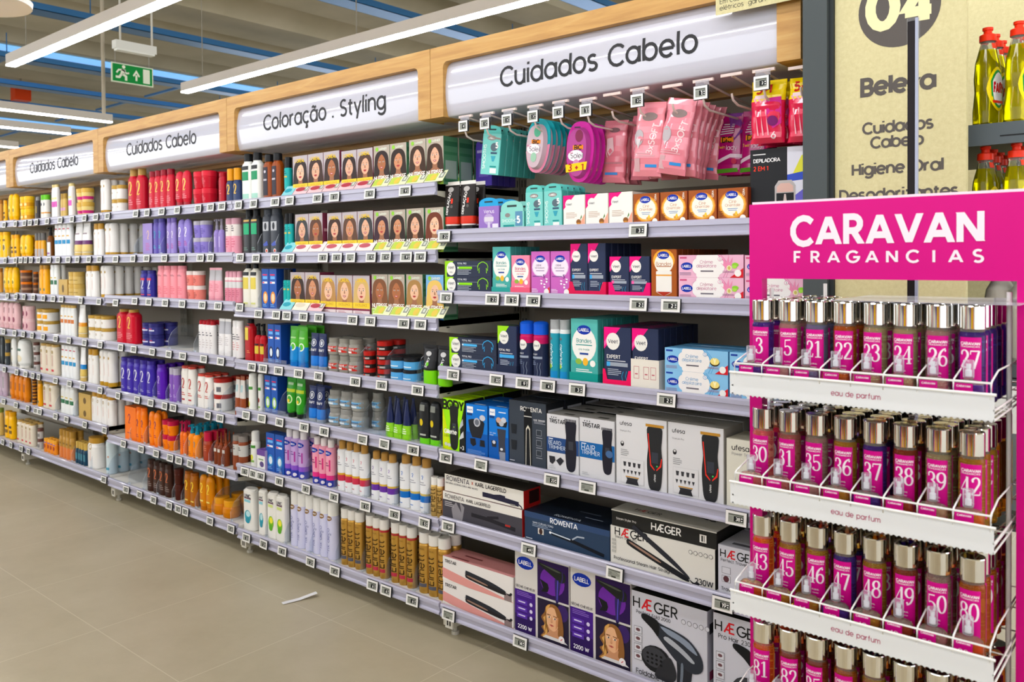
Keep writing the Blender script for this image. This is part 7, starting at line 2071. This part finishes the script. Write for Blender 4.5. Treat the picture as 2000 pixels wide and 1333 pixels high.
pr = [('t', '5+1', -.1, .86, .44, '#b8241c', .12)] + [('k', [(-.38 + i * .15, .72 - i * .02), (-.3 + i * .15, .66), (-.3 + i * .15, .5), (-.22 + i * .15, .12)], .022, '#f0b0bc') for i in range(3)] + [('p', [(0, .7), (.4, .72), (.42, .3), (.2, .22), (.05, .4)], '#c82a8c'), ('r', -.34, .70, .0, .76, '#eed4d8'), ('e', .2, .34, .14, .08, '#7a2a6c'), ('t', '6', .22, .12, .12, '#f4dce0', .09)]
b5 = bag(.096, .165, '#d3204e', pr, '#ecd010', thick=.022, seed=8)
hang('razor_bag', 'red razor bag with yellow header on the twelfth peg', 'razor pack', b5, -.914, 1.808, 2.13, 3, .045, 2, 3, 'red razor bags')
hang('razor_bag', 'red razor bag with yellow header on the last peg', 'razor pack', b5, -.812, 1.803, 2.13, 3, .045, 2, 3, 'red razor bags')

# paper card hanging over the header top
r = empty('hanging_card', (-.918, 2.055, 1.998), 'cream paper card hanging over the top of the right header', 'sign')
MB().box(-.112, .112, 0, .001, 0, .24, KRAFT).build('card', r)
m_ = MB()
for txt, zz in (('el\u00e9tricos, garan', .011), ('Em caso de artigos', .028), ('perfumaria e cosm\u00e9tica', .045)):
    ps, tw = text_polys(txt, .06)
    for p in ps:
        m_.add([(-.1 + a * .012, -.0004, zz + c * .012) for a, c in p], [tuple(range(len(p)))], '#4a4840')
m_.build('fine_print', r)
# paper strip lying on the floor
r = MB()
r.add([(-.07, -.012, .001), (.07, -.012, .014), (.07, .012, .014), (-.07, .012, .001), (0, -.012, .003), (0, .012, .003)], [(0, 4, 5, 3), (4, 1, 2, 5)], M('#e8e8e8', .5))
o = r.build('paper_strip', None, (-2.80, 1.97, .001))
o.rotation_euler.z = R(72)
tag(o, 'white paper strip lying on the floor under the styling bay', 'paper')

# ------------------------------------------------------------------ perfume stand
PINK = M('#c8007e', .38)
YF, YP = 1.35, 1.48
XL, XR = -.647, -.247
st = empty('perfume_stand', (-.447, 1.6, 0), 'magenta perfume display stand with big white lettering', 'display stand')


def sp(x0, x1, y0, y1, z0, z1, mat, name):
    return MB().box(x0 + .447, x1 + .447, y0 - 1.6, y1 - 1.6, z0, z1, mat).build(name, st)


board = sp(-.673, -.20, YP - .004, YP, 1.318, 1.455, PINK, 'sign_board')
sp(-.669, -.222, YP, YP + .004, 1.453, 1.4595, M('#efe4ea', .3), 'board_edge')
sp(-.673, -.649, YP - .004, YP + .02, .02, 1.318, PINK, 'side_panel')
sp(-.24, -.20, YP - .004, YP + .30, .02, 1.318, PINK, 'side_panel')
sp(-.66, -.23, 1.44, 1.79, 0, .03, '#d9d6d0', 'base')
m_ = MB()
ps, tw = text_polys('CARAVAN', .118, .22)
sc = .3046 / tw
for p in ps:
    m_.add([(-.5917 + .447 + a * sc, YP - .0046 - 1.6 - p.lift * 2e-5, 1.3795 + c * .048) for a, c in p], [tuple(range(len(p)))], '#f3e6ee')
for i, ch in enumerate('FRAGANCIAS'):
    ps, tw = text_polys(ch, .1)
    cx = -.5817 + i * .289 / 9
    for p in ps:
        m_.add([(cx + .447 + (a - tw / 2) * .0215, YP - .0046 - 1.6 - p.lift * 2e-5, 1.3475 + c * .0193) for a, c in p], [tuple(range(len(p)))], '#f3e6ee')
m_.build('lettering', board)
for x_ in (-.640, -.254):
    for y_ in (1.5, 1.775):
        MB().tube([(x_ + .447, y_ - 1.6, .03), (x_ + .447, y_ - 1.6, 1.3)], .004, '#e9e9e6', 8).build('post', st)

TZ = [1.129, .938, .748, .558]          # basket floors
WIRE = M('#efefec', .3)
COLS8 = [-.618 + .0472 * i for i in range(8)]
CODES = [['3', '5', '21', '22', '23', '24', '26', '27'], ['30', '31', '35', '36', '37', '38', '39', '42'], ['43', '45', '46', '47', '48', '49', '50', '80'], ['81', '82', '85', '86', '87', '88', '89', '90']]
LIQ = {'3': 'v', '5': 'p', '21': 'b', '22': 'o', '23': 'y', '24': 'y', '26': 'p', '27': 'v', '30': 'r', '31': 'r', '35': 'p', '36': 'a', '37': 'v', '38': 'd', '39': 'y', '42': 'a', '43': 'o', '45': 'a', '46': 'a', '47': 'v', '48': 'a', '49': 'd', '50': 'p', '80': 'o', '81': 'o', '82': 'd', '85': 'd', '86': 'o', '87': 'a', '88': 'o', '89': 'a', '90': 'o'}
LCOL = {'v': ('#6a4cb4', 'violet'), 'p': ('#f0c4b4', 'pale peach'), 'b': ('#a4aad0', 'grey-blue'), 'o': ('#f58a3a', 'orange'), 'y': ('#f2e0a8', 'straw-yellow'), 'r': ('#f09a88', 'coral'), 'a': ('#f0b44a', 'amber'), 'd': ('#c8603c', 'dark red')}
TIER = ['top tier', 'second tier', 'third tier', 'fourth tier']


def liquid(c):
    return M(c, .04, trans=.8, ior=1.22)


BH, BR = .162, .0182
_B = {}
PKL = '#c60884'
capm = MB().loft([(.1255, .0178, .0178, 2), (.126, .0182, .0182, 2), (.1605, .0182, .0182, 2), (.162, .0176, .0176, 2)], CHROME, 28, False)
capm.loft([(.162, .0176, .0176, 2), (.1621, .001, .001, 2)], CHROME, 28)
CAPM = capm.mesh('perfume_cap')


def bottle_mesh(c):
    if c not in _B:
        m_ = MB().loft([(0, .0172, .0172, 2), (.002, BR, BR, 2), (.116, BR, BR, 2), (.121, BR * .9, BR * .9, 2), (.1235, .0165, .0165, 2), (.127, .0165, .0165, 2)], [liquid(LCOL[c][0])] * 3 + [M('#e8dccb', .05, trans=.85, ior=1.22)] * 2, 24)
        _B[c] = m_.mesh('perfume_bottle')
    return _B[c]


def wrap(poly, r, z0, rot):
    return [((r) * math.sin(x / BR + rot), -(r) * math.cos(x / BR + rot), z + z0) for x, z in poly]


def label_mesh(code):
    m_ = MB()
    W, Hh = .032, .095
    rot = R(4)
    base = [[(-W / 2 + W * i / 12, 0), (-W / 2 + W * (i + 1) / 12, 0), (-W / 2 + W * (i + 1) / 12, Hh), (-W / 2 + W * i / 12, Hh)] for i in range(12)]
    PK = M(PKL, .4)
    for p in base:
        m_.add(wrap(p, BR + .0004, .018, rot), [(0, 1, 2, 3)], PK, True)
    wl = '#f6e8ee'

    def put_(polys, w, cx, cz, tw, s=None, lift=.0008):
        s = s or w / tw
        for p in polys:
            for q in split_poly(lf_(p, [(cx + (x - tw / 2) * s, cz + z * s) for x, z in p]), .003):
                m_.add(wrap(q, BR + lift + q.lift * 1e-5, .018, rot), [tuple(range(len(q)))], wl)
    ps, tw = text_polys('CARAVAN', .12, .08)
    put_(ps, .0265, 0, Hh * .875, tw)
    ps, tw = text_polys('FRAGANCIAS', .1, .3)
    put_(ps, .0255, 0, Hh * .835, tw)
    ps, tw = numeral_polys(code)
    sc = .0275 / .95
    ps = [lf_(p, [(x * .78, z) for x, z in p]) for p in ps]
    put_(ps, 0, 0, Hh * .49, tw * .78, sc)
    for txt, zz, w_ in (('FLORAL', .36, .011), ('intenso', .305, .009), ('EAU DE PARFUM', .2, .02), ('POUR FEMME', .165, .016), ('150 ML', .07, .009)):
        ps, tw = text_polys(txt, .09)
        put_(ps, w_, -.0005, Hh * zz, tw)
    return m_.mesh('perfume_label')


PUMP = MB().loft([(0, .0072, .0072, 2), (.001, .0074, .0074, 2), (.0245, .0074, .0074, 2), (.0258, .0068, .0068, 2)], FROST, 18)
PUMP.loft([(.002, .0046, .0046, 2), (.011, .0046, .0046, 2), (.012, .0028, .0028, 2), (.017, .0033, .0033, 2), (.0205, .0033, .0033, 2)], M('#e4e2e6', .25), 12)
PUMPM = PUMP.mesh('tester_pump')


def tester(c, code):
    m_ = MB().loft([(0, .0195, .0095, 4), (.002, .0208, .0105, 4), (.034, .021, .0105, 4), (.042, .0202, .0103, 3.4), (.0465, .016, .009, 2.6), (.0485, .0062, .006, 2), (.051, .0062, .006, 2)], [liquid(LCOL[c][0])] * 3 + [M('#e8dccb', .05, trans=.85, ior=1.22)] * 3, 24)
    l = MB()
    ops = [('r', -.5, 0, .5, 1, PKL), ('t', 'CARAVAN', 0, .87, .74, '#f6e8ee', .12), ('s', code, 0, .42, .6 if len(code) > 1 else .32, '#f6e8ee')]
    stamp(l, ops, .025, .033, lambda x, z: -.0107, eps=.0003, z0=.0105)
    l.v = [(x - .004, y, z) for x, y, z in l.v]
    return m_.mesh('tester_bottle'), l.mesh('tester_label')


NROW = [6, 6, 6, 5]
for t, zf in enumerate(TZ):
    # wire basket
    k = empty('wire_basket', (-.447, YF, zf - .007), 'white wire basket with printed front strip, %s of the stand' % TIER[t], 'basket', 'wire baskets of the perfume stand')
    m_ = MB().box(-.205, .20, 0, .0015, -.001, .036, M('#e2e4e6', .35))
    # serrated lower edge
    for i in range(50):
        xx = -.2 + i * .008
        m_.add([(xx, .002, -.001), (xx + .008, .002, -.001), (xx + .004, .002, -.004)], [(0, 1, 2)], M('#e2e4e6', .35))
    strip = m_.build('front_strip', k)
    m_ = MB()
    ps, tw = text_polys('eau de parfum', .06, .17)
    sc = .0755 / tw
    for p in ps:
        m_.add([(-.0305 + a * sc, -.0004 - p.lift * 2e-5, .0135 + c * sc * 1.12) for a, c in p], [tuple(range(len(p)))], '#a82a5c')
    m_.build('lettering', strip)
    m_ = MB().tube([(-.205, -.002, .037), (.203, -.002, .037)], .0022, WIRE, 8)
    m_.build('rim', k)
    m_ = MB().tube([(-.196, .0, .03), (-.196, .0, .053), (.196, .0, .053), (.196, .0, .03)], .0016, WIRE, 8)
    m_.build('guard_rail', k)
    for i in range(9):
        xx = -.196 + i * .049
        m_ = MB().tube([(xx, .0, .03), (xx, .0, .052), (xx, .006, .0555), (xx, .05, .066), (xx, .42, .066)], .0014, WIRE, 6)
        m_.build('divider_wire', k)
    for sx in (-1, 1):
        for zz in (.0, .014):
            m_ = MB().tube([(sx * .2, .0, zz), (sx * .2, .425, zz)], .0016, WIRE, 6)
            m_.build('side_wire', k)
    m_ = MB()
    for i in range(17):
        m_.tube([(-.196 + i * .0245, .002, .0035), (-.196 + i * .0245, .43, .0035)], .0012, WIRE, 4)
    for i in range(5):
        m_.tube([(-.2, .004 + i * .105, .0015), (.2, .004 + i * .105, .0015)], .0014, WIRE, 4)
    m_.build('floor_grid', k)
    for c8, code in enumerate(CODES[t]):
        lq = LIQ[code]
        lm = label_mesh(code)
        for row in range(NROW[t]):
            x = COLS8[c8]
            y = YF + .062 + row * .0405
            lab = 'perfume bottle labelled %s, %s liquid, %s column, %s row, %s' % (code, LCOL[lq][1], ORD[c8], ROWN[row], TIER[t])
            bt = empty('perfume_bottle', (x + rng.uniform(-.001, .001), y, zf - .002), lab, 'perfume bottle', 'perfume bottles numbered %s' % code, R(rng.uniform(-9, 9)) if row < 4 else R(rng.choice((0, 90, 160))))
            gl = link('glass', bottle_mesh(lq), bt)
            link('label', lm, gl)
            link('cap', CAPM, bt)
            bt.scale.z = .96
        if t < 4:
            g, l = tester(lq, code)
            x = COLS8[c8] + .003 - .0012 * (7 - c8)
            tt = empty('tester_bottle', (x, YF + .0225, zf - .002), 'small perfume tester labelled %s, clear pump, %s along front of %s' % (code, ORD[c8], TIER[t]), 'perfume tester', 'small testers along the basket fronts', R(rng.uniform(-6, 6)))
            gl = link('glass', g, tt)
            link('label', l, gl)
            p = link('pump', PUMPM, tt)
            p.location.z = .051
# clear sheet lying on the caps of the top tier
m_ = MB()
m_.add([(-.50, 1.402, 1.2845), (-.225, 1.402, 1.2845), (-.225, 1.62, 1.2845), (-.50, 1.62, 1.2845), (-.50, 1.402, 1.2853), (-.225, 1.402, 1.2853), (-.225, 1.62, 1.2853), (-.50, 1.62, 1.2853)], [(0, 3, 2, 1), (4, 5, 6, 7), (0, 1, 5, 4), (1, 2, 6, 5), (2, 3, 7, 6), (3, 0, 4, 7)], ACRYL)
tag(m_.build('clear_sheet'), 'clear plastic sheet lying on chrome caps of the top tier', 'plastic sheet')
# yellow poster card behind the stand's right side
r = empty('poster_card', (-.145, 1.95, .70), 'yellow printed card behind right side of the perfume stand', 'sign')
MB().box(-.16, .1, 0, .004, 0, .30, '#eac61c').build('card', r)
m_ = MB()
stamp(m_, [('e', .0, .62, .3, .2, '#f4f0e0'), ('r', -.3, .12, .3, .2, '#c8501c')], .2, .30, lambda x, z: 0)
m_.build('print', r)

# ------------------------------------------------------------------ end of the run: sign board, post, dish soap
r = empty('end_sign_board', (-.563, 2.02, 0), 'tall cream sign board numbered 04 in dark grey metal frame', 'sign')
XB0, XB1 = -.705 + .563, -.425 + .563
eb = MB().box(XB0, XB1, 0, .02, .05, 2.25, KRAFT).build('board', r)
MB().box(XB0 - .07, XB0 - .012, -.02, .55, .0, 2.3, M('#4a5051', .5)).build('frame_post', r)
MB().box(XB0 - .0119, XB0 - .001, -.008, .03, .0, 2.3, M('#2f3435', .5)).build('frame_channel', r)
m_ = MB()
GT = '#57524e'


def btext(txt, cx, z, w, wt=.1, z1=None):
    ps, tw = text_polys(txt, wt, .13)
    s = w / tw
    for p in ps:
        m_.add([(cx + (a - tw / 2) * s, -.0006 - p.lift * 2e-5, z + c * s) for a, c in p], [tuple(range(len(p)))], GT)


bc = -.567 + .563
# disc with numerals
disc = ell(-.5625 + .563, 1.919, .088, .088, 48)
m_.add([(p, -.0006, q) for p, q in disc], [tuple(range(48))], GT)
for txt, cx in (('0', -.034), ('4', .041)):
    ps, tw = text_polys(txt, .13)
    for p in ps:
        m_.add([(cx + (a - tw / 2) * .09, -.0012 - p.lift * 2e-5, 1.881 + c * .086) for a, c in p], [tuple(range(len(p)))], '#e2dbb0')
btext('Beleza', -.0025, 1.730, .157, .125)
btext('Cuidados', -.003, 1.641, .15, .105)
btext('Cabelo', -.004, 1.607, .112, .105)
btext('Higiene Oral', -.0045, 1.547, .195, .105)
btext('Desodorizantes', -.004, 1.4875, .254, .105)
m_.build('lettering', eb)
r = empty('price_pole', (-.491, 1.87, 0), 'clear and black upright strip pole in front of the sign board', 'pole')
MB().box(-.0125, .003, 0, .003, 0, 1.845, M('#1c1719', .45)).build('dark_strip', r)
MB().box(.003, .0085, -.003, .004, 0, 1.85, M('#9aa0b4', .15, coat=.5)).build('edge_profile', r)
MB().box(-.0145, .0105, .0042, .0052, 1.80, 1.852, ACRYL).build('clear_sleeve', r)
MB().box(-.08, .08, -.06, .06, 0, .012, '#3a3a3c').build('base', r)

# gondola end with dish soap, facing right
DSX = -.30
for i, z in enumerate((1.652, 1.385, 1.12, .8)):
    s_ = empty('dish_soap_shelf', (DSX, 2.10, z), '%s dark grey shelf at the right with its end bracket' % ['upper', 'second', 'third', 'lowest'][i], 'shelf', 'dark grey shelves at the right')
    MB().box(-.34, 0, .004, .9, -.022, -.003, M('#474d50', .5)).build('deck', s_)
    m_ = MB()
    ol = [(-.36, -.003), (-.012, -.003), (-.012, -.012), (.0, -.02), (.0, -.05), (-.36, -.052)]
    m_.prism(ol, 0, .0035, M('#565e62', .45))
    m_.box(-.075, -.028, -.0006, -.0001, -.034, -.031, '#17191a')
    m_.loft([(0, .004, .004, 2), (.0001, .004, .004, 2)], '#17191a', 8)
    m_.build('end_bracket', s_)
    MB().box(.001, .012, .0, .9, -.045, .002, RAIL).build('price_rail', s_)
r = empty('dark_panel', (-.66, 2.09, 0), 'dark grey back panel behind the dish soap bottles', 'panel')
MB().box(0, .016, .012, .95, .05, 1.62, M('#3d3f3e', .6)).build('panel', r)
r = empty('cream_board', (-.2, 3.2, 1.2), 'cream board in the background above the dish soap', 'sign')
MB().box(-.9, .9, 0, .02, 0, 1.6, KRAFT).build('board', r)
m_ = MB()
ps, tw = text_polys('Produtos', .07, .14)
for p in ps:
    m_.add([(-.36 + a * .075, -.0006, 1.095 + c * .075) for a, c in p], [tuple(range(len(p)))], '#6a655c')
m_.build('lettering', r)

SOAP = M('#d8cf12', .05, trans=.82, ior=1.28)
CLR = M('#eef0ea', .04, trans=.9, ior=1.25)


def soap_meshes():
    rg = [(0, .033, .021, 2.6), (.004, .036, .0235, 2.6), (.03, .0365, .024, 2.5), (.075, .031, .022, 2.4), (.105, .0335, .023, 2.4), (.14, .0305, .021, 2.3), (.17, .021, .0165, 2.1), (.184, .0155, .0145, 2), (.19, .0155, .0145, 2)]
    m_ = MB().loft(rg, [SOAP] * 6 + [CLR] * 2, 24)
    c_ = MB().loft([(.1895, .0175, .0175, 2), (.204, .0172, .0172, 2), (.206, .014, .014, 2), (.2065, .0088, .0088, 2), (.214, .0085, .0085, 2), (.215, .011, .011, 2), (.221, .011, .011, 2), (.2215, .0095, .0095, 2)], M('#e23a1c', .3), 20)
    l_ = MB()
    fr = front_of(rg)
    y0 = .062

    def lf(pts, col, i):
        for q in split_poly(pts, .006):
            l_.add([(x, fr(x, z) - .0003 - i * .0003, z) for x, z in q], [tuple(range(len(q)))], col)
    e_ = lambda cx, cz, rx, rz, n=24: [(cx + rx * math.copysign(abs(math.cos(2 * math.pi * k / n)) ** 1.2, math.cos(2 * math.pi * k / n)), cz + rz * math.sin(2 * math.pi * k / n)) for k in range(n)]
    lf(e_(0, y0 + .018, .027, .05), '#efd80e', 0)
    lf(e_(.001, y0 + .018, .0235, .043), '#128a3a', 1)
    lf(e_(.002, y0 + .018, .0205, .037), '#f2f2ee', 2)
    ps, tw = text_polys('FAIRY', .16, .14)
    for p in ps:
        lf([(.002 + (a - tw / 2) * .0092, y0 + .02 + (c - .5) * .021) for a, c in p], '#b80f12', 6)
    lf([(-.018, y0 - .008), (.02, y0 - .008), (.019, y0 - .014), (-.016, y0 - .014)], '#d8301c', 3)
    lf([(-.008, .172), (.008, .172), (.008, .184), (-.008, .184)], '#e04428', 1)
    return m_.mesh('soap_bottle'), c_.mesh('soap_cap'), l_.mesh('soap_label')


sb, sc_, sl = soap_meshes()
SOAPPOS = [(0, -.360, 0), (0, -.425, 0), (1, -.362, 0), (1, -.43, 0)]
for sh, z in ((0, 1.652), (1, 1.385)):
    for row in range(5):
        for c_i, xx in enumerate((-.345, -.408)):
            o = empty('dish_soap_bottle', (xx - (.004 if sh else 0), 2.135 + row * .078 + c_i * .012, z - .0025), 'yellow dish soap bottle with red cap, %s of %s file, %s dark shelf' % (ROWN[row] if row else 'nearest', ['outer', 'inner'][c_i], ['upper', 'second'][sh]), 'bottle', 'yellow dish soap bottles', R(68))
            link('bottle', sb, o)
            link('cap', sc_, o)
            link('label', sl, o)
WB = None
for i, (xx, yy) in enumerate(((-.39, 2.2), (-.335, 2.17), (-.38, 2.32), (-.33, 2.30))):
    m_ = MB().loft([(0, .03, .03, 2), (.01, .034, .034, 2), (.12, .036, .036, 2), (.16, .03, .03, 2), (.19, .014, .014, 2), (.22, .013, .013, 2)], M('#e4e2d6', .4), 22)
    tag(m_.build('white_bottle', None, (xx, yy, 1.1175)), 'plain white bottle on the third dark shelf, %s of four' % ORD[i], 'bottle', 'white bottles at the right')
